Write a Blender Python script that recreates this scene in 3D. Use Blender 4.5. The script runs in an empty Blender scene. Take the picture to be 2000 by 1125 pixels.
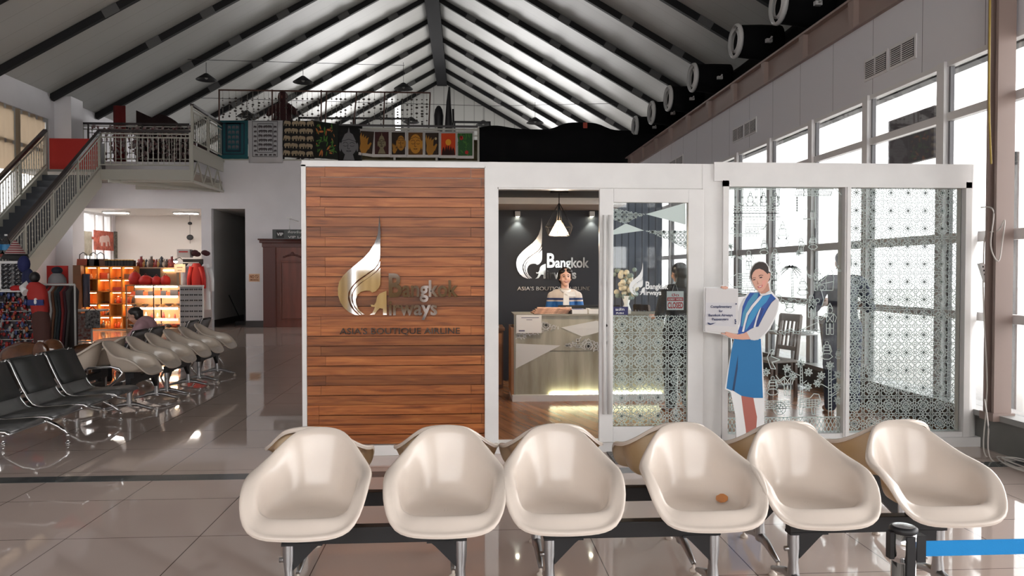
import bpy, bmesh, math, random
from mathutils import Vector, Matrix
from mathutils.geometry import tessellate_polygon
PI = math.pi
R = random.Random(7)
scn = bpy.context.scene
COL = scn.collection

# ------------------------------------------------------------ camera
F = 1500.0
TH = math.atan(93 / F); PH = math.atan(32 / F); EYE = 1.6
cd = bpy.data.cameras.new('camera'); cam = bpy.data.objects.new('camera', cd); COL.objects.link(cam)
cd.lens = 27.0; cd.sensor_width = 36.0; cd.clip_start = 0.05; cd.clip_end = 200
cam.location = (0, 0, EYE); cam.rotation_euler = (PI / 2 - PH, 0, -TH)
scn.camera = cam
# ------------------------------------------------------------ sky and exposure
w = bpy.data.worlds.new('sky'); scn.world = w; w.use_nodes = True
w.node_tree.nodes['Background'].inputs[0].default_value = (1.0, 0.985, 0.975, 1)
w.node_tree.nodes['Background'].inputs[1].default_value = 3.4
scn.view_settings.view_transform = 'Standard'; scn.view_settings.look = 'None'
scn.view_settings.exposure = 1.25; scn.view_settings.gamma = 1; scn.view_settings.use_curve_mapping = False
cy = scn.cycles
cy.max_bounces = 7; cy.diffuse_bounces = 4; cy.glossy_bounces = 4; cy.transmission_bounces = 4; cy.transparent_max_bounces = 14
cy.caustics_reflective = False; cy.caustics_refractive = False; cy.sample_clamp_indirect = 6
cy.use_denoising = True

def area_light(name, loc, rot, sx, sy, power=0, col=(1, 1, 1), portal=False):
    l = bpy.data.lights.new(name, 'AREA'); l.shape = 'RECTANGLE'; l.size = sx; l.size_y = sy
    l.energy = power; l.color = col
    if portal: l.cycles.is_portal = True
    o = bpy.data.objects.new(name, l); COL.objects.link(o); o.location = loc; o.rotation_euler = rot
    return o
# window portals: they only tell the renderer where the sky comes in
XW = 4.8
area_light('portal_right', (XW + .12, 7.5, 2.0), (0, PI / 2, 0), 3.4, 29, portal=True)
area_light('portal_front', (-3.2, -8.0, 3.35), (PI / 2, 0, 0), 15.8, 5.9, portal=True)
area_light('portal_stair', (-11.3, 19.7, 4.1), (0, -PI / 2, 0), 3.2, 3.6, portal=True)
area_light('portal_far_left', (-11.3, 34, 5.6), (0, -PI / 2, 0), 1.5, 15, portal=True)
area_light('portal_far_right', (7.6, 34, 6.1), (0, PI / 2, 0), 2.3, 15, portal=True)

# ------------------------------------------------------------ pixel to place
_fw = (math.sin(TH) * math.cos(PH), math.cos(TH) * math.cos(PH), -math.sin(PH))
_rt = (math.cos(TH), -math.sin(TH), 0.0)
_up = (_rt[1] * _fw[2] - _rt[2] * _fw[1], _rt[2] * _fw[0] - _rt[0] * _fw[2], _rt[0] * _fw[1] - _rt[1] * _fw[0])
def at(px, py, X=None, Y=None, Z=None):
    a = (px - 1000) / F; b = -(py - 562.5) / F
    r = [_fw[i] + _rt[i] * a + _up[i] * b for i in range(3)]
    o = (0, 0, EYE)
    for i, v in enumerate((X, Y, Z)):
        if v is not None: t = (v - o[i]) / r[i]
    return Vector([o[i] + r[i] * t for i in range(3)])

# ------------------------------------------------------------ materials
MATS = {}
def nod(m):
    nt = m.node_tree
    return nt, nt.nodes, nt.links, nt.nodes['Principled BSDF']
def mat(name, col, rough=.5, metal=0.0, spec=.5, var=0.0, scale=8.0, bump=0.0, bscale=60.0, emit=None, estr=0.0, coat=0.0, stretch=None, col2=None, transl=0.0):
    if name in MATS: return MATS[name]
    m = bpy.data.materials.new(name); m.use_nodes = True; MATS[name] = m
    nt, N, L, b = nod(m)
    b.inputs['Base Color'].default_value = (*col, 1); b.inputs['Roughness'].default_value = rough
    b.inputs['Metallic'].default_value = metal; b.inputs['Specular IOR Level'].default_value = spec
    b.inputs['Coat Weight'].default_value = coat
    if coat: b.inputs['Coat Roughness'].default_value = .06
    if emit: b.inputs['Emission Color'].default_value = (*emit, 1); b.inputs['Emission Strength'].default_value = estr
    tc = N.new('ShaderNodeTexCoord')
    src = tc.outputs['Object']
    if stretch:
        mp = N.new('ShaderNodeMapping'); mp.inputs['Scale'].default_value = stretch; L.new(src, mp.inputs[0]); src = mp.outputs[0]
    if var or col2:
        n = N.new('ShaderNodeTexNoise'); n.inputs['Scale'].default_value = scale; n.inputs['Detail'].default_value = 4; L.new(src, n.inputs['Vector'])
        cr = N.new('ShaderNodeValToRGB'); L.new(n.outputs['Fac'], cr.inputs[0])
        c2 = col2 or tuple(min(1, c * (1 + var)) for c in col); c1 = col if col2 else tuple(c * (1 - var) for c in col)
        cr.color_ramp.elements[0].position = .35; cr.color_ramp.elements[1].position = .65
        cr.color_ramp.elements[0].color = (*c1, 1); cr.color_ramp.elements[1].color = (*c2, 1)
        L.new(cr.outputs[0], b.inputs['Base Color'])
    if bump:
        n2 = N.new('ShaderNodeTexNoise'); n2.inputs['Scale'].default_value = bscale; L.new(src, n2.inputs['Vector'])
        bp = N.new('ShaderNodeBump'); bp.inputs['Strength'].default_value = bump; bp.inputs['Distance'].default_value = .01
        L.new(n2.outputs['Fac'], bp.inputs['Height']); L.new(bp.outputs[0], b.inputs['Normal'])
    if transl:
        tr = N.new('ShaderNodeBsdfTranslucent'); tr.inputs[0].default_value = (*col, 1)
        mx = N.new('ShaderNodeMixShader'); mx.inputs[0].default_value = transl
        L.new(b.outputs[0], mx.inputs[1]); L.new(tr.outputs[0], mx.inputs[2]); L.new(mx.outputs[0], N['Material Output'].inputs[0])
    return m
def glass(name, tint=(1, 1, 1), refl=1.0):
    if name in MATS: return MATS[name]
    m = bpy.data.materials.new(name); m.use_nodes = True; MATS[name] = m
    nt = m.node_tree; N = nt.nodes; L = nt.links
    N.remove(N['Principled BSDF'])
    fr = N.new('ShaderNodeFresnel'); fr.inputs[0].default_value = 1.45
    mu = N.new('ShaderNodeMath'); mu.operation = 'MULTIPLY'; mu.inputs[1].default_value = refl; L.new(fr.outputs[0], mu.inputs[0])
    t = N.new('ShaderNodeBsdfTransparent'); t.inputs[0].default_value = (*tint, 1)
    g = N.new('ShaderNodeBsdfGlossy'); g.inputs['Roughness'].default_value = .02
    mx = N.new('ShaderNodeMixShader'); L.new(mu.outputs[0], mx.inputs[0]); L.new(t.outputs[0], mx.inputs[1]); L.new(g.outputs[0], mx.inputs[2])
    L.new(mx.outputs[0], N['Material Output'].inputs[0])
    return m
def axis_lines(name, col, line, axes, width, rough, spec=.5, var=0.0, vscale=1.0, bump=0.0, coord='Object'):
    """surface with thin joints; axes: list of (axis index, period, offset)"""
    m = mat(name, col, rough, spec=spec)
    nt, N, L, b = nod(m)
    tc = N.new('ShaderNodeTexCoord'); sp = N.new('ShaderNodeSeparateXYZ'); L.new(tc.outputs[coord], sp.inputs[0])
    prev = None
    for ax, per, off in axes:
        a = N.new('ShaderNodeMath'); a.operation = 'SUBTRACT'; L.new(sp.outputs[ax], a.inputs[0]); a.inputs[1].default_value = off - per * .5
        d = N.new('ShaderNodeMath'); d.operation = 'FLOORED_MODULO'; L.new(a.outputs[0], d.inputs[0]); d.inputs[1].default_value = per
        s = N.new('ShaderNodeMath'); s.operation = 'SUBTRACT'; L.new(d.outputs[0], s.inputs[0]); s.inputs[1].default_value = per * .5
        ab = N.new('ShaderNodeMath'); ab.operation = 'ABSOLUTE'; L.new(s.outputs[0], ab.inputs[0])
        lt = N.new('ShaderNodeMath'); lt.operation = 'LESS_THAN'; L.new(ab.outputs[0], lt.inputs[0]); lt.inputs[1].default_value = width / 2
        if prev:
            mx = N.new('ShaderNodeMath'); mx.operation = 'MAXIMUM'; L.new(prev, mx.inputs[0]); L.new(lt.outputs[0], mx.inputs[1]); prev = mx.outputs[0]
        else: prev = lt.outputs[0]
    mix = N.new('ShaderNodeMix'); mix.data_type = 'RGBA'; L.new(prev, mix.inputs[0])
    mix.inputs[6].default_value = (*col, 1); mix.inputs[7].default_value = (*line, 1)
    if var:
        n = N.new('ShaderNodeTexNoise'); n.inputs['Scale'].default_value = vscale; n.inputs['Detail'].default_value = 5; L.new(tc.outputs[coord], n.inputs['Vector'])
        cr = N.new('ShaderNodeValToRGB'); L.new(n.outputs['Fac'], cr.inputs[0])
        cr.color_ramp.elements[0].color = (*[c * (1 - var) for c in col], 1); cr.color_ramp.elements[1].color = (*[c * (1 + var) for c in col], 1)
        L.new(cr.outputs[0], mix.inputs[6])
    L.new(mix.outputs[2], b.inputs['Base Color'])
    return m

white_wall = mat('white_wall_paint', (.72, .705, .735), .6, var=.03, scale=1.5, bump=.05, bscale=90)
white_gloss = mat('white_painted_wood', (.74, .73, .72), .35, var=.03, scale=4)
alu = mat('white_aluminium', (.72, .71, .71), .3)
black = mat('black_paint', (.012, .012, .014), .5)
black_cloth = mat('black_cloth', (.008, .008, .009), .95, spec=.1, bump=.4, bscale=6)
steel_dark = mat('dark_steel_beam', (.016, .016, .017), .6, spec=.25)
brown_steel = mat('brown_painted_steel', (.30, .225, .20), .45, var=.06, scale=.7)
chrome = mat('chrome', (.75, .75, .76), .12, metal=1)
brushed = mat('cast_aluminium', (.42, .42, .43), .32, metal=1)
grey_metal = mat('grey_perforated_metal', (.17, .17, .17), .35, metal=.6)
black_vinyl = mat('black_vinyl', (.02, .021, .02), .55, bump=.15, bscale=200)
dark_base = mat('dark_skirting', (.05, .042, .042), .4)
glass_m = glass('window_glass', (1, 1, 1), .7)
glass_booth = glass('lounge_glass', (.93, .96, .96), 1.0)
mirror = mat('polished_mirror_steel', (.86, .86, .87), .04, metal=1)
mirror_edge = mat('dark_mirror_edge', (.15, .14, .14), .25, metal=1)
film = mat('frosted_film', (.66, .76, .74), .8, spec=.2, transl=.12)
navy_wall = mat('navy_wall_paint', (.018, .022, .032), .55)
cream = mat('cream_fibreglass', (.73, .64, .565), .25, coat=.16, var=.03, scale=3)
cream_back = mat('yellowed_fibreglass', (.60, .43, .235), .3, col2=(.74, .60, .42), scale=3)
beige_shell = mat('beige_fibreglass', (.64, .55, .46), .28, coat=.3, var=.06, scale=3)
skin = mat('skin', (.58, .33, .24), .5)
skin_pale = mat('pale_skin', (.70, .42, .32), .5)
hair_m = mat('black_hair', (.012, .009, .008), .4)
wht = mat('plain_white', (.8, .8, .8), .5)
red = mat('red_fabric', (.55, .02, .015), .6)
orange_wood = mat('orange_laminate', (.62, .24, .05), .35, var=.1, scale=3)

# ------------------------------------------------------------ mesh builder
class MB:
    def __init__(s): s.v = []; s.f = []; s.m = []; s.sm = []
    def add(s, vs, fs, mi=0, smooth=False):
        o = len(s.v); s.v += [tuple(v) for v in vs]
        for f in fs: s.f.append(tuple(i + o for i in f)); s.m.append(mi); s.sm.append(smooth)
        return s
    def box(s, x0, x1, y0, y1, z0, z1, mi=0):
        if x0 > x1: x0, x1 = x1, x0
        if y0 > y1: y0, y1 = y1, y0
        if z0 > z1: z0, z1 = z1, z0
        v = [(x0, y0, z0), (x1, y0, z0), (x1, y1, z0), (x0, y1, z0), (x0, y0, z1), (x1, y0, z1), (x1, y1, z1), (x0, y1, z1)]
        return s.add(v, [(0, 3, 2, 1), (4, 5, 6, 7), (0, 1, 5, 4), (1, 2, 6, 5), (2, 3, 7, 6), (3, 0, 4, 7)], mi)
    def bar(s, p0, p1, wd, ht, mi=0, up=(0, 0, 1)):
        p0 = Vector(p0); p1 = Vector(p1); d = (p1 - p0).normalized(); u = Vector(up)
        if abs(d.dot(u)) > .98: u = Vector((0, 1, 0))
        sd = d.cross(u).normalized(); u = sd.cross(d).normalized()
        q = []
        for p in (p0, p1):
            for a, b in ((-1, -1), (1, -1), (1, 1), (-1, 1)): q.append(p + sd * a * wd / 2 + u * b * ht / 2)
        return s.add(q, [(3, 2, 1, 0), (4, 5, 6, 7), (0, 1, 5, 4), (1, 2, 6, 5), (2, 3, 7, 6), (3, 0, 4, 7)], mi)
    def tube(s, pts, r, seg=8, mi=0, caps=True, rs=None):
        pts = [Vector(p) for p in pts]; n = len(pts); rings = []
        for i, p in enumerate(pts):
            d = (pts[min(i + 1, n - 1)] - pts[max(i - 1, 0)])
            if d.length < 1e-9: d = Vector((0, 0, 1))
            d.normalize()
            u = Vector((0, 0, 1)) if abs(d.z) < .9 else Vector((1, 0, 0))
            a = d.cross(u).normalized(); b = d.cross(a).normalized()
            if rings and a.dot(pa) < 0 and abs(a.dot(pa)) > .5: a = -a; b = -b
            pa = a
            rr = rs[i] if rs else r
            rings.append([p + (a * math.cos(2 * PI * k / seg) + b * math.sin(2 * PI * k / seg)) * rr for k in range(seg)])
        vs = [v for g in rings for v in g]
        fs = [(i * seg + k, i * seg + (k + 1) % seg, (i + 1) * seg + (k + 1) % seg, (i + 1) * seg + k) for i in range(n - 1) for k in range(seg)]
        s.add(vs, fs, mi, True)
        if caps:
            s.add(rings[0], [tuple(range(seg))[::-1]], mi); s.add(rings[-1], [tuple(range(seg))], mi)
        return s
    def lathe(s, prof, c, seg=16, mi=0, ax='z', smooth=True):
        vs = []
        for r, h in prof:
            for k in range(seg):
                a = 2 * PI * k / seg; x, y = r * math.cos(a), r * math.sin(a)
                vs.append({'z': (c[0] + x, c[1] + y, c[2] + h), 'x': (c[0] + h, c[1] + x, c[2] + y), 'y': (c[0] + x, c[1] + h, c[2] + y)}[ax])
        n = len(prof)
        fs = [(i * seg + k, i * seg + (k + 1) % seg, (i + 1) * seg + (k + 1) % seg, (i + 1) * seg + k) for i in range(n - 1) for k in range(seg)]
        return s.add(vs, fs, mi, smooth)
    def ball(s, c, rx, ry=None, rz=None, seg=12, rings=8, mi=0):
        ry = ry or rx; rz = rz or rx
        vs = [(c[0] + rx * math.sin(PI * i / rings) * math.cos(2 * PI * k / seg), c[1] + ry * math.sin(PI * i / rings) * math.sin(2 * PI * k / seg), c[2] + rz * math.cos(PI * i / rings)) for i in range(rings + 1) for k in range(seg)]
        fs = [(i * seg + k, i * seg + (k + 1) % seg, (i + 1) * seg + (k + 1) % seg, (i + 1) * seg + k) for i in range(rings) for k in range(seg)]
        return s.add(vs, fs, mi, True)
    def grid(s, P, mi=0, smooth=True, closed=False):
        n = len(P); k = len(P[0]); vs = [p for r in P for p in r]
        fs = []
        for i in range(n - 1):
            for j in range(k if closed else k - 1):
                j2 = (j + 1) % k
                fs.append((i * k + j, i * k + j2, (i + 1) * k + j2, (i + 1) * k + j))
        return s.add(vs, fs, mi, smooth)
    def prism(s, poly, a=None, b=None, mi=0, side=None):
        """poly: list of 3D points (planar); a: front offset vector; b: back offset vector"""
        a = Vector(a or (0, 0, 0)); b = Vector(b or (0, .002, 0)); P = [Vector(p) for p in poly]; n = len(P)
        tr = tessellate_polygon([P])
        s.add([p + a for p in P], [t for t in tr], mi)
        s.add([p + b for p in P], [t[::-1] for t in tr], mi if side is None else side)
        s.add([p + a for p in P] + [p + b for p in P], [(i, (i + 1) % n, (i + 1) % n + n, i + n) for i in range(n)], mi if side is None else side)
        return s
    def strip(s, pts, wd, nrm=(0, -1, 0), mi=0, closed=False):
        """flat line of width wd lying in the plane of normal nrm"""
        nv = Vector(nrm); P = [Vector(p) for p in pts]
        if closed: P.append(P[0])
        for p, q in zip(P[:-1], P[1:]):
            d = q - p
            if d.length < 1e-6: continue
            sd = d.normalized().cross(nv) * wd / 2; e = d.normalized() * wd * .3
            s.add([p - sd - e, q - sd + e, q + sd + e, p + sd - e], [(0, 1, 2, 3)], mi)
        return s
    def build(s, name, mats, parent=None, loc=None, bevel=0, solid=0, subsurf=0):
        me = bpy.data.meshes.new(name); me.from_pydata(s.v, [], s.f)
        if not isinstance(mats, (list, tuple)): mats = [mats]
        for m in mats: me.materials.append(m)
        me.polygons.foreach_set('material_index', s.m); me.polygons.foreach_set('use_smooth', s.sm)
        bm = bmesh.new(); bm.from_mesh(me)
        if any(s.sm): bmesh.ops.remove_doubles(bm, verts=bm.verts, dist=1e-6)
        if not getattr(s, 'flat', False): bmesh.ops.recalc_face_normals(bm, faces=bm.faces)
        bm.to_mesh(me); bm.free(); me.update()
        o = bpy.data.objects.new(name, me); COL.objects.link(o)
        if parent is not None: o.parent = parent
        if loc: o.location = loc
        if bevel:
            md = o.modifiers.new('bevel', 'BEVEL'); md.width = bevel; md.segments = 2; md.limit_method = 'ANGLE'
        if solid:
            md = o.modifiers.new('solid', 'SOLIDIFY'); md.thickness = solid; md.offset = 0
        return o
def tag(o, label=None, cat=None, group=None, kind=None):
    if label: o['label'] = label
    if cat: o['category'] = cat
    if group: o['group'] = group
    if kind: o['kind'] = kind
    return o
def empty(name, loc, label, cat, group=None, rz=0):
    o = bpy.data.objects.new(name, None); COL.objects.link(o); o.location = loc; o.rotation_euler = (0, 0, rz); o.empty_display_size = .1
    return tag(o, label, cat, group)
def S(o, kind='structure'): o['kind'] = kind; return o
def copy_tree(o, parent=None, loc=None, rz=None):
    c = o.copy(); COL.objects.link(c)
    if parent is not None: c.parent = parent
    for ch in [x for x in o.children]: copy_tree(ch, c)
    if loc is not None: c.location = loc
    if rz is not None: c.rotation_euler = (0, 0, rz)
    return c
_fontcache = {}
def text_geo(body, ext=0.0, bold=0.0, shear=0.0, space=1.0):
    k = (body, ext, bold, shear, space)
    if k in _fontcache: return _fontcache[k]
    c = bpy.data.curves.new('t', 'FONT'); c.body = body; c.extrude = ext; c.offset = bold; c.shear = shear; c.resolution_u = 3; c.space_character = space
    o = bpy.data.objects.new('t', c); COL.objects.link(o); bpy.context.view_layer.update()
    me = o.evaluated_get(bpy.context.evaluated_depsgraph_get()).to_mesh()
    vs = [v.co.copy() for v in me.vertices]; fs = [tuple(p.vertices) for p in me.polygons]
    bpy.data.objects.remove(o); bpy.data.curves.remove(c)
    _fontcache[k] = (vs, fs); return vs, fs
def text(mb, body, x0, x1, zb, h, Y, depth=.002, bold=0.0, mi=0, shear=0.0, cap=.7, fr=None, space=1.0):
    """lettering in a plane facing -Y: from x0 to x1, baseline zb, capital height h"""
    vs, fs = text_geo(body, 1.0, bold, shear, space)
    if not vs: return
    a = min(v.x for v in vs); b = max(v.x for v in vs); sx = (x1 - x0) / (b - a); sz = h / cap
    out = []
    for v in vs:
        p = (x0 + (v.x - a) * sx, Y - v.z * depth / 2, zb + v.y * sz)
        out.append(fr(*p) if fr else p)
    mb.add(out, fs, mi)

# ============================================================ THE HALL
HX = -11.2; YM = 22.5; RX = -1.2; RZ = 12.12; SL = .57; XE = 7.5
def roof(x): return RZ - SL * abs(x - RX)
floor_m = axis_lines('polished_floor_tile', (.63, .515, .46), (.14, .10, .09), [(0, .785, -.03), (1, .785, 4.72)], .006, .035, spec=.75, var=.07, vscale=.9)
def floor_piece(n, x0, x1, y0, y1, m, z=0): return S(MB().box(x0, x1, y0, y1, z - .12, z).build(n, m))
floor_piece('floor', HX, XW + .3, -8, 42.3, floor_m)
S(MB().box(HX, XW - .05, 6.0, 6.17, 0, .0006).build('floor_strip', mat('slate_strip', (.10, .11, .115), .08, spec=.6)))
S(MB().box(XW + .3, 60, -60, 80, -.2, -.1).build('ground_outside', mat('pale_concrete', (.5, .49, .47), .8, var=.1, scale=.4)))
S(MB().box(-70, HX - .3, -60, 80, -.2, -.1).build('ground_outside', MATS['pale_concrete']))

# roof sheets
roof_m = axis_lines('ceiling_sheet', (.46, .46, .44), (.30, .30, .28), [(1, .62, .2)], .012, .36, spec=.5, var=.06, vscale=.25)
for n, xa, xb in (('ceiling', HX - .1, RX), ('ceiling_right', RX, XE + .1)):
    m = MB(); th = .12
    za, zb = roof(xa), roof(xb)
    m.add([(xa, -8.3, za), (xb, -8.3, zb), (xb, 42.4, zb), (xa, 42.4, za), (xa, -8.3, za + th), (xb, -8.3, zb + th), (xb, 42.4, zb + th), (xa, 42.4, za + th)],
          [(0, 1, 2, 3), (7, 6, 5, 4), (0, 4, 5, 1), (1, 5, 6, 2), (2, 6, 7, 3), (3, 7, 4, 0)])
    S(m.build(n, roof_m))
for k in range(20):
    y = 42.2 - .1 - 2.55 * k
    if y < -8: break
    for sgn, xe in ((-1, HX), (1, XE)):
        m = MB(); p0 = (RX, y, roof(RX) - .11); p1 = (xe, y, roof(xe) - .11)
        m.bar(p0, p1, .12, .18)
        o = S(m.build('rafter_beam', steel_dark)); o['kind'] = 'structure'
        if 8 < y < 41:
            L_ = abs(xe - RX)
            for q in range(1, int(L_ / 1.45)):
                xx = RX + sgn * (q * 1.45)
                c = MB().bar((xx - sgn * .17, y - .068, roof(xx - sgn * .17) - .13), (xx + sgn * .17, y - .068, roof(xx + sgn * .17) - .13), .02, .215)
                S(c.build('beam_joint_plate', mat('grey_joint_plate', (.12, .12, .12), .4), o))
S(MB().box(RX - .27, RX + .27, -8, 42.2, RZ - .42, RZ - .03).build('ridge_beam', mat('ridge_grey', (.018, .018, .02), .8, spec=.1)))

# gable wall with ribs, high slot window, added window lighting the roof
gm = axis_lines('ribbed_white_sheet', (.62, .62, .60), (.42, .42, .41), [(0, .55, 0)], .05, .5)
def wall_poly(n, pts, y0, y1, m):
    return S(MB().prism([(x, y0, z) for x, z in pts], (0, 0, 0), (0, y1 - y0, 0)).build(n, m))
gx0, gx1 = -3.75, -3.45
wall_poly('wall_far', [(4.8, 4.7), (XE, 4.7), (XE, roof(XE)), (RX, RZ), (gx1, roof(gx1)), (gx1, 8.6), (4.8, 8.6)], 42.2, 42.4, gm)
wall_poly('wall_far_left', [(HX, 4.7), (-6.2, 4.7), (-6.2, 8.6), (gx0, 8.6), (gx0, roof(gx0)), (HX, roof(HX))], 42.2, 42.4, gm)
S(MB().box(-6.2, 4.8, 42.28, 42.29, 4.7, 8.6).build('window_gable_added', glass_m))  # hidden window added to brighten the far ceiling
area_light('portal_gable', (-.7, 42.45, 6.65), (-PI / 2, 0, 0), 11, 3.9, portal=True)
S(MB().box(gx0, gx1, 42.25, 42.3, 8.6, roof(gx0)).build('window_far', glass_m))
# near back wall (behind the camera), unseen; tall windows banded for light and reflections
fw = MB()
fw.box(HX, XE, -8.2, -8, 0, .35); fw.box(HX, XE, -8.2, -8, 2.3, 3.4)
fw.prism([(HX, -8.2, 6.3), (XE, -8.2, 6.3), (XE, -8.2, roof(XE)), (RX, -8.2, RZ), (HX, -8.2, roof(HX))], (0, 0, 0), (0, .2, 0))
for x in (HX + .1, -9.2, -7.2, -5.2, -3.2, -1.2, .8, 2.8, XW - .1): fw.box(x - .12, x + .12, -8.2, -8, .35, 6.3)
fw.box(XW, XE, -8.2, -8, .35, 6.3)
S(fw.build('wall_front', mat('front_wall_grey', (.3, .29, .29), .6)))
S(MB().box(HX, XW, -8.12, -8.1, .35, 6.3).build('window_front', glass_m))
curt = mat('gold_curtain', (.55, .38, .16), .8, transl=.10)
for i in range(8):
    x0 = -11.0 + i * 2.0
    P = [[(x0 + t * .05, -7.86 + .05 * math.sin(t * 1.5), z) for t in range(37)] for z in (.4, 1.7)]
    m = MB().grid(P); m.flat = True
    tag(m.build('window_curtain', curt), 'gold curtain hanging at the tall windows behind the camera', 'curtain', 'gold curtains at the front windows')

# left wall, stair window
lw = MB(); T = .3
lw.box(HX - T, HX, -8.2, 17.9, 0, roof(HX)); lw.box(HX - T, HX, 21.6, 31, 3.5, roof(HX)); lw.box(HX - T, HX, 21.6, 22.5, 0, 3.5)
lw.box(HX - T, HX, 17.9, 21.6, 0, 2.4); lw.box(HX - T, HX, 17.9, 21.6, 5.72, roof(HX))
lw.box(HX - T, HX, 26.2, 41.5, 4.4, 4.9); lw.box(HX - T, HX, 41.5, 42.3, 4.4, roof(HX)); lw.box(HX - T, HX, 26.2, 41.5, 6.3, roof(HX))
lw.box(HX - T, HX, 22.5, 25.6, 0, 1.9); lw.box(HX - T, HX, 25.3, 42, 0, 4.4)
S(lw.build('wall_left', white_wall))
S(MB().box(HX, HX + .45, 21.85, 22.5, 0, roof(HX) - .02).build('column_left', white_wall))
gm2 = mat('grey_window_frame', (.40, .40, .40), .4)
for a, b in ((17.9, 20.15), (20.15, 21.6)):
    f = MB()
    for z in (2.45, 4.83, 5.66): f.box(HX - .12, HX - .04, a, b, z - .05, z + .05)
    for y in (a + .06, b - .06): f.box(HX - .13, HX - .03, y - .06, y + .06, 2.4, 5.72)
    wn = S(f.build('window_stair', gm2)); S(MB().box(HX - .1, HX - .09, a, b, 2.4, 5.72).build('glass_pane', glass_m, wn))
P = [[(HX - .02 + .03 * math.sin(t * .9), 18.0 + t * .05, z) for t in range(70)] for z in (4.1, 5.7)]
m = MB().grid(P); m.flat = True
tag(m.build('window_curtain', mat('beige_curtain', (.40, .31, .22), .8, transl=.25)), 'beige pleated curtain behind the upper stair windows', 'curtain')

# mezzanine
mz = MB()
mz.box(HX, XE, YM, 42.2, 4.45, 4.72)
S(mz.build('floor_mezzanine', mat('mezzanine_slab', (.55, .53, .52), .6)))
fa = MB()
fa.box(HX, -6.9, YM - .02, YM + .18, 3.4, 4.72); fa.box(-6.9, XW, YM - .02, YM + .18, 3.4, 4.80)
fa.box(HX, -10.85, YM - .02, YM + .18, 0, 3.4)
fa.box(-7.5, -7.22, YM - .02, YM + .2, 0, 3.4)
fa.box(-6.27, -5.76, YM - .02, YM + .18, 0, 3.4)
fa.box(-5.76, -3.4, YM - .02, YM + .18, 2.35, 3.4)
fa.box(-3.4, XW, YM - .02, YM + .18, 0, 3.4)
S(fa.build('wall_back', white_wall))
S(MB().box(-6.27, -5.76, YM - .035, YM - .02, 0, .19).build('baseboard_back', dark_base))
S(MB().box(-3.4, -1.5, YM - .035, YM - .02, 0, .19).build('baseboard_back_right', dark_base))
# corridor and shop
cr = MB(); cr.box(-7.38, -7.22, YM + .18, 29, 0, 3.4); cr.box(-7.3, -6.0, 29, 29.1, 0, 3.4); cr.box(-6.2, -6.05, YM + .18, 29, 0, 3.4)
S(cr.build('wall_corridor', mat('corridor_paint', (.42, .42, .41), .6)))
S(MB().box(-7.22, -7.205, YM + .18, 29, 0, .2).build('baseboard_corridor', dark_base))
sh = MB(); sh.box(HX, -7.38, 25.5, 25.6, 0, 3.45)
S(sh.build('wall_shop', mat('warm_white_paint', (.68, .63, .59), .6)))
S(MB().box(HX, -6.05, YM + .18, 29, 3.4, 3.44).build('ceiling_shop', mat('shop_ceiling', (.7, .68, .65), .6)))
# shop window in the left wall
f = MB()
for z in (1.95, 2.62, 3.38): f.box(HX - .2, HX - .05, 22.5, 25.3, z - .04, z + .04)
for y in (22.6, 23.1, 24.2, 24.75, 25.25): f.box(HX - .2, HX - .04, y - .05, y + .05, 1.9, 3.4)
wn = S(f.build('window_shop', alu)); S(MB().box(HX - .12, HX - .11, 22.5, 25.3, 1.9, 3.4).build('glass_pane', glass_m, wn))
def lamp_panel(name, x0, x1, y0, y1, z, col, st, label, cat='ceiling light', group=None, frame=white_gloss):
    o = empty(name, ((x0 + x1) / 2, (y0 + y1) / 2, z), label, cat, group)
    dx, dy = (x1 - x0) / 2, (y1 - y0) / 2
    m = MB(); m.box(-dx - .03, dx + .03, -dy - .03, dy + .03, .0, .05); m.build('housing', frame, o)
    MB().box(-dx, dx, -dy, dy, -.012, -.002).build('diffuser', mat(name + '_glow' + str(st), (1, 1, 1), .5, emit=col, estr=st), o)
    return o
for i, (x, y) in enumerate(((-10.35, 23.6), (-8.35, 23.7))):
    lamp_panel('ceiling_light', x - .32, x + .32, y - .12, y + .12, 3.345, (1, .93, .85), 22,
               ('bright rectangular ceiling light in the shop nearer the window', 'bright rectangular ceiling light in the shop above the sunglasses rack')[i], group='shop ceiling lights')
# exterior far side walls of the mezzanine with added, hidden window openings (right side)
rw = MB(); rw.box(XE, XE + .2, -8.2, 26.2, 4.7, roof(XE)); rw.box(XE, XE + .2, 41.4, 42.3, 4.7, roof(XE)); rw.box(XE, XE + .2, 26.2, 41.4, 4.7, 4.95); rw.box(XE, XE + .2, 26.2, 41.4, 7.15, roof(XE) + .02)
S(rw.build('wall_upper_right', black))  # black stands for the dark open void above the wall
S(MB().box(XE + .1, XE + .11, 26.2, 41.4, 4.9, 7.2).build('window_far_right_added', glass_m))  # unseen window added so daylight grazes the far roof
S(MB().box(HX - .2, HX - .19, 26.2, 41.5, 4.8, 6.4).build('window_far_left_added', glass_m))  # unseen left counterpart, also added to brighten the roof

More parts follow.
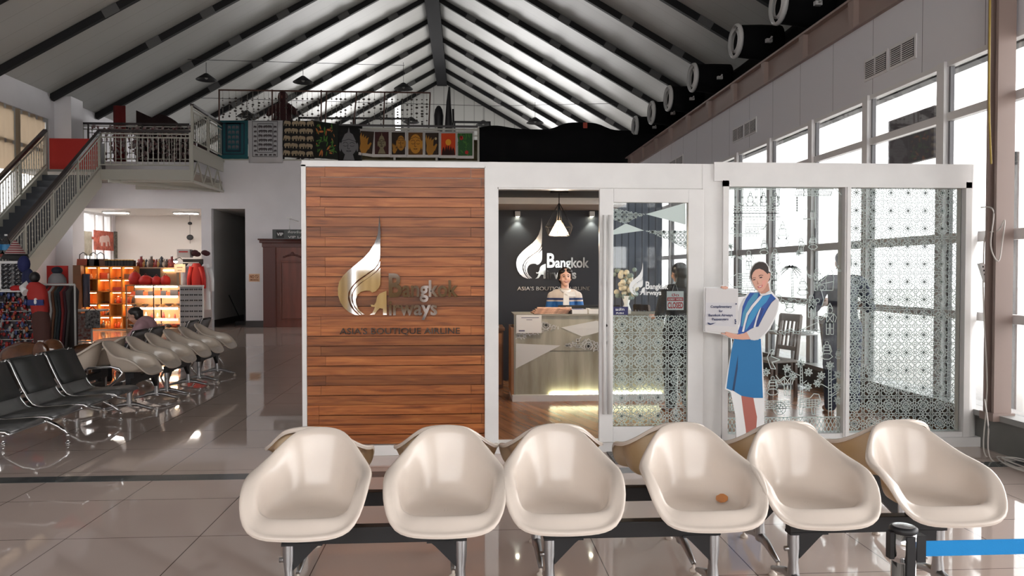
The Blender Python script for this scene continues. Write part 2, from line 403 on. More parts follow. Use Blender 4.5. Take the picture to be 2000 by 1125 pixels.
# ------------------------------------------------------------ right wall
pan = axis_lines('wall_panel_white', (.71, .705, .74), (.12, .12, .13), [(1, .98, 7.83)], .008, .5)
HD = 3.69; SILL = .34
rwl = MB()
rwl.box(XW, XW + .12, -8, YM, HD, 4.58)
S(rwl.build('wall_right', pan))
S(MB().box(XW - .1, XW + .22, -8, YM, 0, SILL - .05).build('wall_right_plinth', mat('grey_plinth', (.17, .17, .16), .6, var=.08, scale=3)))
S(MB().box(XW - .14, XW + .22, -8, YM, SILL - .05, SILL).build('trim_1', mat('grey_sill', (.30, .30, .29), .4)))
posts = [7.47 + 1.46 * k for k in range(-11, 10)]
wi = 0
for k, y in enumerate(posts):
    wi += 1
    f = MB()
    y1 = y + 1.46
    f.box(XW - .03, XW + .08, y - .06, y + .06, SILL, HD)
    for z, t in ((1.18, .05), (1.93, .06), (3.14, .05)): f.box(XW - .0, XW + .07, y + .06, min(y1 - .06, YM), z - t * .8, z + t * .8)
    f.box(XW + .0, XW + .08, y + .06, min(y1 - .06, YM), HD - .05, HD)
    o = S(f.build('window_%d' % wi, alu))
    g = MB(); 
    for yy in (y + .075, y1 - .075):
        if yy < YM: g.box(XW + .02, XW + .06, yy - .014, yy + .014, SILL, HD - .05)
    S(g.build('sash_frame', mat('dark_sash', (.16, .16, .17), .4), o))
    S(MB().box(XW + .04, XW + .045, y + .06, min(y1 - .06, YM), SILL, HD - .05).build('glass_pane', glass_m, o))
# brown steel beam above the wall with stiffeners, ledge
tr = MB(); tr.box(XW + .02, XW + .06, -8, YM, 4.58, 4.94); tr.box(XW - .06, XW + .16, -8, YM, 4.93, 4.96); tr.box(XW - .06, XW + .16, -8, YM, 4.565, 4.585)
for k in range(-11, 11): tr.box(XW - .05, XW + .05, 9.25 + 1.4 * k - .07, 9.25 + 1.4 * k + .07, 4.58, 4.94)
S(tr.build('trim_2', brown_steel))
S(MB().box(XW + .1, XE, -8, YM, 4.86, 4.9).build('wall_right_ledge', black))  # blackened to read as the unlit void behind the beam
# tall brown column beside the booth
c = MB(); c.box(XW - .18, XW - .02, 6.42, 6.45, .34, 4.58); c.box(XW - .18, XW - .02, 6.53, 6.56, .34, 4.58); c.box(XW - .13, XW - .10, 6.43, 6.55, .34, 4.58)
c.box(XW - .2, XW, 6.4, 6.58, .29, .36); c.box(XW - .18, XW - .02, 6.42, 6.56, 4.58, 9.2)
S(c.build('column_right', brown_steel))
c = MB()
c.box(XW - .04, XW + .06, 6.0, 6.12, .34, 3.69)
S(c.build('trim_3', alu))
# vents
def vent(y, z, ln, label):
    o = empty('wall_vent', (XW - .001, y, z), label, 'air vent', 'air vents on the right wall')
    for q in (-1, 1):
        m = MB(); c0 = q * (ln / 4 + .01); hw = ln / 4 - .01
        m.box(-.015, 0, c0 - hw, c0 + hw, -.13, .13)
        fr = m.build('frame', alu, o)
        MB().box(-.018, -.0155, c0 - hw + .03, c0 + hw - .03, -.1, .1).build('opening', black, fr)
        s = MB()
        for i in range(9): s.bar((-.026, c0 - hw + .03, -.09 + .0225 * i), (-.026, c0 + hw - .03, -.09 + .0225 * i), .006, .01)
        s.box(-.028, -.02, c0 - .008, c0 + .008, -.1, .1)
        s.build('louvre', alu, fr)
vent(8.45, 4.0, 1.05, 'white louvred air vent high on the right wall nearest the camera')
vent(12.95, 4.02, 1.1, 'white louvred air vent on the right wall, middle of the three')
vent(17.2, 4.05, 1.1, 'white louvred air vent on the right wall farthest from the camera')

# ducts with round nozzles
dk = MB(); 
for i, (a, b) in enumerate(((-6, 11.6), (11.6, 16.6), (16.6, 19.2), (19.2, 21.2), (21.2, 23.2), (23.2, 24.6))):
    P = []
    for y in (a, (a + b) / 2, b):
        P.append([(6.85 + .58 * math.cos(q) * 1.0, y, 5.79 + .85 * math.sin(q) + .03 * math.sin(3 * q + y)) for q in [2 * PI * j / 20 for j in range(20)]])
    dk.grid(P, closed=True)
dk.box(6.3, XE - .05, -6, 24.0, 4.92, 5.2)
duct = tag(dk.build('air_duct', black_cloth), 'large black air duct running along the top of the right wall', 'duct')
nz = ['cut off by the top edge of the photo', 'second from the camera', 'third from the camera', 'fourth from the camera', 'fifth from the camera', 'farthest from the camera, beside the black drape']
for i, y in enumerate((13.1, 15.2, 18.1, 20.3, 22.15, 24.3)):
    o = empty('duct_nozzle', (5.4, y, 6.22), 'white round nozzle on black duct, ' + nz[i], 'air nozzle', 'round nozzles along the black duct', rz=math.radians(2))
    MB().lathe([(.30, -.01), (.34, .02), (.345, .06), (.30, .09), (.24, .08), (.2, .03), (.19, .0)], (0, 0, 0), 24, ax='x').build('ring', white_gloss, o)
    MB().lathe([(.235, .03), (.21, .1), (.15, .15), (0, .17)], (0, 0, 0), 20, ax='x').build('bowl', mat('nozzle_bowl', (.35, .34, .33), .5), o)
    b = MB(); b.tube([(.08, 0, 0), (.5, 0, -.01), (.9, 0, -.03)], .3, 20, rs=[.31, .34, .36]); b.build('duct_stub', black_cloth, o)
    s = MB(); s.box(.5, .62, -.42, -.34, -.12, -.05); s.tube([(.56, -.42, -.08), (.56, -.52, -.05)], .02, 6); s.build('lever', alu, o)

# black drapes at the end of the mezzanine
d = MB()
P = []
for z, in ((4.74,), (5.2,), (5.6,), (5.9,)):
    P.append([])
for j in range(31):
    x = .45 + j * (6.2 - .45) / 30
top = []
for j in range(41):
    x = .42 + j * .139
    h = 5.78 + .10 * math.exp(-((x - .9) / .5) ** 2) + .22 * math.exp(-((x - 3.45) / .75) ** 4) - .12 * (x > 5)
    top.append((x, h))
G = [[(x, YM + .08 + .03 * math.sin(x * 9) * (1 - t), 4.73 + (h - 4.73) * t) for x, h in top] for t in (0, .33, .66, 1)]
G.append([(x, YM + 1.6, h - .02) for x, h in top])
d.grid(G)
tag(d.build('black_drape', black_cloth), 'long black cloth draped over the right part of the mezzanine edge', 'drape')
fa_ = at(1143, 245, Y=YM)
tag(MB().box(fa_.x - .06, fa_.x + .06, YM - .01, YM + .03, fa_.z - .08, fa_.z + .08).build('fire_sign', mat('fire_sign_red', (.45, .06, .03), .5)), 'small red sign on the black drape', 'sign')

# ============================================================ THE LOUNGE BOOTH
def WB(mb, name, m, parent, **k):
    o = mb.build(name, m, parent, **k)
    o.matrix_parent_inverse = Matrix.Translation(-parent.location)
    return o
def rect(mb, x0, x1, z0, z1, Y, d=.002, mi=0): return mb.box(x0, x1, Y - d, Y, z0, z1, mi)
YB = 6.75; FZ = .09
def inpoly(x, z, poly):
    c = False; n = len(poly)
    for i in range(n):
        x1, z1 = poly[i]; x2, z2 = poly[(i + 1) % n]
        if (z1 > z) != (z2 > z) and x < (x2 - x1) * (z - z1) / (z2 - z1) + x1: c = not c
    return c
def lattice(mb, x0, x1, z0, z1, Y, s=.162, wd=.0052, clip=None, nrm=(0, -1, 0)):
    segs = []
    pol = lambda r, d_: (r * math.cos(math.radians(d_)), r * math.sin(math.radians(d_)))
    unit_ = []
    for d_ in (0, 45):
        L_ = .25 if d_ == 0 else .23
        unit_ += [[pol(.02, d_), pol(.14, d_ + 19), pol(L_, d_)], [pol(.02, d_), pol(.14, d_ - 19), pol(L_, d_)]]
    unit_ += [[pol(.36, 0), pol(.27, 22.5), pol(.35, 45)], [pol(.36, 0), (.43, .07), (.5, .045)], [pol(.27, 22.5), (.35, .15), (.43, .19), (.5, .26)], [pol(.35, 45), (.30, .19), (.35, .15)],
              [(.43, .07), (.43, .19)], [(.43, .19), (.435, .343)], [(.45, 0), (.5, .045)], [pol(.16, 22.5), pol(.27, 22.5)], [(.5, .26), (.5, .33)]]
    full = []
    for pl_ in unit_:
        for k in range(4):
            for mir in (1, -1):
                c_, s_ = math.cos(k * PI / 2), math.sin(k * PI / 2); P_ = [(x, z * mir) for x, z in pl_]
                P_ = [(x * c_ - z * s_, x * s_ + z * c_) for x, z in P_]; full += list(zip(P_[:-1], P_[1:]))
    for k in range(8):
        o1, o2 = pol(.17, 22.5 + 45 * k), pol(.17, 67.5 + 45 * k); full.append(((.5 + o1[0], .5 + o1[1]), (.5 + o2[0], .5 + o2[1])))
        o1, o2 = pol(.075, 22.5 + 45 * k), pol(.075, 67.5 + 45 * k); full.append(((.5 + o1[0], .5 + o1[1]), (.5 + o2[0], .5 + o2[1])))
        if k % 2 == 0: o1, o2 = pol(.075, 45 * k + 45), pol(.17, 45 * k + 45); full.append(((.5 + o1[0], .5 + o1[1]), (.5 + o2[0], .5 + o2[1])))
    seen = set(); uniq = []
    for p_, q_ in full:
        key_ = tuple(sorted(((round(p_[0], 3), round(p_[1], 3)), (round(q_[0], 3), round(q_[1], 3)))))
        if key_ not in seen: seen.add(key_); uniq.append((p_, q_))
    ni = int((x1 - x0) / s) + 2; nj = int((z1 - z0) / s) + 2
    for i in range(-1, ni):
        for j in range(-1, nj):
            cx = x0 + (i + .5) * s; cz = z0 + (j + .5) * s
            for p_, q_ in uniq: segs.append(((cx + p_[0] * s, cz + p_[1] * s), (cx + q_[0] * s, cz + q_[1] * s)))
    for a, b in segs:
        mx, mz_ = (a[0] + b[0]) / 2, (a[1] + b[1]) / 2
        if not (x0 < mx < x1 and z0 < mz_ < z1): continue
        if clip and not inpoly(mx, mz_, clip): continue
        cl = lambda p: (min(max(p[0], x0), x1), Y, min(max(p[1], z0), z1))
        mb.strip([cl(a), cl(b)], wd, nrm)
    mb.flat = True
    return mb
LOGO = [
 [(410,82),(418,150),(421,230),(418,330),(414,430),(400,470),(370,512),(300,560),(235,605),(190,655),(163,705),(162,760),(180,815),(212,858),(246,886),(215,882),(170,862),(128,828),(98,780),(82,725),(80,670),(92,615),(122,570),(165,525),(225,478),(285,428),(335,372),(375,305),(398,235),(406,160)],
 [(416,452),(414,492),(385,532),(330,580),(262,624),(212,672),(188,722),(190,772),(212,826),(266,884),(250,882),(210,838),(182,786),(172,736),(182,686),(214,640),(262,600),(318,560),(372,520),(402,484)],
 [(418,505),(420,560),(417,640),(404,668),(380,694),(352,704),(336,690),(300,688),(262,698),(236,722),(222,760),(226,800),(246,842),(290,880),(272,880),(236,846),(208,800),(197,752),(202,706),(226,664),(272,622),(338,576),(390,536)],
 [(466,690),(468,884),(438,884),(438,835),(412,830),(392,850),(372,880),(330,884),(352,868),(366,842),(374,820),(345,818),(338,800),(368,804),(382,782),(392,735),(412,712),(440,700)],
]
def logo(mb, P, d, mi=0, side=None, shapes=True, word=True, tagline=False, Y=0, sc=1, thin=0):
    if shapes:
        for pl in LOGO: mb.prism([P(x, y) for x, y in pl], (0, -d, 0), (0, 0, 0), mi, side)
    if word:
        for t, xa, xb, b, h in (('B', 484, 590, 736, 190), ('angkok', 592, 1042, 736, 133), ('irways', 484, 872, 884, 120)):
            p0 = P(xa, b); p1 = P(xb, b - h)
            text(mb, t, p0[0], p1[0], p0[2], p1[2] - p0[2], p0[1] - d / 2, depth=d, bold=.025, mi=mi, cap=.72)
    if tagline:
        p0 = P(92, 1038); p1 = P(1055, 990)
        text(mb, "ASIA'S BOUTIQUE AIRLINE", p0[0], p1[0], p0[2], p1[2] - p0[2], p0[1] - d / 2, depth=d, bold=.012, mi=mi)
booth = empty('lounge_booth', (1.6, YB, 0), 'white framed glass and timber airline lounge booth filling the right half of the hall', 'booth')
b = MB()
b.box(-1.40, -1.362, YB - .03, YB + .12, FZ, 2.52); b.box(-1.40, .185, YB - .03, YB + .12, 2.505, 2.535)
b.box(.178, .215, YB - .03, YB + .12, FZ, 2.52); b.box(.215, .292, YB - .01, YB + .12, FZ, 2.56); b.box(.292, .30, YB + .02, YB + .12, FZ, 2.33)
b.box(-1.40, 2.26, YB, YB + .12, 2.34, 2.56); b.box(.3, 2.2, YB + .01, YB + .1, 2.325, 2.345)
b.box(2.12, 2.33, YB - .004, YB + .115, FZ, 2.555)
b.box(2.22, 4.605, YB - .02, YB + .12, 2.405, 2.575)
b.box(2.30, 2.352, YB - .035, YB + .1, FZ, 2.41); b.box(2.30, 4.60, YB - .035, YB + .1, 2.358, 2.412)
b.box(3.418, 3.432, YB - .03, YB + .1, .1, 2.36); b.box(3.432, 3.466, YB - .045, YB + .1, .1, 2.36)
b.box(4.545, 4.60, YB - .035, YB + .1, FZ, 2.41); b.box(2.30, 4.6, YB - .02, YB + .1, FZ, .135)
WB(b, 'frame', white_gloss, booth)
b = MB(); arc = [(4.60 + .13 * math.sin(PI / 2 * k / 10), YB + .11 - .13 * math.cos(PI / 2 * k / 10)) for k in range(11)]
b.grid([[(x, y, .09) for x, y in arc], [(x, y, 2.575) for x, y in arc]]); b.prism([(x, y, 2.575) for x, y in arc] + [(4.60, YB + .11, 2.575)], (0, 0, 0), (0, 0, -.002))
b.box(4.60, 4.73, YB + .11, YB + .13, FZ, 2.575)
WB(b, 'corner_post', white_gloss, booth)
b = MB(); b.box(-1.42, 4.72, YB - .05, YB + .12, 0, FZ)
WB(b, 'plinth', white_gloss, booth, bevel=.004)
b = MB(); b.box(-1.40, -1.33, YB + .12, 17.9, 0, 2.55)
WB(b, 'side_panel', white_gloss, booth)
# planks
wood = mat('teak_planks', (.3, .1, .03), .38, spec=.35)
nt, N, L, bs = nod(wood)
tc = N.new('ShaderNodeTexCoord'); at_ = N.new('ShaderNodeAttribute'); at_.attribute_name = 'tone'
mp = N.new('ShaderNodeMapping'); mp.inputs['Scale'].default_value = (1.1, 1, 16); L.new(tc.outputs['Object'], mp.inputs[0])
va = N.new('ShaderNodeVectorMath'); va.operation = 'ADD'; L.new(mp.outputs[0], va.inputs[0]); L.new(at_.outputs['Vector'], va.inputs[1])
n1 = N.new('ShaderNodeTexNoise'); n1.inputs['Scale'].default_value = 2.2; n1.inputs['Detail'].default_value = 7; n1.inputs['Distortion'].default_value = .8; L.new(va.outputs[0], n1.inputs['Vector'])
cr = N.new('ShaderNodeValToRGB'); L.new(n1.outputs['Fac'], cr.inputs[0])
e = cr.color_ramp.elements; e[0].position = .22; e[0].color = (.12, .03, .009, 1); e[1].position = .8; e[1].color = (.50, .185, .055, 1)
x = e.new(.5); x.color = (.33, .10, .027, 1)
sx = N.new('ShaderNodeSeparateXYZ'); L.new(at_.outputs['Vector'], sx.inputs[0])
hs = N.new('ShaderNodeHueSaturation'); L.new(cr.outputs[0], hs.inputs['Color']); L.new(sx.outputs[1], hs.inputs['Value']); L.new(hs.outputs[0], bs.inputs['Base Color'])
pk = MB(); tones = []; nP = 28; z0 = FZ + .005; hz = (2.503 - z0) / nP
rr = random.Random(3)
for i in range(nP):
    cuts = [-1.36, .176]
    xo = rr.choice((-1.26, -1.2, -1.24)) if i % 3 != 1 else None
    segs_ = [(-1.36, .176)]
    v = rr.choice((.55, .75, .85, 1.0, 1.1, 1.2, .95, 1.05)); sh = rr.uniform(0, 40)
    za = z0 + i * hz + .002; zb = z0 + (i + 1) * hz - .003; dd = rr.uniform(0, .008)
    if xo: segs_ = [(-1.36, xo - .002), (xo, .176 - .09 * (i % 2) - .03), (.176 - .09 * (i % 2) - .027, .176)]
    for a, c in segs_:
        n0 = len(pk.v); wob = rr.uniform(-.003, .003)
        pk.box(a, c, YB - .015 - dd, YB + .03, za, zb + wob)
        vv = v * rr.uniform(.93, 1.07)
        tones += [(sh, vv, sh * .7)] * (len(pk.v) - n0)
pk.box(-1.37, .18, YB + .015, YB + .05, FZ, 2.505); tones += [(0, .3, 0)] * 8
me = bpy.data.meshes.new('timber_cladding'); me.from_pydata(pk.v, [], pk.f); me.materials.append(wood)
a_ = me.attributes.new('tone', 'FLOAT_VECTOR', 'POINT'); a_.data.foreach_set('vector', [c for t in tones for c in t])
cl = bpy.data.objects.new('timber_cladding', me); COL.objects.link(cl); cl.parent = booth; cl.matrix_parent_inverse = Matrix.Translation(-booth.location)
cl['label'] = 'reddish brown horizontal timber planks'
# logo on the planks
O4 = at(640, 400, Y=YB - .03); U4 = 6.72 / 1500 / 4.167
P4 = lambda x, y: (O4.x + x * U4 * 1.002, YB - .04, O4.z - y * U4)
lg = empty('logo_sign', (P4(300, 800)[0], YB - .025, 1.4), 'polished steel flame emblem and airline lettering mounted on the brown timber planks', 'sign')
m = MB(); logo(m, P4, .012, 0, 1, word=False); WB(m, 'emblem', [mirror, mirror_edge], lg)
m = MB(); logo(m, P4, .012, shapes=False); WB(m, 'airline_name', mat('brushed_mirror_letters', (.22, .19, .18), .07, metal=1), lg)
m = MB(); logo(m, P4, .010, shapes=False, word=False, tagline=True); WB(m, 'tagline', mat('brushed_mirror_letters', (.22, .19, .18), .07, metal=1), lg)

# panes
def pane(x0, x1, z0, z1, label, y=YB + .03):
    m = MB(); m.box(x0, x1, y, y + .008, z0, z1); o = WB(m, 'glass_pane', glass_booth, booth); o['label'] = label; return o
p1 = pane(2.35, 3.42, .135, 2.36, 'clear pane with white line drawings of Thai village life')
p2 = pane(3.465, 4.545, .12, 2.36, 'clear pane covered in a white star lattice')
m = lattice(MB(), 3.47, 4.50, .13, 2.355, YB + .027); m.build('lattice_film', film, p2)
# line drawings
dr = MB(); dr.flat = True; YD = YB + .027; LW = .0064
def A5(x, y): return at(1400 + x / 4.5, 350 + y / 4.5, Y=YD)
def B3(x, y): return at(1400 + x / 4.165, 590 + y / 4.165, Y=YD)
def ln(pts, f, closed=False, w_=LW): dr.strip([f(*p) for p in pts], w_, closed=closed)
def circ(cx, cy_, r, f, n=10, ry=None): ln([(cx + r * math.cos(2 * PI * k / n), cy_ + (ry or r) * math.sin(2 * PI * k / n)) for k in range(n)], f, True)
def bricks(x0, x1, y0, y1, rows, step, f, taper=0):
    for i in range(rows + 1):
        y = y0 + (y1 - y0) * i / rows; o = taper * abs(i - rows / 2) / rows
        ln([(x0 + o, y), (x1 - o, y)], f)
        if i < rows:
            x = x0 + o + step * (.5 if i % 2 else 1)
            while x < x1 - o: ln([(x, y), (x, y + (y1 - y0) / rows)], f, w_=LW * .8); x += step
def figure(cx, cy_, h, f, seated=False, hat=False, arms=1):
    r = h * .1
    circ(cx, cy_ + r, r, f)
    if hat: ln([(cx - r, cy_ + .3 * r), (cx, cy_ - 1.6 * r), (cx + r, cy_ + .3 * r)], f)
    t = cy_ + 2.1 * r; wv = h * .14
    if seated:
        ln([(cx - wv, t), (cx + wv, t), (cx + 1.5 * wv, cy_ + h * .68), (cx - 1.5 * wv, cy_ + h * .68)], f, True)
        ln([(cx - wv, t + h * .12), (cx + wv, t + h * .12)], f); ln([(cx - wv * 1.2, t + h * .3), (cx + wv * 1.2, t + h * .3)], f)
        ln([(cx - 1.3 * wv, cy_ + h * .68), (cx - 2.3 * wv, cy_ + h * .86), (cx - wv, cy_ + h), (cx + wv, cy_ + h), (cx + 2.3 * wv, cy_ + h * .86), (cx + 1.3 * wv, cy_ + h * .68)], f)
        ln([(cx - wv * 1.2, t), (cx - wv * 2, cy_ + h * .55), (cx - wv, cy_ + h * .72)], f); ln([(cx + wv * 1.2, t), (cx + wv * 2, cy_ + h * .55), (cx + wv, cy_ + h * .72)], f)
    else:
        ln([(cx - wv, t), (cx + wv, t), (cx + wv * .8, cy_ + h * .55), (cx - wv * .8, cy_ + h * .55)], f, True)
        ln([(cx - wv, t), (cx + wv * .8, cy_ + h * .55)], f); ln([(cx + wv, t), (cx - wv * .8, cy_ + h * .55)], f)
        for s_ in (-1, 1):
            ln([(cx + s_ * wv * .1, cy_ + h * .55), (cx + s_ * wv * .2, cy_ + h * .97), (cx + s_ * wv * .9, cy_ + h * .97), (cx + s_ * wv * .95, cy_ + h * .55)], f, True)
            ln([(cx + s_ * wv * .15, cy_ + h * .75), (cx + s_ * wv * .9, cy_ + h * .75)], f)
        if arms: ln([(cx - wv, t), (cx - wv * 2.4, cy_ + h * .38), (cx - wv * 4, cy_ + h * .30)], f); ln([(cx - wv, t + h * .07), (cx - wv * 2.2, cy_ + h * .45), (cx - wv * 4, cy_ + h * .36)], f)
        ln([(cx + wv, t), (cx + wv * 1.7, cy_ + h * .35), (cx + wv * 1.3, cy_ + h * .52)], f)
def leaf(cx, cy_, a, l, f, wv=.22):
    c, s_ = math.cos(a), math.sin(a)
    ln([(cx, cy_), (cx + c * l / 2 - s_ * l * wv, cy_ + s_ * l / 2 + c * l * wv), (cx + c * l, cy_ + s_ * l), (cx + c * l / 2 + s_ * l * wv, cy_ + s_ * l / 2 - c * l * wv)], f, True)
def spray(cx, cy_, f, l=26, n=6, r=10):
    for k in range(n): a = 2 * PI * k / n + .3; leaf(cx + r * .4 * math.cos(a), cy_ + r * .4 * math.sin(a), a, l, f)
# temple
bricks(130, 560, 235, 300, 3, 30, A5, 30); bricks(130, 560, 300, 360, 2, 30, A5, 20)
for x in (165, 225, 345, 392, 478, 545):
    ln([(x - 7, 80), (x - 7, 235)], A5); ln([(x + 7, 80), (x + 7, 235)], A5); circ(x, 160, 6, A5, 6)
ln([(100, 78), (560, 78)], A5); ln([(100, 90), (560, 90)], A5)
for cx in (295, 410, 515): figure(cx, 125, 110, A5, True, True)
for cx in (200, 250, 330): ln([(cx - 25, 235), (cx, 205), (cx + 25, 235)], A5)
bricks(245, 440, 395, 440, 2, 26, A5); ln([(440, 380), (425, 425), (395, 440)], A5); bricks(110, 380, 480, 500, 1, 30, A5)
ln([(110, 470), (150, 385), (195, 385)], A5); circ(150, 440, 18, A5); circ(175, 460, 14, A5); circ(270, 460, 20, A5, 8, 12); circ(310, 460, 20, A5, 8, 12); circ(350, 462, 18, A5, 8, 12)
ln([(700, 85), (1025, 85), (1000, 145), (690, 145)], A5, True)
for k in range(22): ln([(705 + 14 * k, 88), (720 + 14 * k, 143)], A5, w_=LW * .7); ln([(720 + 14 * k, 88), (700 + 14 * k, 143)], A5, w_=LW * .7)
ln([(705, 150), (705, 290)], A5); [circ(705, 165 + 22 * k, 6, A5, 6) for k in range(6)]; ln([(1045, 85), (1070, 110), (1095, 140)], A5)
ln([(765, 80), (765, 430)], A5); ln([(865, 80), (865, 430)], A5)
ln([(800, 260), (780, 262), (790, 300), (775, 320), (790, 345), (760, 350)], A5); ln([(825, 290), (860, 290), (860, 340), (825, 340)], A5, True); circ(842, 280, 8, A5); ln([(765, 350), (865, 350)], A5)
figure(282, 630, 170, A5); figure(415, 540, 120, A5, True, True); figure(578, 400, 180, A5, True, True, ); figure(512, 615, 140, A5, True); figure(845, 490, 125, A5, True)
ln([(130, 780), (130, 610), (105, 575)], A5); ln([(118, 780), (118, 640)], A5); spray(120, 590, A5, 24); leaf(130, 690, -.5, 40, A5); leaf(118, 660, -2.6, 30, A5)
bricks(180, 330, 830, 940, 5, 42, A5); ln([(95, 890), (130, 860), (180, 830)], A5); ln([(95, 890), (130, 940), (180, 950)], A5); bricks(190, 360, 950, 1020, 3, 40, A5)
# palm
for k in range(11):
    a = PI + .25 + k * (PI + 1.2) / 10 - .6; x0, y0 = 650, 775
    pts = [(x0 + t * 92 * math.cos(a), y0 + t * 60 * math.sin(a) + t * t * 46) for t in (0, .35, .7, 1)]
    ln(pts, A5)
    for t in (.35, .55, .75, .95):
        qx, qy = x0 + t * 92 * math.cos(a), y0 + t * 60 * math.sin(a) + t * t * 46; ln([(qx - 8, qy + 14), (qx, qy), (qx + 8, qy + 14)], A5, w_=LW * .8)
ln([(655, 800), (660, 1045)], A5); ln([(668, 800), (675, 1045)], A5); [ln([(656, 820 + 26 * k), (672, 816 + 26 * k)], A5) for k in range(9)]
figure(755, 870, 150, A5, True); figure(500, 780, 200, A5, arms=0); ln([(525, 810), (528, 900)], A5)
ln([(785, 765), (795, 830), (840, 860)], A5); ln([(800, 835), (815, 870), (850, 850)], A5); figure(882, 785, 200, A5, arms=0); figure(740, 520, 140, A5, arms=0); spray(715, 650, A5, 22)
ln([(1010, 800), (1030, 870), (1020, 975), (880, 980), (870, 930), (940, 880)], A5, True); ln([(880, 930), (1020, 900)], A5); ln([(960, 880), (960, 975)], A5); circ(925, 950, 22, A5); leaf(1050, 790, -1.0, 40, A5); leaf(1060, 800, .2, 40, A5)
ln([(920, 980), (940, 1060), (925, 1110)], A5); circ(540, 1045, 28, A5); circ(540, 1045, 12, A5)
for k in range(10): circ(580 + k * 34, 1075 + 10 * math.sin(k * 2), 18, A5, 8); 
figure(640, 1040, 130, A5, True); figure(830, 1020, 200, A5)
# lower scene
figure(920, 45, 225, B3, hat=True); ln([(830, 160), (700, 220)], B3); figure(895, 320, 145, B3, True); figure(990, 380, 80, B3, True)
for k in range(12): circ(520 + k * 28, 240 + 12 * math.sin(k * 1.7), 16, B3, 8, 11)
ln([(500, 210), (480, 180), (470, 240), (500, 260)], B3); ln([(780, 60), (790, 140)], B3); ln([(805, 10), (800, 120), (770, 140)], B3)
ln([(410, 450), (440, 385), (465, 390), (440, 440), (515, 470), (450, 490), (480, 545), (440, 540), (410, 450)], B3)
for x, y in ((400, 570), (570, 540), (680, 500), (745, 570), (740, 690), (820, 660), (920, 515), (985, 590), (975, 690), (985, 800), (850, 600), (620, 600)): spray(x, y, B3, 30, 7, 14)
for x0, x1, y0, y1 in ((680, 695, 510, 780), (910, 930, 550, 930)):
    ln([(x0, y0), (x0 - 2, y1), (x1 + 5, y1), (x1, y0)], B3)
    for k in range(int((y1 - y0) / 26)): ln([(x0, y0 + 26 * k), (x1, y0 + 26 * k - 5)], B3)
ln([(925, 760), (985, 715)], B3); ln([(930, 770), (990, 735)], B3); ln([(910, 700), (840, 660)], B3); ln([(690, 670), (730, 640)], B3); ln([(680, 600), (600, 560)], B3); ln([(925, 640), (975, 610)], B3)
figure(575, 565, 200, B3); ln([(480, 595), (545, 680)], B3); figure(455, 605, 150, B3, True)
ln([(672, 790), (700, 790), (760, 780), (790, 745), (830, 750), (845, 800), (820, 850), (795, 860), (795, 915), (775, 915), (770, 860), (700, 860), (692, 915), (672, 915)], B3, True)
for k in range(7): ln([(680 + 24 * k, 790), (680 + 24 * k, 860)], B3, w_=LW * .8)
for k in range(4): ln([(675, 800 + 18 * k), (835, 795 + 18 * k)], B3, w_=LW * .8)
bricks(400, 595, 805, 865, 4, 30, B3); circ(510, 865, 52, B3, 14); circ(510, 865, 30, B3, 10); [ln([(510, 865), (510 + 50 * math.cos(k), 865 + 50 * math.sin(k))], B3) for k in range(6)]
figure(120, 740, 150, B3, arms=0); spray(110, 720, B3, 24)
z0_, z1_ = B3(80, 1075).z, B3(80, 945).z
n_ = 30
for k in range(n_):
    xa = 2.36 + k * .0352
    dr.strip([(xa, YD, z0_), (xa + .0352, YD, (z0_ + z1_) / 2), (xa, YD, z1_)], LW); dr.strip([(xa + .0352, YD, z0_), (xa, YD, (z0_ + z1_) / 2), (xa + .0352, YD, z1_)], LW)
dr.strip([(2.36, YD, z1_), (3.41, YD, z1_)], LW * 1.6); dr.strip([(2.36, YD, z0_), (3.41, YD, z0_)], LW * 1.6)
dr.build('drawing_film', film, p1)

# ------------------------------------------------------------ sliding door
dx0, dx1 = 1.178, 2.105; YS = YB - .05
door = empty('sliding_door', ((dx0 + dx1) / 2, YS, FZ), 'white framed sliding glass door with frosted lattice and long handle', 'door')
gx0_, gx1_, gz0, gz1 = 1.302, 1.967, .235, 2.205
m = MB(); m.box(dx0, gx0_, YS - .045, YS, FZ + .01, 2.325); m.box(gx1_, dx1, YS - .045, YS, FZ + .01, 2.325); m.box(gx0_, gx1_, YS - .045, YS, FZ + .01, gz0); m.box(gx0_, gx1_, YS - .045, YS, gz1, 2.325)
WB(m, 'door_frame', white_gloss, door, bevel=.004)
gp = WB(MB().box(gx0_, gx1_, YS - .025, YS - .018, gz0, gz1), 'glass_pane', glass_booth, door)
m = MB()
for x in (1.212, 1.262):
    m.tube([(x, YS - .10, .36), (x, YS - .10, 2.09)], .016 if x < 1.24 else .022, 12)
for z in (.45, .98, 1.5, 2.02): m.tube([(1.212, YS - .1, z), (1.225, YS - .04, z)], .012, 8); m.tube([(1.262, YS - .1, z), (1.262, YS - .04, z)], .012, 8)
WB(m, 'handle', white_gloss, door)
m = MB(); m.lathe([(.012, -.02), (.012, 0), (0, 0)], (1.235, YS - .045, 1.13), 10, ax='y'); WB(m, 'lock', brushed, door)
YG = YS - .027
C3 = lambda x, y: at(1160 + x / 2.25, 360 + y / 2.25, Y=YG)
zl = C3(80, 578).z
m = lattice(MB(), gx0_, gx1_, gz0 + .01, zl, YG)
for poly in ([(80, 105), (222, 132), (135, 172), (80, 150)], [(228, 205), (404, 203), (404, 285), (330, 245)]):
    cp = [(C3(*p).x, C3(*p).z) for p in poly]
    lattice(m, gx0_, gx1_, 1.7, gz1, YG, s=.1, wd=.006, clip=cp)
m.build('lattice_film', film, gp)
m = MB()
for poly in ([(228, 131), (402, 82), (403, 178)], [(80, 222), (80, 205), (140, 172), (220, 203)]): m.prism([C3(*p) for p in poly], (0, 0, 0), (0, .001, 0))
m.build('frosted_triangle_film', film, gp)
s3 = .345 * 1.0
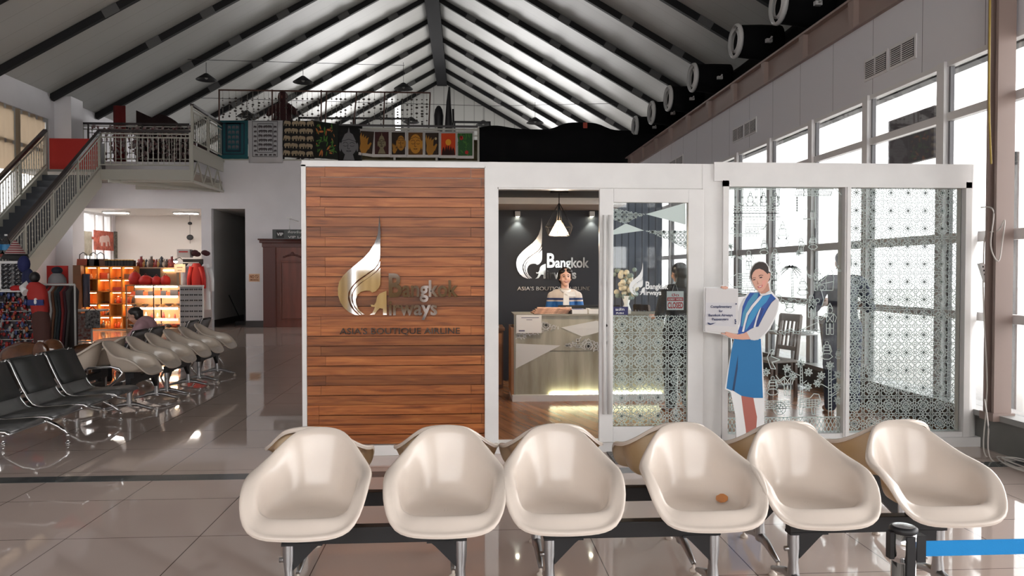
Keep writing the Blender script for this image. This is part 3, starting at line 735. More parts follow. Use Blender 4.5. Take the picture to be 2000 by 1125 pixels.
def PD(x, y): q = C3(155 + (x - 80) * .178, 343 + (y - 80) * .178); return (q.x, YG, q.z)
m = MB(); logo(m, PD, .001); m.build('logo_film', mat('white_film', (.82, .84, .84), .6), gp)
m = MB(); a, c = C3(78, 538), C3(150, 574); m.box(a.x, c.x, YG - .001, YG, c.z, a.z); ps = m.build('push_sticker', mat('navy_sticker', (.01, .012, .09), .4), gp)
m = MB(); text(m, '\u0e1c\u0e25\u0e31\u0e01', a.x + .035, c.x - .035, c.z + .038, .022, YG - .003, .001, bold=.01); text(m, 'PUSH', a.x + .04, c.x - .04, c.z + .010, .013, YG - .003, .001, bold=.02)
m.build('sticker_text', wht, ps)
# closed sign hanging inside the glass
a, c = C3(324, 470), C3(398, 553)
YC = YS + .0
sg = empty('closed_sign', ((a.x + c.x) / 2, YC, a.z), 'small white and red closed sign hanging on a string behind the door glass', 'sign')
m = MB(); m.box(a.x, c.x, YC, YC + .004, c.z, a.z); bd = WB(m, 'board', wht, sg)
m = MB(); zr1 = C3(0, 498).z; zr0 = C3(0, 514).z; m.box(a.x + .004, c.x - .004, YC - .001, YC, zr0, zr1); 
text(m, 'CLOSED', a.x + .008, c.x - .006, C3(0, 546).z, C3(0, 520).z - C3(0, 546).z, YC - .001, .001, bold=.03); text(m, '\u0e1b\u0e34\u0e14', a.x + .045, c.x - .045, C3(0, 493).z, .022, YC - .001, .001, bold=.02)
m.build('red_lettering', mat('sign_red', (.5, .01, .02), .5), bd)
m = MB(); text(m, "SORRY WE'RE", a.x + .012, c.x - .012, zr0 + .007, .017, YC - .002, .001, bold=.02); m.build('white_lettering', wht, bd)
m = MB(); k_ = C3(360, 432); m.tube([(a.x + .05, YC, a.z), (k_.x, YC, k_.z), (c.x - .05, YC, a.z)], .002, 5); m.ball((k_.x, YC, k_.z), .009); WB(m, 'string', wht, sg)

# ------------------------------------------------------------ inside the booth
fl = mat('lounge_wood_floor', (.3, .13, .06), .22)
nt, N, L, bs = nod(fl)
tc = N.new('ShaderNodeTexCoord'); mp = N.new('ShaderNodeMapping'); mp.inputs['Rotation'].default_value = (0, 0, math.radians(72)); L.new(tc.outputs['Object'], mp.inputs[0])
br = N.new('ShaderNodeTexBrick'); L.new(mp.outputs[0], br.inputs['Vector']); br.inputs['Scale'].default_value = 1; br.inputs['Brick Width'].default_value = 1.1; br.inputs['Row Height'].default_value = .2; br.inputs['Mortar Size'].default_value = .003
br.inputs['Color1'].default_value = (.46, .22, .11, 1); br.inputs['Color2'].default_value = (.33, .145, .07, 1); br.inputs['Mortar'].default_value = (.05, .02, .01, 1)
mp2 = N.new('ShaderNodeMapping'); mp2.inputs['Scale'].default_value = (1, 9, 1); L.new(mp.outputs[0], mp2.inputs[0])
nz_ = N.new('ShaderNodeTexNoise'); nz_.inputs['Scale'].default_value = 1.6; nz_.inputs['Detail'].default_value = 6; L.new(mp2.outputs[0], nz_.inputs['Vector'])
mxx = N.new('ShaderNodeMix'); mxx.data_type = 'RGBA'; mxx.blend_type = 'MULTIPLY'; mxx.inputs[0].default_value = .8; L.new(br.outputs[0], mxx.inputs[6]); 
cr = N.new('ShaderNodeValToRGB'); L.new(nz_.outputs['Fac'], cr.inputs[0]); cr.color_ramp.elements[0].position = .3; cr.color_ramp.elements[0].color = (.5, .45, .4, 1); cr.color_ramp.elements[1].color = (1.4, 1.3, 1.2, 1); L.new(cr.outputs[0], mxx.inputs[7])
L.new(mxx.outputs[2], bs.inputs['Base Color'])
S(MB().box(-1.33, XW - .14, YB + .12, 17.9, .0, FZ).build('floor_lounge', fl))
YL = 10.6
nw = MB(); nw.box(-1.33, 2.05, YL, YL + .1, FZ, 2.52); nw.box(1.95, 2.05, YL + .1, 17.9, FZ, 2.52)
S(nw.build('wall_lounge', navy_wall))
S(MB().box(2.05, XW - .14, 17.9, 18.0, FZ, 3.3).build('wall_lounge_back', axis_lines('rib_shade_blue_grey', (.11, .125, .16), (.03, .035, .05), [(0, .16, .02)], .03, .5)))  # corrugation shade painted as dark stripes on a flat wall
S(MB().box(-1.33, 2.05, 9.66, YL, 2.45, 2.53).build('ceiling_lounge', mat('beige_ceiling', (.35, .28, .23), .6)))
S(MB().box(-1.33, 2.05, 9.64, 9.66, 2.45, 2.53).build('trim_4', white_gloss))
S(MB().box(-1.33, 2.05, YB + .12, 9.64, 2.53, 2.56).build('ceiling_lounge_front', black))
P5 = lambda x, y: (1.062 + (x - 410) * U4 * .978, YL - .02, 2.347 - (y - 82) * U4 * .978)
lg = empty('logo_sign', (1.062, YL - .015, 1.5), 'polished steel flame emblem and airline lettering on the dark wall behind the receptionist', 'sign')
m = MB(); logo(m, P5, .012, 0, 1, word=False); WB(m, 'emblem', [mat('satin_steel', (.52, .52, .52), .12, metal=1), mirror_edge], lg)
m = MB(); logo(m, P5, .012, shapes=False); WB(m, 'airline_name', MATS['satin_steel'], lg)
m = MB(); logo(m, P5, .010, shapes=False, word=False, tagline=True); WB(m, 'tagline', MATS['satin_steel'], lg)
# cube wall lights
for i, px in enumerate((1011, 1156)):
    q = at(px, 418, Y=YL - .05)
    o = empty('wall_light', (q.x, YL, q.z), ('small square downlight on the navy wall left of the pendant lamp', 'small square downlight on the navy wall right of the pendant lamp')[i], 'wall light', 'downlights on the navy wall')
    MB().box(-.035, .035, -.085, -.002, -.035, .035).build('housing', mat('silver_housing', (.5, .5, .5), .4), o)
    MB().box(-.018, .018, -.06, -.025, -.039, -.036).build('lens', mat('downlight_lens', (1, 1, 1), .4, emit=(1, .95, .7), estr=60), o)
    l = bpy.data.lights.new('downlight', 'SPOT'); l.energy = 9; l.color = (1, .95, .72); l.spot_size = math.radians(95); l.spot_blend = .5; l.shadow_soft_size = .015
    lo = bpy.data.objects.new('downlight', l); COL.objects.link(lo); lo.parent = o; lo.location = (0, -.045, -.045); lo.rotation_euler = (math.radians(-8), 0, 0)
# pendant
q = at(1092, 388, Y=8.6)
o = empty('pendant_lamp', (q.x, 8.6, 2.53), 'black wire cage pendant lamp with glowing cream shade above the reception desk', 'lamp')
MB().box(-.1, .1, -.03, .03, -.05, -.002).tube([(0, 0, -.05), (0, 0, -.2)], .006, 6).build('ceiling_mount', black, o)
zt, zb_ = -.355, -.525
m = MB(); 
hexr = lambda r, z: [(r * math.cos(PI / 3 * k + .26), r * math.sin(PI / 3 * k + .26), z) for k in range(6)]
top, bot = hexr(.028, zt), hexr(.125, zb_)
m.grid([top + [top[0]], bot + [bot[0]]], smooth=False); m.flat = True
m.build('lamp_shade', mat('lit_cream_shade', (.9, .75, .55), .7, emit=(1, .62, .32), estr=1.6, transl=.3), o)
m = MB(); wide = hexr(.165, -.425)
for a, c, d_ in zip(hexr(.004, -.16), wide, hexr(.128, zb_)): m.tube([a, c, d_], .003, 5); m.tube([a, (d_[0] * .25, d_[1] * .25, zt)], .003, 5)
for k in range(6): m.tube([wide[k], wide[(k + 1) % 6]], .003, 5); m.tube([bot[k], bot[(k + 1) % 6]], .004, 5); m.tube([top[k], bot[k]], .0035, 5)
m.build('wire_cage', black, o)
m = MB(); m.ball((0, 0, -.47), .032); m.build('bulb', mat('lit_bulb', (1, 1, 1), .4, emit=(1, .8, .55), estr=70), o)
l = bpy.data.lights.new('pendant_light', 'POINT'); l.energy = 14; l.color = (1, .8, .6); l.shadow_soft_size = .05
lo = bpy.data.objects.new('pendant_light', l); COL.objects.link(lo); lo.parent = o; lo.location = (0, 0, -.56)

# reception desk
YC0, YC1 = 8.92, 9.45; cx0, cx1 = .575, 2.35; CT = 1.105
desk = empty('reception_desk', ((cx0 + cx1) / 2, YC0, FZ), 'reception desk with pale stone patterned front lit along its foot', 'desk')
stone = mat('veined_pale_stone', (.27, .245, .185), .35, col2=(.46, .44, .36), scale=2.2, stretch=(3.2, 1, .5))
m = MB(); m.box(cx0 + .02, cx1, YC0, YC0 + .03, FZ + .07, CT - .02); fp = WB(m, 'front_panel', stone, desk)
m = MB(); m.box(cx0, cx1, YC0 - .015, YC1, CT - .02, CT); m.box(cx0, cx0 + .02, YC0 - .012, YC0, FZ + .07, CT); WB(m, 'countertop', mat('grey_green_top', (.30, .29, .25), .4), desk)
m = MB(); m.box(cx0 - .02, cx1, YC0 - .06, YC1, FZ, FZ + .075); WB(m, 'foot_ledge', white_gloss, desk)
m = MB(); m.box(cx0 - .03, cx0 + .005, YC0 - .0, YC1, FZ + .07, .95); m.box(cx0, cx1, YC1 - .03, YC1, FZ + .07, .95); WB(m, 'side_panel', mat('orange_brown_wood', (.38, .17, .07), .4, var=.15, scale=3), desk)
m = MB(); m.box(cx0 + .42, cx1 - .03, YC0 - .022, YC0 - .006, FZ + .076, FZ + .086); WB(m, 'light_strip', mat('led_strip', (1, 1, 1), .4, emit=(1, .98, .62), estr=16), desk)
E2 = lambda x, y: at(960 + x / 3.127, 500 + y / 3.127, Y=YC0 - .004)
m = MB()
for poly in ([(150, 535), (420, 547), (148, 688)], [(425, 437), (640, 395), (760, 420), (640, 470), (553, 492)]): m.prism([E2(*p) for p in poly], (0, -.001, 0), (0, .003, 0))
m.build('white_triangle_decor', mat('matt_white_film', (.7, .7, .69), .5), fp)
m = MB()
for poly in ([(150, 462), (310, 400), (425, 437), (310, 465), (150, 518)], [(443, 548), (548, 495), (700, 545), (700, 590)]):
    cp = [(E2(*p).x, E2(*p).z) for p in poly]; lattice(m, cx0, cx1, .6, 1.08, YC0 - .005, s=.25, wd=.010, clip=cp)
m.build('lattice_decor', MATS['matt_white_film'], fp)
m = MB(); q = E2(0, 583); m.box(cx0 + .02, cx1, YC0 - .003, YC0, q.z - .002, q.z + .002); m.build('panel_joint', black, fp)
a, c = E2(150, 360), E2(305, 470)
nt_ = empty('paper_notice', (a.x, YC0 - .01, c.z), 'white printed notice taped to the upper left corner of the reception desk', 'notice')
m = MB(); m.box(a.x, c.x, YC0 - .018, YC0 - .016, c.z, a.z); WB(m, 'sheet', wht, nt_)
m = MB(); m.box(a.x + .06, c.x - .03, YC0 - .019, YC0 - .018, a.z - .035, a.z - .028); m.box(a.x + .12, c.x - .11, YC0 - .019, YC0 - .018, a.z - .06, a.z - .054)
m.box(a.x + .03, a.x + .10, YC0 - .019, YC0 - .018, c.z + .02, c.z + .035); WB(m, 'print', mat('print_grey', (.12, .12, .2), .6), nt_)
# things on the desk
def flat_item(name, x0, x1, y0, y1, z0, z1, m, label, cat, group=None, rz=0, inner=None):
    o = empty(name, ((x0 + x1) / 2, (y0 + y1) / 2, z0), label, cat, group, rz)
    hx, hy = (x1 - x0) / 2, (y1 - y0) / 2
    MB().box(-hx, hx, -hy, hy, 0, z1 - z0).build('cover', m, o)
    if inner: MB().box(-hx * .75, hx * .75, -hy * .7, hy * .7, z1 - z0, z1 - z0 + .001).build('picture', inner, o)
    return o
pinkp = mat('pink_newsprint', (.62, .38, .28), .7, var=.25, scale=25)
for i in range(4):
    x = .80 + i * .02
    flat_item('newspaper', x + .0, x + .40, 8.91, 9.2, CT + .001 + i * .017, CT + .016 + i * .017, pinkp, ('pink newspaper at the bottom of the stack on the reception desk', 'pink newspaper second from the bottom of the stack on the desk', 'pink newspaper second from the top of the stack on the desk', 'pink newspaper lying on top of the stack on the desk')[i], 'newspaper', 'newspapers on the reception desk', math.radians(4 - 3 * i))
bl = mat('magazine_blue', (.02, .05, .25), .4); dk_ = mat('magazine_dark', (.06, .07, .07), .4, var=.6, scale=30)
flat_item('magazine', 1.25, 1.43, 8.91, 9.17, CT + .001, CT + .05, wht, 'magazine with a white cover and blue picture beside the pink newspapers', 'magazine', 'magazines on the reception desk', .05, bl)
flat_item('magazine', 1.46, 1.72, 8.91, 9.2, CT + .001, CT + .055, wht, 'magazine with a dark landscape picture on the reception desk', 'magazine', 'magazines on the reception desk', -.03, dk_)
flat_item('magazine', 1.75, 1.95, 8.91, 9.2, CT + .001, CT + .045, wht, 'plain white magazine nearest the door on the reception desk', 'magazine', 'magazines on the reception desk', .02)
q = empty('screen_box', (1.5, 9.33, CT), 'low black screen seen from behind in front of the receptionist', 'screen')
m = MB(); m.box(1.14, 1.9, 9.3, 9.33, CT + .005, CT + .085); m.box(1.3, 1.5, 9.29, 9.4, CT, CT + .01); WB(m, 'casing', black, q)
m = MB(); a = at(1110, 603, Y=9.3); m.box(a.x - .03, a.x + .04, 9.298, 9.3, CT + .035, CT + .065); WB(m, 'label_sticker', wht, q)
# low wooden cabinet left of desk
q = empty('wooden_cabinet', (.1, 9.9, FZ), 'low brown wooden cabinet against the navy wall left of the desk', 'cabinet')
ow = MATS['orange_brown_wood']; dw = mat('dark_cabinet_wood', (.16, .07, .035), .4, var=.2, scale=4)
m = MB(); m.box(-.5, .5, 9.9, 10.55, FZ, .84); m.box(-.52, .52, 9.87, 10.57, .84, .87); WB(m, 'body', dw, q)
for i in range(2): m = MB(); m.box(-.48 + i * .49, -.01 + i * .49, 9.885, 9.9, FZ + .05, .8); dd = WB(m, 'door', ow, q); MB().box(-.04 + i * .05, -.02 + i * .05, 9.87, 9.885, .45, .6).build('handle', brushed, dd)
flat_item('document_folder', .02, .45, 9.95, 10.2, .871, .89, mat('grey_folder', (.25, .24, .25), .6), 'dark grey folders lying on the low wooden cabinet', 'folder')
# flowers beside the wall
q = at(1222, 545, Y=9.3)
o = empty('flower_arrangement', (q.x, 9.25, CT), 'round arrangement of cream flowers on the reception desk behind the glass door', 'flowers')
MB().lathe([(.05, 0), (.06, .02), (.03, .1), (.06, .2), (.055, .2), (.02, .1)], (0, 0, 0), 14).build('vase', wht, o)
m = MB()
for k in range(26):
    a = R.uniform(0, 2 * PI); r = R.uniform(.02, .15); z = .34 + R.uniform(-.13, .15)
    m.ball((r * math.cos(a), r * math.sin(a) * .7, z), .035, seg=8, rings=5)
m.build('blossoms', mat('cream_blossom', (.75, .66, .5), .6, var=.2, scale=20), o)
m = MB()
for k in range(30):
    a = R.uniform(0, 2 * PI); r = R.uniform(.05, .18); z = .32 + R.uniform(-.15, .2)
    m.ball((r * math.cos(a), r * math.sin(a) * .7, z), .03, .012, .03, 6, 4)
m.build('leaves', mat('pale_green_leaf', (.25, .32, .3), .6), o)

# ============================================================ CHAIRS
def interp(t, tab):
    for (a, va), (b_, vb) in zip(tab[:-1], tab[1:]):
        if t <= b_:
            k = (t - a) / (b_ - a); return [x + (y - x) * k for x, y in zip(va, vb)]
    return list(tab[-1][1])
# rim of the shell by angle (0 = front, 180 = back): x, y, z above the seat
RIM = [(0, (0, -.262, -.022)), (22, (.125, -.258, -.018)), (38, (.208, -.238, -.002)), (50, (.248, -.196, .05)), (62, (.266, -.14, .12)), (77, (.272, -.06, .166)), (95, (.272, .03, .182)),
       (108, (.252, .10, .196)), (122, (.208, .165, .236)), (138, (.163, .225, .285)), (152, (.118, .268, .322)), (166, (.062, .29, .338)), (180, (0, .296, .342))]
def rimp(d):
    s_ = 1 if d <= 180 else -1; dd = d if d <= 180 else 360 - d
    # smooth the table a little
    acc = [0, 0, 0]
    for o_, wt in ((-7, .25), (0, .5), (7, .25)):
        q = dd + o_; m_ = 1
        if q < 0: q = -q; m_ = -1
        if q > 180: q = 360 - q; m_ = -1
        v = interp(q, RIM); acc[0] += v[0] * m_ * wt; acc[1] += v[1] * wt; acc[2] += v[2] * wt
    return acc[0] * s_, acc[1], acc[2]
PF_FRONT = [(0, (0, 0)), (.35, (.42, .0)), (.55, (.64, .0)), (.68, (.76, .0)), (.8, (.86, .12)), (.9, (.945, .45)), (1, (1, 1))]
PF_ARM = [(0, (0, 0)), (.3, (.42, .0)), (.46, (.64, .02)), (.57, (.74, .12)), (.68, (.775, .38)), (.79, (.80, .72)), (.88, (.84, .93)), (.94, (.90, 1.0)), (1, (1.0, 1.0))]
PF_BACK = [(0, (0, 0)), (.3, (.38, .0)), (.48, (.58, .025)), (.60, (.70, .10)), (.72, (.78, .28)), (.85, (.87, .60)), (.94, (.945, .88)), (1, (1.0, 1.0))]
def shell_pt(d, t):
    x, y, z = rimp(d); dd = d if d <= 180 else 360 - d
    def pf(T):
        acc = [0, 0]
        for o_ in (-.05, 0, .05):
            v = interp(min(1, max(0, t + o_)), T); acc[0] += v[0] / 3; acc[1] += v[1] / 3
        if t > .97: v = interp(t, T); acc = v
        return acc
    f, a, b_ = pf(PF_FRONT), pf(PF_ARM), pf(PF_BACK)
    if dd < 30: w1, w2, w3 = 1, 0, 0
    elif dd < 60: k = (dd - 30) / 30; w1, w2, w3 = 1 - k, k, 0
    elif dd < 105: w1, w2, w3 = 0, 1, 0
    elif dd < 140: k = (dd - 105) / 35; w1, w2, w3 = 0, 1 - k, k
    else: w1, w2, w3 = 0, 0, 1
    h = f[0] * w1 + a[0] * w2 + b_[0] * w3; g = f[1] * w1 + a[1] * w2 + b_[1] * w3
    wf = 1 if dd < 42 else max(0, 1 - (dd - 42) / 34); wf = wf * wf * (3 - 2 * wf)
    u = min(1, max(0, (h - .60) / .36)); bump = .034 * wf * math.sin(PI * min(1, u * 1.0)) ** 1.0 if u < 1 else 0
    return Vector((x * h, y * h, z * g + bump))
NA, NT = 64, 22
def shell_mesh(inner, outer):
    m = MB()
    G = [[shell_pt(360 * j / NA, .02 + .98 * i / (NT - 1)) for j in range(NA)] for i in range(NT)]
    def nrm(i, j):
        a = G[min(i + 1, NT - 1)][j] - G[max(i - 1, 0)][j]; b_ = G[i][(j + 1) % NA] - G[i][(j - 1) % NA]
        return a.cross(b_).normalized()
    # rolled lip: outward and downward from the rim
    lip = []
    for k, (o_, dz) in enumerate(((.009, -.001), (.016, -.006), (.018, -.015), (.012, -.024))):
        row = []
        for j in range(NA):
            p = G[-1][j]; r = Vector((p.x, p.y * .9, 0)); 
            if r.length > 1e-6: r.normalize()
            back = max(0, min(1, (p.z - .2) / .15))
            row.append(p + r * o_ + Vector((0, 0, dz)))
        lip.append(row)
    m.grid(G + lip, 0, True, closed=True)
    m.add([G[0][j] for j in range(NA)], [tuple(range(NA))], 0)
    th = .007
    O = []
    for i in range(NT):
        O.append([G[i][j] - nrm(i, j) * (-th if nrm(0, 0).z < 0 else th) for j in range(NA)])
    m.grid(O[:-1] + [[lip[-1][j] * 1.0 for j in range(NA)]][:1], 1, True, closed=True)
    m.add([O[0][j] for j in range(NA)], [tuple(range(NA))[::-1]], 1)
    m.flat = True
    o = m
    return o
SH = None
def shell_chair(name, label, loc, rz, group, mats, z0=.475, cat='chair', stain=False):
    global SH
    o = empty(name, (loc[0], loc[1], 0), label, cat, group, rz)
    key = 'shellmesh' + mats[0].name
    if key in bpy.data.meshes: sh = bpy.data.objects.new('shell', bpy.data.meshes[key]); COL.objects.link(sh)
    else: sh = shell_mesh(0, 1).build('shell', mats); sh.data.name = key
    sh.parent = o; sh.location = (0, 0, z0)
    if 'mountmesh' in bpy.data.meshes: mt = bpy.data.objects.new('mounting_plate', bpy.data.meshes['mountmesh']); COL.objects.link(mt)
    else:
        m = MB(); m.box(-.11, .11, -.10, .10, -.014, -.007); m.box(-.09, .09, -.05, .05, -.083, -.012); mt = m.build('mounting_plate', black); mt.data.name = 'mountmesh'
    mt.parent = o; mt.location = (0, 0, z0)
    return o
def bench_frame(name, label, x0, x1, y, legs, group, axis='x', cat='bench frame', front=.265):
    """black beam with cast pedestals; local frame: beam along local x"""
    L0 = (x1 - x0) / 2; xc = (x0 + x1) / 2
    o = empty(name, (xc, y, 0) if axis == 'x' else (y, xc, 0), label, cat, group, 0 if axis == 'x' else PI / 2)
    m = MB(); m.box(-L0, L0, -.03, .03, .315, .392); m.build('beam', black, o, bevel=.004)
    for lx in legs:
        lx -= xc; s_ = -1 if lx > 0 else 1
        m = MB()
        prof = [(.30, .03, .03), (.24, .032, .03), (.17, .028, .022), (.11, .034, .028), (.07, .05, .022)]
        G = []
        for z, hy, hx in [(.315, .03, .03)] + prof[1:]:
            G.append([(lx + hx * math.cos(2 * PI * k / 12), hy * math.sin(2 * PI * k / 12) * 1.0, z) for k in range(12)])
        m.grid(G, closed=True)
        for sg_ in (-1, 1):
            P = [(lx, 0, .10), (lx, sg_ * .1, .085), (lx, sg_ * .2, .055), (lx, sg_ * (front - .01), .04)]
            m.tube(P, .02, 8, rs=[.026, .022, .016, .012])
        lg_ = m.build('leg', brushed, o)
        for sg_ in (-1, 1):
            q = MB(); q.lathe([(.008, .04), (.008, .02), (.022, .012), (.024, 0), (0, 0)], (lx, sg_ * (front - .015), 0), 12); q.build('foot_glide', cream, lg_)
        m = MB(); m.prism([(lx + s_ * .022, 0, .315), (lx + s_ * .15, 0, .315), (lx + s_ * .12, 0, .29), (lx + s_ * .022, 0, .19)], (0, -.02, 0), (0, .02, 0)); m.box(lx - .03, lx + s_ * .16, -.034, .034, .31, .322); m.build('bracket', black, o)
        m = MB(); m.lathe([(0, -.03), (.012, -.028), (.012, 0)], (lx - s_ * .018, 0, .235), 10, ax='x'); m.build('bolt', brushed, o)
    return o
fx = [-.725, -.088, .46, 1.13, 1.665, 2.275]; YF = 3.62
lab = ['leftmost of the six front cream shell chairs', 'second from the left of the six front cream shell chairs', 'third from the left of the six front cream shell chairs', 'front cream shell chair with an orange mark on its seat', 'second from the right of the six front cream shell chairs', 'rightmost of the six front cream shell chairs, cut off by the photo edge']
spot = None
for i, x in enumerate(fx):
    c = shell_chair('shell_chair', lab[i], (x, YF), 0, 'front row of cream shell chairs', [cream, cream_back])
    if i == 3:
        m = MB(); P = []
        def on_shell(px, py):
            # nearest inner-surface point along the view ray
            best = None
            e = Vector((0, 0, EYE)); d = (at(px, py, Y=3.6) - e).normalized()
            for a_i in range(100, 261, 2):
                for t_i in range(10, 101, 1):
                    p = shell_pt(a_i, t_i / 100) + Vector((x, YF, .475)); v = p - e; dist = (v - d * v.dot(d)).length
                    if best is None or dist < best[0]: best = (dist, p)
            return best[1] - d * .02 - Vector((x, YF, 0))
        pts = [on_shell(1410 + 12 * math.cos(2 * PI * k / 14), 973 + 9 * math.sin(2 * PI * k / 14))  for k in range(14)]
        m.add(pts, [tuple(range(14))]); m.flat = True
        s_ = m.build('worn_spot', mat('worn_orange_spot', (.62, .24, .07), .5), c); s_['label'] = 'round worn orange patch'
    if i == 1:
        pass
for i, (a, b_) in enumerate(((0, 1), (2, 3), (4, 5))):
    l0, l1 = [(-.83, -.02), (.41, 1.215), (1.62, 2.36)][i]
    bench_frame('bench_frame', ['black beam on cast legs under the two leftmost front cream chairs', 'black beam on cast legs under the two middle front cream chairs', 'black beam on cast legs under the two rightmost front cream chairs'][i], l0 - .03, l1 + .03, YF + .05, (l0, l1), 'bench frames of the front row')
bx = [-.79, -.10, .48, 1.13, 1.71, 2.34]; YK = 4.23
for i, x in enumerate(bx):
    shell_chair('shell_chair', 'cream shell chair turned away, back to back with the ' + ['leftmost front chair', 'second front chair from left', 'third front chair from left', 'front chair marked orange', 'second front chair from right', 'rightmost front chair'][i], (x, YK), PI, 'rear row of cream shell chairs', [cream, cream_back])
for i, (l0, l1) in enumerate(((-.86, -.06), (.40, 1.22), (1.68, 2.5))):
    bench_frame('bench_frame', ['rear black beam on cast legs behind the two leftmost front cream chairs', 'rear black beam on cast legs behind the two middle front cream chairs', 'rear black beam on cast legs behind the two rightmost front cream chairs'][i], l0 - .03, l1 + .03, YK + .02, (l0, l1), 'bench frames of the rear row')
# side row along the hall
XS = -3.78
ys = [9.0, 9.6, 10.15, 10.75, 11.3, 11.95]
nm = ['nearest', 'second', 'third', 'fourth', 'fifth', 'farthest']
for i, y in enumerate(ys):
    shell_chair('shell_chair', ['nearest of the six beige shell chairs in the side row facing the booth', 'second nearest of the six beige shell chairs in the side row', 'third nearest of the six beige shell chairs in the side row', 'fourth nearest of the six beige shell chairs in the side row', 'fifth nearest of the six beige shell chairs in the side row', 'farthest of the six beige shell chairs in the side row facing the booth'][i], (XS, y), PI / 2, 'side row of beige shell chairs', [beige_shell, beige_shell])
for i, (l0, l1) in enumerate(((8.95, 9.72), (10.05, 10.82), (11.25, 12.05))):
    bench_frame('bench_frame', ['black beam on cast legs under the two nearest beige side chairs', 'black beam on cast legs under the middle two beige side chairs', 'black beam on cast legs under the two farthest beige side chairs'][i], l0 - .03, l1 + .03, XS - .02, (l0, l1), 'bench frames of the side row', axis='y', front=.28)
XB2 = -4.42
for i, y in enumerate((9.0, 9.6)):
    shell_chair('shell_chair', ['beige shell chair facing the shop, nearer of the two', 'beige shell chair facing the shop, farther of the two'][i], (XB2, y), -PI / 2, 'beige shell chairs facing the shop', [beige_shell, beige_shell])
bench_frame('bench_frame', 'black beam on cast legs under the two beige chairs facing the shop', 8.95, 9.7, XB2 + .02, (9.0, 9.66), 'bench frames of the side row', axis='y', front=.28)

# black airport seats
def black_seat(y, x, sgn, label, group, arm=False, holes=False, xb=0):
    """seat facing +X (sgn=1) or -X"""
    o = empty('beam_seat', (x, y, 0), label, 'seat', group, 0 if sgn > 0 else PI)
    hw = .245
    prof = [(.02, .80), (.06, .70), (.115, .58), (.165, .49), (.20, .445), (.25, .42), (.31, .415), (.45, .425), (.58, .435), (.64, .43), (.665, .41)]
    G = [[(px, yy, pz) for yy in (-hw, -hw * .5, 0, hw * .5, hw)] for px, pz in prof]
    m = MB().grid(G); m.flat = True
    m.build('seat_shell', grey_metal, o, solid=.006)
    G = [[(px + .012, yy, pz + .008) for yy in (-hw + .02, 0, hw - .02)] for px, pz in ((.012, .815), (.03, .775), (.055, .715), (.115, .585), (.15, .525))]
    m = MB().grid(G); m.flat = True; m.build('back_pad', black_vinyl, o, solid=.03)
    G = [[(px, yy, pz + .012) for yy in (-hw + .02, 0, hw - .02)] for px, pz in prof[5:]]
    m = MB().grid(G); m.flat = True; m.build('seat_pad', mat('worn_black_vinyl', (.03, .03, .03), .3, col2=(.10, .10, .10), scale=9), o, solid=.012)
    for s_ in (-1, 1):
        MB().tube([(0, s_ * hw, .83)] + [(px, s_ * hw, pz) for px, pz in prof], .009, 8).build('side_frame', chrome, o)
    if arm:
        m = MB(); yy = hw + .03
        m.tube([(.10, yy, .58), (.16, yy, .62), (.38, yy, .63), (.46, yy, .61), (.49, yy, .57), (.44, yy, .50), (.34, yy, .41), (.26, yy, .40), (.2, yy, .43)], .013, 8)
        m.build('armrest', chrome, o)
    return o
XBB = -3.97
for i, (y, ar) in enumerate(((6.02, False), (6.60, False), (7.18, False), (7.76, True))):
    if i == 1: continue
    black_seat(y, XBB, 1, ['black padded airport seat facing the booth at the left photo edge', '', 'black padded airport seat facing the booth in the middle of its bench', 'black padded airport seat with a chrome armrest, next to the beige chairs'][i], 'black airport seats facing the booth', ar)
black_seat(6.60, XBB, 1, 'black airport seat facing the booth beside the left edge of the photo', 'black airport seats facing the booth')
for i, y in enumerate((6.62, 7.2, 7.78)):
    black_seat(y, XBB - .03, -1, ['black airport seat facing the shop, nearest the camera', 'black airport seat facing the shop, middle of the near bench', 'black airport seat facing the shop, farthest on the near bench'][i], 'black airport seats facing the shop')
o = empty('beam_bench_frame', (XBB, 7.2, 0), 'black beam on arched chrome legs carrying the near black airport seats', 'bench frame')
m = MB(); m.box(XBB - .04, XBB + .04, 5.6, 8.62, .33, .40); m.box(XBB + .2, XBB + .24, 5.6, 8.62, .365, .395); m.box(XBB - .24, XBB - .2, 5.6, 8.62, .365, .395); WB(m, 'beam', black, o)
for y in (6.0, 7.35, 8.45):
    m = MB(); m.tube([(XBB, y, .33), (XBB, y, .22)], .022, 10)
    for s_ in (-1, 1):
        m.tube([(XBB, y, .235), (XBB + s_ * .12, y, .21), (XBB + s_ * .22, y, .155), (XBB + s_ * .29, y, .09)], .02, 8, rs=[.026, .022, .018, .018])
    lg_ = WB(m, 'leg', chrome, o)
    for s_ in (-1, 1): MB().lathe([(.018, .09), (.02, .05), (.011, .045), (.011, .02), (.022, .015), (.024, 0), (0, 0)], (XBB + s_ * .29, y, 0), 12).build('levelling_foot', chrome, lg_)
# black seats further back, facing the shop
for i, y in enumerate((10.5, 11.07, 12.5, 13.1)):
    black_seat(y, -4.28, -1, 'black airport seat facing the shop behind the beige row, ' + ['nearest of four', 'second of four', 'third of four', 'farthest of four'][i], 'black airport seats behind the beige row')
o = empty('beam_bench_frame', (-4.28, 11.7, 0), 'black beam on chrome legs under the far black seats facing the shop', 'bench frame')
m = MB(); m.box(-4.36, -4.28, 10.2, 13.4, .33, .40); WB(m, 'beam', black, o)
for y in (10.4, 11.9, 13.2):
    m = MB(); m.tube([(-4.32, y, .33), (-4.32, y, .2)], .02, 8)
    for s_ in (-1, 1): m.tube([(-4.32, y, .22), (-4.32 + s_ * .2, y, .14), (-4.32 + s_ * .27, y, .0)], .016, 8)
    WB(m, 'leg', chrome, o)

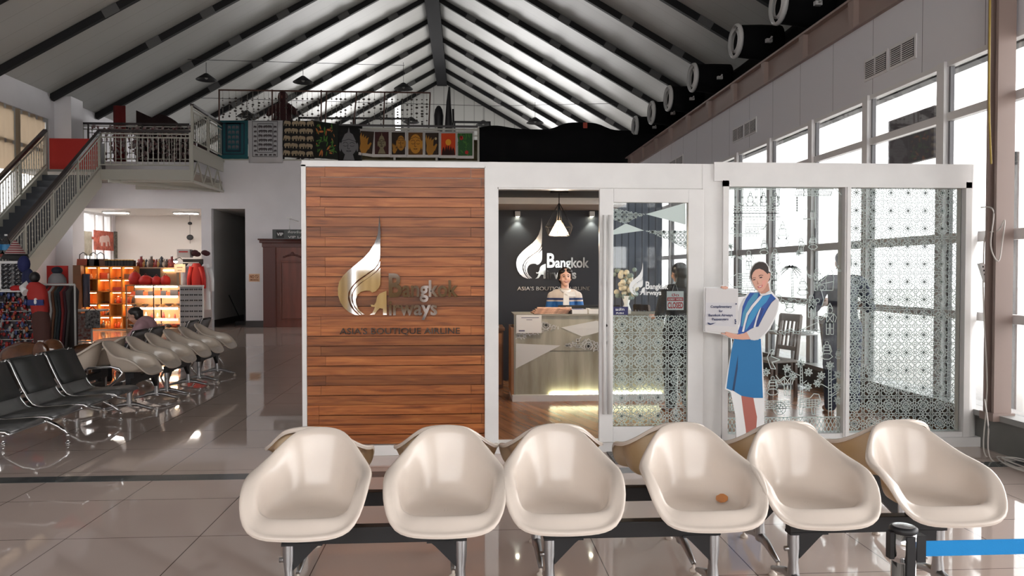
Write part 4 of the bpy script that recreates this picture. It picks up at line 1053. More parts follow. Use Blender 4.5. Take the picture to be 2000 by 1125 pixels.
# retractable belt post
o = empty('belt_post', (1.141, 1.92, 0), 'polished steel crowd barrier post with black belt head in the front right corner', 'barrier post')
m = MB(); m.tube([(1.141, 1.92, .03), (1.141, 1.92, .85)], .03, 24); WB(m, 'pole', chrome, o)
m = MB(); m.lathe([(.17, 0), (.17, .02), (.05, .035), (.032, .04)], (1.141, 1.92, 0), 32); WB(m, 'base', chrome, o)
m = MB(); m.tube([(1.141, 1.92, .85), (1.141, 1.92, .93)], .031, 24); WB(m, 'head', chrome, o)
m = MB(); m.lathe([(.0315, .922), (.034, .926), (.034, .934), (.029, .938), (.0, .938)], (1.141, 1.92, 0), 24); WB(m, 'cap_ring', black, o)
m = MB(); m.lathe([(.027, .9385), (0, .9405)], (1.141, 1.92, 0), 24); WB(m, 'cap', chrome, o)
m = MB()
for a in (0, PI / 2 * 3, PI): 
    cx, cy_ = 1.141 + .034 * math.cos(a), 1.92 + .034 * math.sin(a)
    if a == 0: m.box(cx - .004, cx + .02, cy_ - .012, cy_ + .012, .845, .915)
    elif a == PI: m.box(cx - .007, cx + .004, cy_ - .011, cy_ + .011, .855, .925)
    else: m.box(cx - .011, cx + .011, cy_ - .003, cy_ + .004, .81, .92)
WB(m, 'belt_slots', black, o)
m = MB(); m.box(1.195, 3.2, 1.918, 1.921, .857, .897)
tag(m.build('barrier_belt', mat('bright_blue_webbing', (.0, .24, .62), .7, bump=.1, bscale=400)), 'bright blue barrier belt stretched right from the steel post', 'belt')

# ============================================================ MEZZANINE, STAIRS
rail_m = mat('pale_green_grey_paint', (.44, .43, .38), .45)
rail_dark = mat('dark_handrail', (.03, .022, .022), .35)
ZL = 4.17; YLD = 20.0; XA, XC = -10.47, -9.15; SLP = .74
st = empty('staircase', (-9.8, 17.5, 0), 'dark stepped staircase with pale ornamental railings rising along the left wall', 'staircase')
def sz(y): return ZL - (YLD - y) * SLP
m = MB(); n = 24
for i in range(n):
    z = ZL * (i + 1) / (n + 0.0); yb = YLD - (ZL - z) / SLP
    if z > ZL - .01: break
    m.box(XA + .04, XC - .04, yb - ZL / n / SLP * 0 - .02, yb + ZL / n / SLP + .02, z - ZL / n, z)
WB(m, 'treads', mat('dark_blue_grey_steps', (.035, .04, .05), .5), st)
for x in (XA, XC):
    m = MB(); y0 = YLD - ZL / SLP
    m.prism([(x, y0 - .1, 0), (x, y0 + .35, 0), (x, YLD, ZL - .42), (x, YLD, ZL + .06), (x, y0 - .1, .12)], (-.04, 0, 0), (.04, 0, 0)); WB(m, 'stringer', rail_m, st)
def railing(name, pts, parent, h=.95, step=.13, post_every=1.3, up=0):
    """pts: two 3D floor points; vertical balusters, posts, two thin rails, thick dark handrail"""
    p0, p1 = Vector(pts[0]), Vector(pts[1]); L_ = (p1 - p0).length; nb = int(L_ / step)
    r = MB()
    for k in range(nb + 1):
        q = p0.lerp(p1, k / nb)
        r.box(q.x - .008, q.x + .008, q.y - .008, q.y + .008, q.z + .12, q.z + h - .14)
        if k % 2 == 0 and k < nb:
            for zz in (.3, .42, .54, .66): r.ball((q.x, q.y, q.z + zz), .02, .02, .03, 6, 4)
    np_ = max(1, round(L_ / post_every))
    for k in range(np_ + 1):
        q = p0.lerp(p1, k / np_); r.box(q.x - .025, q.x + .025, q.y - .025, q.y + .025, q.z, q.z + h)
    for zz in (.12, h - .14, h - .05): r.bar(p0 + Vector((0, 0, zz)), p1 + Vector((0, 0, zz)), .03, .03)
    o = WB(r, name, rail_m, parent)
    hd = MB(); hd.bar(p0 + Vector((0, 0, h + .02)), p1 + Vector((0, 0, h + .02)), .09, .06); WB(hd, 'handrail', rail_dark, parent)
    return o
for x in (XA, XC): railing('stair_railing', ((x, YLD - ZL / SLP, .05), (x, YLD, ZL)), st)
# landing
ld = empty('stair_landing', (-8.0, 21, ZL - .3), 'pale steel walkway landing with railings joining the stairs to the mezzanine', 'landing')
m = MB(); m.box(XA - .7, -6.9, YLD, YM - .03, ZL - .06, ZL); WB(m, 'deck', mat('landing_deck', (.25, .24, .22), .6), ld)
m = MB(); m.box(XC - .05, -6.9, YLD - .06, YLD, ZL - .26, ZL); m.box(XC - .05, -6.9, YLD + 2.2, YLD + 2.3, ZL - .26, ZL - .06); m.box(XC + .5, -6.9, YLD, YLD + .1, ZL - .30, ZL - .26)
m.bar((XC + .2, YLD, ZL - .28), (XC + 2.2, YM - .1, ZL - .28), .05, .08)
WB(m, 'edge_beam', rail_m, ld)
railing('railing', ((XC, YLD - .02, ZL), (-6.92, YLD - .02, ZL)), ld, post_every=2.2)
m = MB()
for z in (ZL - .28, ZL + .62): m.bar((-6.88, YLD - .02, z), (-6.88, YM - .03, z), .06, .06)
m.box(-6.91, -6.85, YLD - .05, YLD + .02, ZL - .3, ZL + .65); m.box(-6.9, -6.86, YLD, YM - .03, ZL + .28, ZL + .62)
for k in range(3):
    ya = YLD + k * .8; m.bar((-6.88, ya, ZL - .26), (-6.88, ya + .4, ZL + .28), .03, .04); m.bar((-6.88, ya + .4, ZL + .28), (-6.88, ya + .8, ZL - .26), .03, .04)
WB(m, 'truss_side', rail_m, ld)
railing('upper_railing', ((-6.88, YLD, ZL + .65), (-6.88, YM - .05, ZL + .62)), ld, h=.98)
rb = empty('red_board', (-9.9, YLD + .3, ZL), 'plain red board standing at the top of the stairs', 'board')
a, c = at(96, 270, Y=YLD + .25), at(197, 330, Y=YLD + .25)
m = MB(); m.box(a.x, c.x, YLD + .25, YLD + .28, ZL, a.z); WB(m, 'panel', mat('matt_red_board', (.42, .012, .006), .6), rb)
m = MB(); m.box(a.x, c.x, YLD + .28, YLD + .30, ZL, ZL + .04); m.box(a.x, a.x + .03, YLD + .28, YLD + .5, ZL, a.z - .1); m.box(c.x - .03, c.x, YLD + .28, YLD + .5, ZL, a.z - .1); WB(m, 'support', rail_dark, rb)
# clutter wall behind the landing: upper railing with trinkets
br_ = empty('mezzanine_railing', (-9.0, YM + .3, 4.72), 'dark topped railing across the left mezzanine above the landing', 'railing')
railing('railing', ((-10.9, YM + .3, 4.72), (-7.9, YM + .3, 4.72)), br_, h=1.1)
trk = mat('mixed_trinkets', (.16, .05, .05), .5, col2=(.32, .3, .3), scale=14)
nt, N, L, bs = nod(trk)
m = MB()
for k in range(420):
    x = R.uniform(-10.6, -7.7); z = R.uniform(4.75, 5.75); 
    if z < 4.95 and R.random() < .5: continue
    s_ = R.uniform(.02, .045); m.ball((x, YM + .1 + R.uniform(0, .1), z), s_, s_ * .6, s_ * R.uniform(.8, 1.8), 6, 4)
o = tag(m.build('hanging_trinkets', trk), 'dense curtain of small dark red and silver trinkets hanging on the left mezzanine railing', 'trinkets'); o['kind'] = 'stuff'
m = MB(); 
for z in (4.98, 5.3, 5.55, 5.8): m.box(-10.7, -7.7, YM + .19, YM + .21, z, z + .015)
for x in (-10.7, -9.2, -7.7): m.box(x - .02, x + .02, YM + .19, YM + .22, 4.72, 5.82)
tag(m.build('trinket_rack', rail_dark), 'thin dark rack holding the red and silver trinkets', 'rack')
q0 = at(190, 190, Y=24)
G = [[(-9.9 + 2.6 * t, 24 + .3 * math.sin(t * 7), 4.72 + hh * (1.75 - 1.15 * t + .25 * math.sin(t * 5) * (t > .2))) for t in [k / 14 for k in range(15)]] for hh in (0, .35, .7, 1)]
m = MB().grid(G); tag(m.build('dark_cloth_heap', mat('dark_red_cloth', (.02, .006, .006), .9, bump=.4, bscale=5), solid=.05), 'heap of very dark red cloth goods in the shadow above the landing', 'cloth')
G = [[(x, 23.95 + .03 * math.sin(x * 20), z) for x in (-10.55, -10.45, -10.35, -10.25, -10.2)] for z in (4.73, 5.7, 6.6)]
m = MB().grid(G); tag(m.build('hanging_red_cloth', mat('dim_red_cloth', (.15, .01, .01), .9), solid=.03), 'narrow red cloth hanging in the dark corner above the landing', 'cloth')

# ---- fabrics on the mezzanine edge
fr_ = empty('mezzanine_railing', (-3.3, YM - .1, 4.72), 'long pale metal railing along the mezzanine edge carrying the printed cloths', 'railing')
m = MB()
for z, t in ((5.72, .03), (5.55, .02), (4.8, .02)): m.box(-6.9, .42, YM - .08, YM - .05, z - t, z + t)
for k in range(7): x = -6.85 + k * 1.21; m.box(x - .03, x + .03, YM - .09, YM - .04, 4.72, 5.78)
WB(m, 'rails', rail_m, fr_)
m = MB(); m.box(-6.9, .40, YM + .02, YM + .1, 5.80, 5.86); WB(m, 'handrail', rail_dark, fr_)
YF_ = YM - .14
def Fp(x, y, Y=YF_): return at(400 + x / 3.571, 150 + y / 3.571, Y=Y)
def cloth(name, quad, m_, label, group, border=None, decor=None, wave=.02):
    a, b, c, d = [Fp(*p) for p in quad]   # tl tr br bl
    o = empty(name, ((a.x + b.x) / 2, YF_, a.z), label, 'printed cloth' if name == 'printed_cloth' else 'cloth painting', group)
    n = 12; G = []
    for i in range(5):
        u = i / 4; l = a.lerp(d, u); r = b.lerp(c, u)
        G.append([Vector(l.lerp(r, k / n)) + Vector((0, wave * math.sin(k * 1.7 + u) * u, 0)) for k in range(n + 1)])
    mb = MB().grid(G); mb.flat = True
    cl_ = WB(mb, 'cloth', m_, o, solid=.006)
    def Q(u, v, d_=.03): p = a.lerp(b, u).lerp(d.lerp(c, u), v); return (p.x, YF_ - d_, p.z)
    if decor:
        for nm_, mt_, fn in decor:
            mb = MB(); mb.flat = True; fn(mb, Q); mb.build(nm_, mt_, cl_)
    return o
def ringline(mb, Q, u0, v0, u1, v1, w_): mb.strip([Q(u0, v0), Q(u1, v0), Q(u1, v1), Q(u0, v1)], w_, closed=True)
ELE = [(-.5, .0), (-.45, -.3), (-.2, -.42), (.1, -.42), (.25, -.5), (.45, -.45), (.55, -.25), (.58, .1), (.62, .4), (.52, .42), (.46, .1), (.36, .02), (.32, .1), (.32, .48), (.14, .48), (.12, .15), (-.14, .15), (-.18, .48), (-.36, .48), (-.38, .1), (-.48, .25)]
def elephants(mb, Q, cols, rows, u0, v0, u1, v1, su, sv):
    for i in range(cols):
        for j in range(rows):
            cu = u0 + (u1 - u0) * (i + .5) / cols; cv = v0 + (v1 - v0) * (j + .5) / rows; sg_ = 1 if (i + j) % 2 else -1
            P = [Q(cu + sg_ * x * su, cv + y * sv) for x, y in ELE]; mb.prism(P, (0, -.002, 0), (0, 0, 0))
def blob(mb, Q, cu, cv, ru, rv, n=14, d_=.032):
    mb.prism([Q(cu + ru * math.cos(2 * PI * k / n), cv + rv * math.sin(2 * PI * k / n), d_) for k in range(n)], (0, -.001, 0), (0, 0, 0))
C_ = lambda n, c: mat('cloth_' + n, c, .85)
cloth('printed_cloth', [(88, 305), (302, 305), (300, 572), (90, 572)], C_('teal', (.01, .09, .11)), 'teal printed cloth with a dark bordered panel, leftmost on the railing', 'printed cloths on the mezzanine edge',
      decor=[('dark_border_print', C_('navy', (.015, .03, .05)), lambda mb, Q: (ringline(mb, Q, .17, .08, .88, .88, .03), ringline(mb, Q, .3, .08, .75, .8, .05))),
             ('figure_print', C_('muted', (.12, .12, .14)), lambda mb, Q: elephants(mb, Q, 3, 5, .34, .12, .72, .76, .09, .10))])
cloth('printed_cloth', [(302, 305), (545, 305), (543, 600), (305, 598)], C_('white', (.5, .5, .52)), 'white printed cloth with rows of small dark elephants inside a black border', 'printed cloths on the mezzanine edge',
      decor=[('border_print', C_('black', (.02, .02, .02)), lambda mb, Q: (ringline(mb, Q, .13, .02, .85, .86, .012), ringline(mb, Q, .28, .08, .72, .76, .012))),
             ('elephant_print', C_('grey', (.07, .06, .065)), lambda mb, Q: (elephants(mb, Q, 3, 6, .3, .1, .7, .74, .12, .075), elephants(mb, Q, 1, 6, .16, .1, .26, .78, .08, .06), elephants(mb, Q, 1, 6, .73, .1, .84, .78, .08, .06), elephants(mb, Q, 5, 1, .18, .78, .84, .86, .08, .05)))])
cloth('printed_cloth', [(545, 305), (770, 308), (765, 572), (540, 560)], C_('black2', (.01, .009, .009)), 'black printed cloth with four rows of cream elephants', 'printed cloths on the mezzanine edge',
      decor=[('elephant_print', C_('cream', (.33, .26, .17)), lambda mb, Q: elephants(mb, Q, 4, 5, .04, -.02, .96, .98, .2, .15))])
def floral(mb, Q, seed, n=40):
    r = random.Random(seed)
    for k in range(n):
        cu, cv = r.uniform(.1, .9), r.uniform(.1, .9); a_ = r.uniform(0, 3.1); l = r.uniform(.04, .12)
        mb.prism([Q(cu + l * math.cos(a_ + t) * f, cv + l * math.sin(a_ + t) * f) for t, f in ((0, 1), (.5, .5), (2.6, .5), (3.14, 1), (3.7, .5), (5.8, .5))], (0, -.001 - .0005 * (k % 5), 0), (0, 0, 0))
cloth('printed_cloth', [(770, 308), (935, 330), (930, 578), (765, 566)], C_('black3', (.008, .012, .008)), 'black printed cloth with green leaves and orange fruit forms', 'printed cloths on the mezzanine edge',
      decor=[('leaf_print', C_('green', (.06, .17, .03)), lambda mb, Q: floral(mb, Q, 1, 34)), ('fruit_print', C_('orange', (.5, .16, .05)), lambda mb, Q: floral(mb, Q, 5, 16))])
def face(mb, Q, cu=.5, cv=.55, ru=.3, rv=.3, crown=True):
    blob(mb, Q, cu, cv, ru, rv, 20)
    if crown: mb.prism([Q(cu - ru * .9, cv - rv * .55), Q(cu - ru * .5, cv - rv * 1.25), Q(cu, cv - rv * 1.5), Q(cu + ru * .5, cv - rv * 1.25), Q(cu + ru * .9, cv - rv * .55)], (0, -.001, 0), (0, 0, 0)); mb.prism([Q(cu - ru * .15, cv - rv * 1.4), Q(cu, cv - rv * 2.0), Q(cu + ru * .15, cv - rv * 1.4)], (0, -.001, 0), (0, 0, 0))
    for s_ in (-1, 1): blob(mb, Q, cu + s_ * ru * 1.08, cv + rv * .1, ru * .14, rv * .5, 8)
def features(mb, Q, cu=.5, cv=.55, ru=.3, rv=.3):
    L_ = .012
    for s_ in (-1, 1):
        mb.strip([Q(cu + s_ * ru * t, cv - rv * (.28 + .12 * math.sin((t - .12) / .6 * PI)), .036) for t in (.12, .3, .5, .72)], L_)
        mb.strip([Q(cu + s_ * ru * t, cv - rv * (.05 - .09 * math.sin((t - .18) / .5 * PI)), .036) for t in (.18, .32, .5, .68)], L_)
    mb.strip([Q(cu - ru * .08, cv - rv * .2, .036), Q(cu - ru * .14, cv + rv * .28, .036), Q(cu + ru * .14, cv + rv * .28, .036)], L_)
    mb.strip([Q(cu - ru * .32, cv + rv * .52, .036), Q(cu, cv + rv * .60, .036), Q(cu + ru * .32, cv + rv * .52, .036), Q(cu, cv + rv * .47, .036)], L_, closed=True)
    mb.strip([Q(cu - ru * .85, cv - rv * .5, .036), Q(cu, cv - rv * .72, .036), Q(cu + ru * .85, cv - rv * .5, .036)], L_)
cloth('printed_cloth', [(930, 340), (1098, 345), (1096, 590), (930, 585)], C_('black4', (.006, .006, .006)), 'black cloth with a large grey carved head wearing a pointed crown', 'printed cloths on the mezzanine edge', wave=.005,
      decor=[('head_print', C_('stone', (.17, .17, .18)), lambda mb, Q: (face(mb, Q, .45, .58, .33, .27), mb.prism([Q(.3, .8), Q(.62, .8), Q(.7, .98), Q(.22, .98)], (0, -.001, 0), (0, 0, 0)))), ('line_print', C_('black5', (.01, .01, .01)), lambda mb, Q: features(mb, Q, .45, .58, .33, .27))])
gold = C_('gold', (.42, .19, .03)); dk2 = C_('darkbrown', (.03, .018, .012)); frame_w = C_('whiteframe', (.62, .6, .58))
def hand(mb, Q, fl=1):
    f_ = lambda u: u if fl > 0 else 1 - u
    for k in range(4):
        mb.prism([Q(f_(.22 + .09 * k), .62), Q(f_(.16 + .11 * k - .03), .3 + .03 * k), Q(f_(.19 + .15 * k), .14 + .05 * k), Q(f_(.25 + .12 * k), .32 + .03 * k), Q(f_(.32 + .09 * k), .62)], (0, -.001, 0), (0, 0, 0))
    mb.prism([Q(f_(.2), .58), Q(f_(.62), .56), Q(f_(.7), .7), Q(f_(.55), .9), Q(f_(.3), .92), Q(f_(.18), .75)], (0, -.002, 0), (0, 0, 0))
    mb.prism([Q(f_(.6), .62), Q(f_(.78), .48), Q(f_(.84), .52), Q(f_(.7), .76)], (0, -.002, 0), (0, 0, 0))
def painting(x0, x1, y0, y1, bg, label, decor, tilt=0):
    def bgp(mb, Q): mb.prism([Q(.12, .08, .02), Q(.92, .08, .02), Q(.92, .9, .02), Q(.12, .9, .02)], (0, -.002, 0), (0, 0, 0))
    cloth('cloth_painting', [(x0 + tilt, y0), (x1 + tilt, y0 + abs(tilt) * .4), (x1, y1), (x0, y1 - tilt)], frame_w, label, 'white edged paintings on the mezzanine edge', wave=.004, decor=[('painted_ground', bg, bgp)] + decor)
painting(1055, 1175, 362, 560, dk2, 'tilted white edged painting of a golden hand, leftmost of the row', [('hand_image', gold, hand)], 18)
painting(1172, 1292, 370, 560, C_('maroon', (.05, .012, .012)), 'white edged painting of a pale stone head on dark red', [('head_image', C_('khaki', (.24, .2, .12)), lambda mb, Q: (face(mb, Q, .52, .5, .2, .2), mb.prism([Q(.42, .68), Q(.62, .68), Q(.75, .88), Q(.3, .88)], (0, -.001, 0), (0, 0, 0)))), ('face_lines', dk2, lambda mb, Q: features(mb, Q, .52, .5, .2, .2))])
painting(1290, 1406, 373, 562, dk2, 'white edged painting of a golden face beside a raised hand', [('face_image', gold, lambda mb, Q: (face(mb, Q, .68, .48, .24, .28, False), hand(mb, lambda u, v, d_=.03: Q(.1 + u * .45, .4 + v * .5, d_)))), ('face_lines', dk2, lambda mb, Q: features(mb, Q, .68, .48, .24, .28))])
painting(1405, 1530, 375, 563, C_('amber', (.12, .05, .01)), 'white edged painting filled by one large golden face', [('face_image', C_('brightgold', (.55, .24, .03)), lambda mb, Q: face(mb, Q, .52, .5, .33, .36, False)), ('face_lines', dk2, lambda mb, Q: features(mb, Q, .52, .5, .33, .36))])
painting(1524, 1640, 377, 563, dk2, 'white edged painting of a golden hand with a small flower, beside the red one', [('hand_image', gold, hand), ('flower_image', C_('cream2', (.5, .4, .25)), lambda mb, Q: blob(mb, Q, .75, .3, .07, .05))])
painting(1634, 1758, 380, 566, C_('sunset', (.62, .06, .01)), 'white edged painting of a red sunset with black temple outlines', [('sun_image', C_('yellow', (.8, .35, .03)), lambda mb, Q: blob(mb, Q, .52, .42, .16, .12)), ('temple_image', C_('black6', (.03, .004, .004)), lambda mb, Q: [mb.prism([Q(c_ - .1, .9), Q(c_ - .06, .7), Q(c_, .48 + abs(c_ - .5) * .4), Q(c_ + .06, .7), Q(c_ + .1, .9)], (0, -.001, 0), (0, 0, 0)) for c_ in (.25, .4, .52, .66, .8)])])
painting(1752, 1876, 380, 570, C_('darkgreen', (.03, .10, .03)), 'white edged painting of green leaves with red flowers, rightmost of the row', [('leaf_image', C_('green2', (.07, .2, .04)), lambda mb, Q: floral(mb, Q, 9, 24)), ('flower_image', C_('red2', (.5, .03, .03)), lambda mb, Q: (blob(mb, Q, .3, .25, .1, .08), blob(mb, Q, .6, .78, .1, .07)))])

m = MB(); P = [[(x, YM + .35 + .04 * math.sin(x * 6), z) for x in [-3.2 + .12 * k for k in range(31)]] for z in (4.73, 5.1, 5.5)]
m.grid(P); tag(m.build('folded_cloth_row', mat('khaki_goods', (.13, .10, .045), .8, col2=(.28, .23, .12), scale=3), solid=.04), 'row of khaki and brown cloth goods behind the white edged paintings', 'cloth')
# ---- wooden frame with hanging shell chimes
YCH = YM + .25
def Gp(x, y): return at(400 + x / 3.571, 150 + y / 3.571, Y=YCH)
fr2 = empty('chime_rack', (-4, YCH, 4.72), 'thin brown pole rack on the mezzanine carrying rows of hanging chimes', 'rack')
m = MB()
for (x, y0, x2, y2) in ((100, 88, 100, 310), (470, 90, 470, 310), (812, 92, 812, 315), (850, 100, 838, 315), (1060, 100, 1035, 320), (1255, 104, 1245, 325), (1572, 110, 1562, 325)):
    a = Gp(x, y0); c = Gp(x2, y2); m.tube([(a.x, YCH, a.z), (c.x, YCH, max(4.74, c.z - .2) if True else 0)], .022, 6)
a, c = Gp(96, 92), Gp(1575, 112); m.tube([a, c], .024, 6)
WB(m, 'poles', mat('brown_pole', (.09, .04, .03), .6), fr2)
shl = mat('shell_beads', (.05, .04, .035), .6)
xs = [125, 170, 216, 258, 297, 335, 372, 412, 445, 495, 522, 567, 605, 640, 682, 715, 748, 790, 885, 918, 948, 980, 1020, 1075, 1108, 1145, 1183, 1228, 1268, 1306, 1345, 1378, 1412, 1442, 1478, 1515, 1548]
rc = random.Random(4)
for k, x in enumerate(xs):
    a = Gp(x, 100 + x * .008); ln_ = rc.uniform(.7, 1.35) if x > 460 else rc.uniform(.6, 1.2); ln_ = min(ln_, a.z - 5.9 + (.5 if x > 620 else 0))
    where = 'at the left end' if x < 460 else ('in the middle' if x < 860 else 'at the right end')
    o = empty('hanging_chime', (a.x, YCH, a.z), 'string of small dark shells hanging %s of the chime rack' % where, 'chime', 'shell chimes ' + where + ' of the rack')
    s_ = MB(); s_.box(-.004, .004, -.004, .004, -ln_, .05); s_.build('string', mat('pale_string', (.3, .28, .25), .8), o)
    b_ = MB(); z = -.2
    while z > -ln_:
        r = rc.uniform(.018, .045); b_.ball((rc.uniform(-.03, .03) * (x < 460), 0, z), r, r * .6, r * .7, 6, 4)
        z -= rc.uniform(.07, .2) if x > 460 else rc.uniform(.05, .14)
    b_.ball((0, 0, -ln_), .03, .02, .035, 6, 4); b_.build('shells', shl, o)
# dark red figure standing among the chimes
a = Gp(525, 305)
o = empty('draped_figure', (a.x, YM + .62, 4.72), 'dark red robed doll figure standing on the mezzanine rail among the chimes', 'figure')
m = MB(); m.lathe([(.30, 1.1), (.29, 1.35), (.25, 1.6), (.17, 1.8), (.13, 1.9), (.15, 2.0), (.13, 2.12), (.05, 2.2), (0, 2.21)], (0, .0, 0), 14)
for s_ in (-1, 1): m.tube([(s_ * .12, 0, 1.78), (s_ * .34, -.04, 1.6), (s_ * .44, -.06, 1.45)], .07, 8, rs=[.09, .10, .05])
m.build('robe', mat('dark_red_robe', (.035, .006, .007), .8, bump=.3, bscale=30), o)
m = MB(); m.tube([(0, 0, 0), (0, 0, 1.2)], .04, 8); m.build('pole', rail_dark, o)
m = MB(); m.ball((0, -.1, 2.0), .06, .05, .075); m.build('face', mat('doll_face', (.12, .03, .02), .6), o)
# dark benches and objects on the mezzanine edge
def low_stand(x0, x1, y0, y1, label):
    a, c = Gp(x0, y0), Gp(x1, y1)
    m = MB(); t = .03
    o = empty('metal_stand', ((a.x + c.x) / 2, YCH + .35, 4.72), label, 'stand')
    m.box(a.x, c.x, YCH + .33, YCH + .37, a.z - .06, a.z)
    for x in (a.x, c.x): m.box(x - t, x + t, YCH + .33, YCH + .37, 4.72, a.z)
    WB(m, 'bars', black, o)
low_stand(640, 1025, 262, 315, 'low black metal frame behind the left half of the chimes')
low_stand(1035, 1415, 265, 320, 'low black metal frame behind the right half of the chimes')
low_stand(1740, 1990, 292, 340, 'low black metal frame beside the black drape')
a = Gp(1630, 320); o = empty('potted_ornament', (a.x, YCH + .2, 4.72), 'dark rounded ornament on the mezzanine beside a tall pointed one', 'ornament')
MB().lathe([(.1, 0), (.12, .6), (.11, 1.0), (.13, 1.25), (.14, 1.5), (.11, 1.68), (.05, 1.78), (0, 1.8)], (0, 0, 0), 14).build('body', black, o)
a = Gp(1700, 320); o = empty('tall_ornament', (a.x, YCH + .2, 4.72), 'tall dark pointed ornament rising beside the black drape', 'ornament')
MB().tube([(0, 0, 0), (.0, 0, 1.2), (0, 0, 1.9), (.02, 0, 2.35)], .08, 10, rs=[.1, .12, .07, .03]).build('body', black, o)
MB().tube([(.06, 0, 1.0), (.14, 0, 1.3), (.13, 0, 1.7)], .03, 8).build('side_fin', black, o)
# pendant reflectors
for i, (px, py, y, txt_) in enumerate(((403, 150, 24, 'farthest left'), (592, 155, 24, 'above the middle of the chime rack'), (788, 168, 25, 'nearest the ridge on its left'), (482, 222, 26, 'low behind the left chimes'), (944, 240, 30, 'low behind the right chimes'), (803, 234, 29, 'low behind the middle chimes'), (1045, 235, 27, 'above the black drape'))):
    a = at(px, py, Y=y)
    o = empty('pendant_reflector', (a.x, y, a.z), 'small black cone lamp hanging from the roof, ' + txt_, 'pendant lamp', 'black cone lamps under the roof')
    MB().lathe([(.05, .10), (.30, -.08), (.31, -.10), (.06, .02), (0, .02)], (0, 0, 0), 16).build('shade', black, o)
    zt = max(.3, at(px, (122 if py < 200 else 199), Y=y).z - a.z)
    MB().box(-.006, .006, -.006, .006, .08, zt).build('cord', black, o)
    MB().ball((0, 0, -.03), .05).build('bulb', mat('dim_bulb', (.5, .5, .48), .4), o)
for i, (pa, pb, y) in enumerate((((330, 115), (790, 128), 24.0), ((380, 191), (960, 207), 26.0), ((960, 207), (1200, 202), 27.0))):
    m = MB(); a, c = at(*pa, Y=y), at(*pb, Y=y); m.tube([a, c], .008, 5)
    tag(m.build('ceiling_wire', black), ['thin black wire strung across the roof above the chimes', 'thin black wire strung across the hall behind the chimes', 'thin black wire strung across the hall above the black drape'][i], 'wire')

# ============================================================ VIP DOOR, SIGNS
vd = empty('vip_double_door', (-4.5, YM, 0), 'carved reddish brown double door with a moulded cornice beside the corridor', 'door')
mah = mat('mahogany', (.17, .04, .022), .35, var=.15, scale=2, stretch=(4, 4, .5)); mah2 = mat('mahogany_dark', (.09, .02, .014), .35)
m = MB(); m.box(-5.76, -5.40, YM - .1, YM - .021, 0, 2.36); m.box(-3.52, -3.3, YM - .1, YM - .021, 0, 2.36); m.box(-5.78, -3.28, YM - .12, YM - .021, 2.3, 2.42); m.box(-5.84, -3.22, YM - .17, YM - .021, 2.42, 2.5); m.box(-5.88, -3.18, YM - .2, YM - .021, 2.5, 2.54)
WB(m, 'door_surround', mah2, vd, bevel=.01)
for i, (xa, xb) in enumerate(((-5.42, -4.46), (-4.46, -3.5))):
    m = MB(); m.box(xa, xb, YM - .02, YM + .03, 0, 2.3); m.box(xa + .2, xb - .2, YM - .05, YM - .02, .25, 1.85)
    for a, b_, c, d in ((xa + .14, xb - .14, .2, .23), (xa + .14, xb - .14, 1.87, 1.91), (xa + .14, xa + .17, .2, 1.9), (xb - .17, xb - .14, .2, 1.9)): m.box(a, b_, YM - .06, YM - .02, c, d)
    lf = WB(m, 'door_leaf', mah, vd, bevel=.006)
    xc = (xa + xb) / 2; m = MB()
    for k in range(9): m.ball((xc - .24 + .06 * k, YM - .03, 2.02 + .06 * math.sin(PI * k / 8)), .045, .02, .03, 8, 5)
    m.ball((xc, YM - .03, 2.12), .05, .02, .05); m.build('carving', mah2, lf)
    hx = xb - .07 if i == 0 else xa + .07
    m = MB(); m.tube([(hx, YM - .06, 1.0), (hx, YM - .09, 1.1), (hx, YM - .06, 1.2), (hx, YM - .09, 1.3), (hx, YM - .06, 1.38)], .018, 8); m.box(hx - .02, hx + .02, YM - .04, YM - .02, .8, .88); m.build('handle', mat('bright_brass', (.6, .5, .4), .2, metal=1), lf)
a, c = at(532, 448, Y=21.3), at(600, 467, Y=21.3)
vs_ = empty('vip_sign', (a.x + .5, 21.3, a.z), 'dark grey hanging sign lettered VIP above the carved door', 'sign')
m = MB(); m.box(a.x, a.x + 1.9, 21.3, 21.4, c.z, a.z); bd = WB(m, 'board', mat('sign_grey', (.075, .085, .085), .5), vs_)
m = MB(); m.box(a.x + .1, a.x + .31, 21.295, 21.3, c.z + .03, a.z - .03); m.build('black_square', black, bd)
m = MB(); zc = (a.z + c.z) / 2
text(m, 'VIP', a.x + .12, a.x + .29, zc - .04, .08, 21.29, .004, bold=.02); text(m, '\u0e2b\u0e49\u0e2d\u0e07\u0e23\u0e31\u0e1a\u0e23\u0e2d\u0e07\u0e1e\u0e34\u0e40\u0e28\u0e29', a.x + .42, a.x + 1.3, zc + .03, .06, 21.295, .004); text(m, 'VIP Lounge', a.x + .42, a.x + 1.1, c.z + .025, .06, 21.295, .004)
m.build('lettering', wht, bd)
m = MB(); 
for x in (a.x + .45, a.x + 1.5): m.tube([(x, 21.35, a.z), (x, 21.35, 3.05), (x, 22.48, 3.05)], .012, 6)
m.box(a.x + .38, a.x + .52, 21.3, 21.4, 3.05, 3.1); WB(m, 'rod', alu, vs_)
a, c = at(486, 535, Y=YM - .03), at(507, 550, Y=YM - .03)
ns = empty('no_smoking_notice', (a.x, YM - .02, c.z), 'small orange and white no smoking notice on the wall beside the carved door', 'notice')
m = MB(); m.box(a.x, c.x, YM - .03, YM - .021, c.z, a.z); bd = WB(m, 'plate', mat('peach_plate', (.72, .45, .28), .5), ns)
m = MB(); text(m, 'NO', a.x + .03, a.x + .15, (a.z + c.z) / 2 - .01, .085, YM - .033, .003, bold=.03); text(m, 'SMOKING', a.x + .03, c.x - .03, c.z + .025, .05, YM - .033, .003, bold=.02)
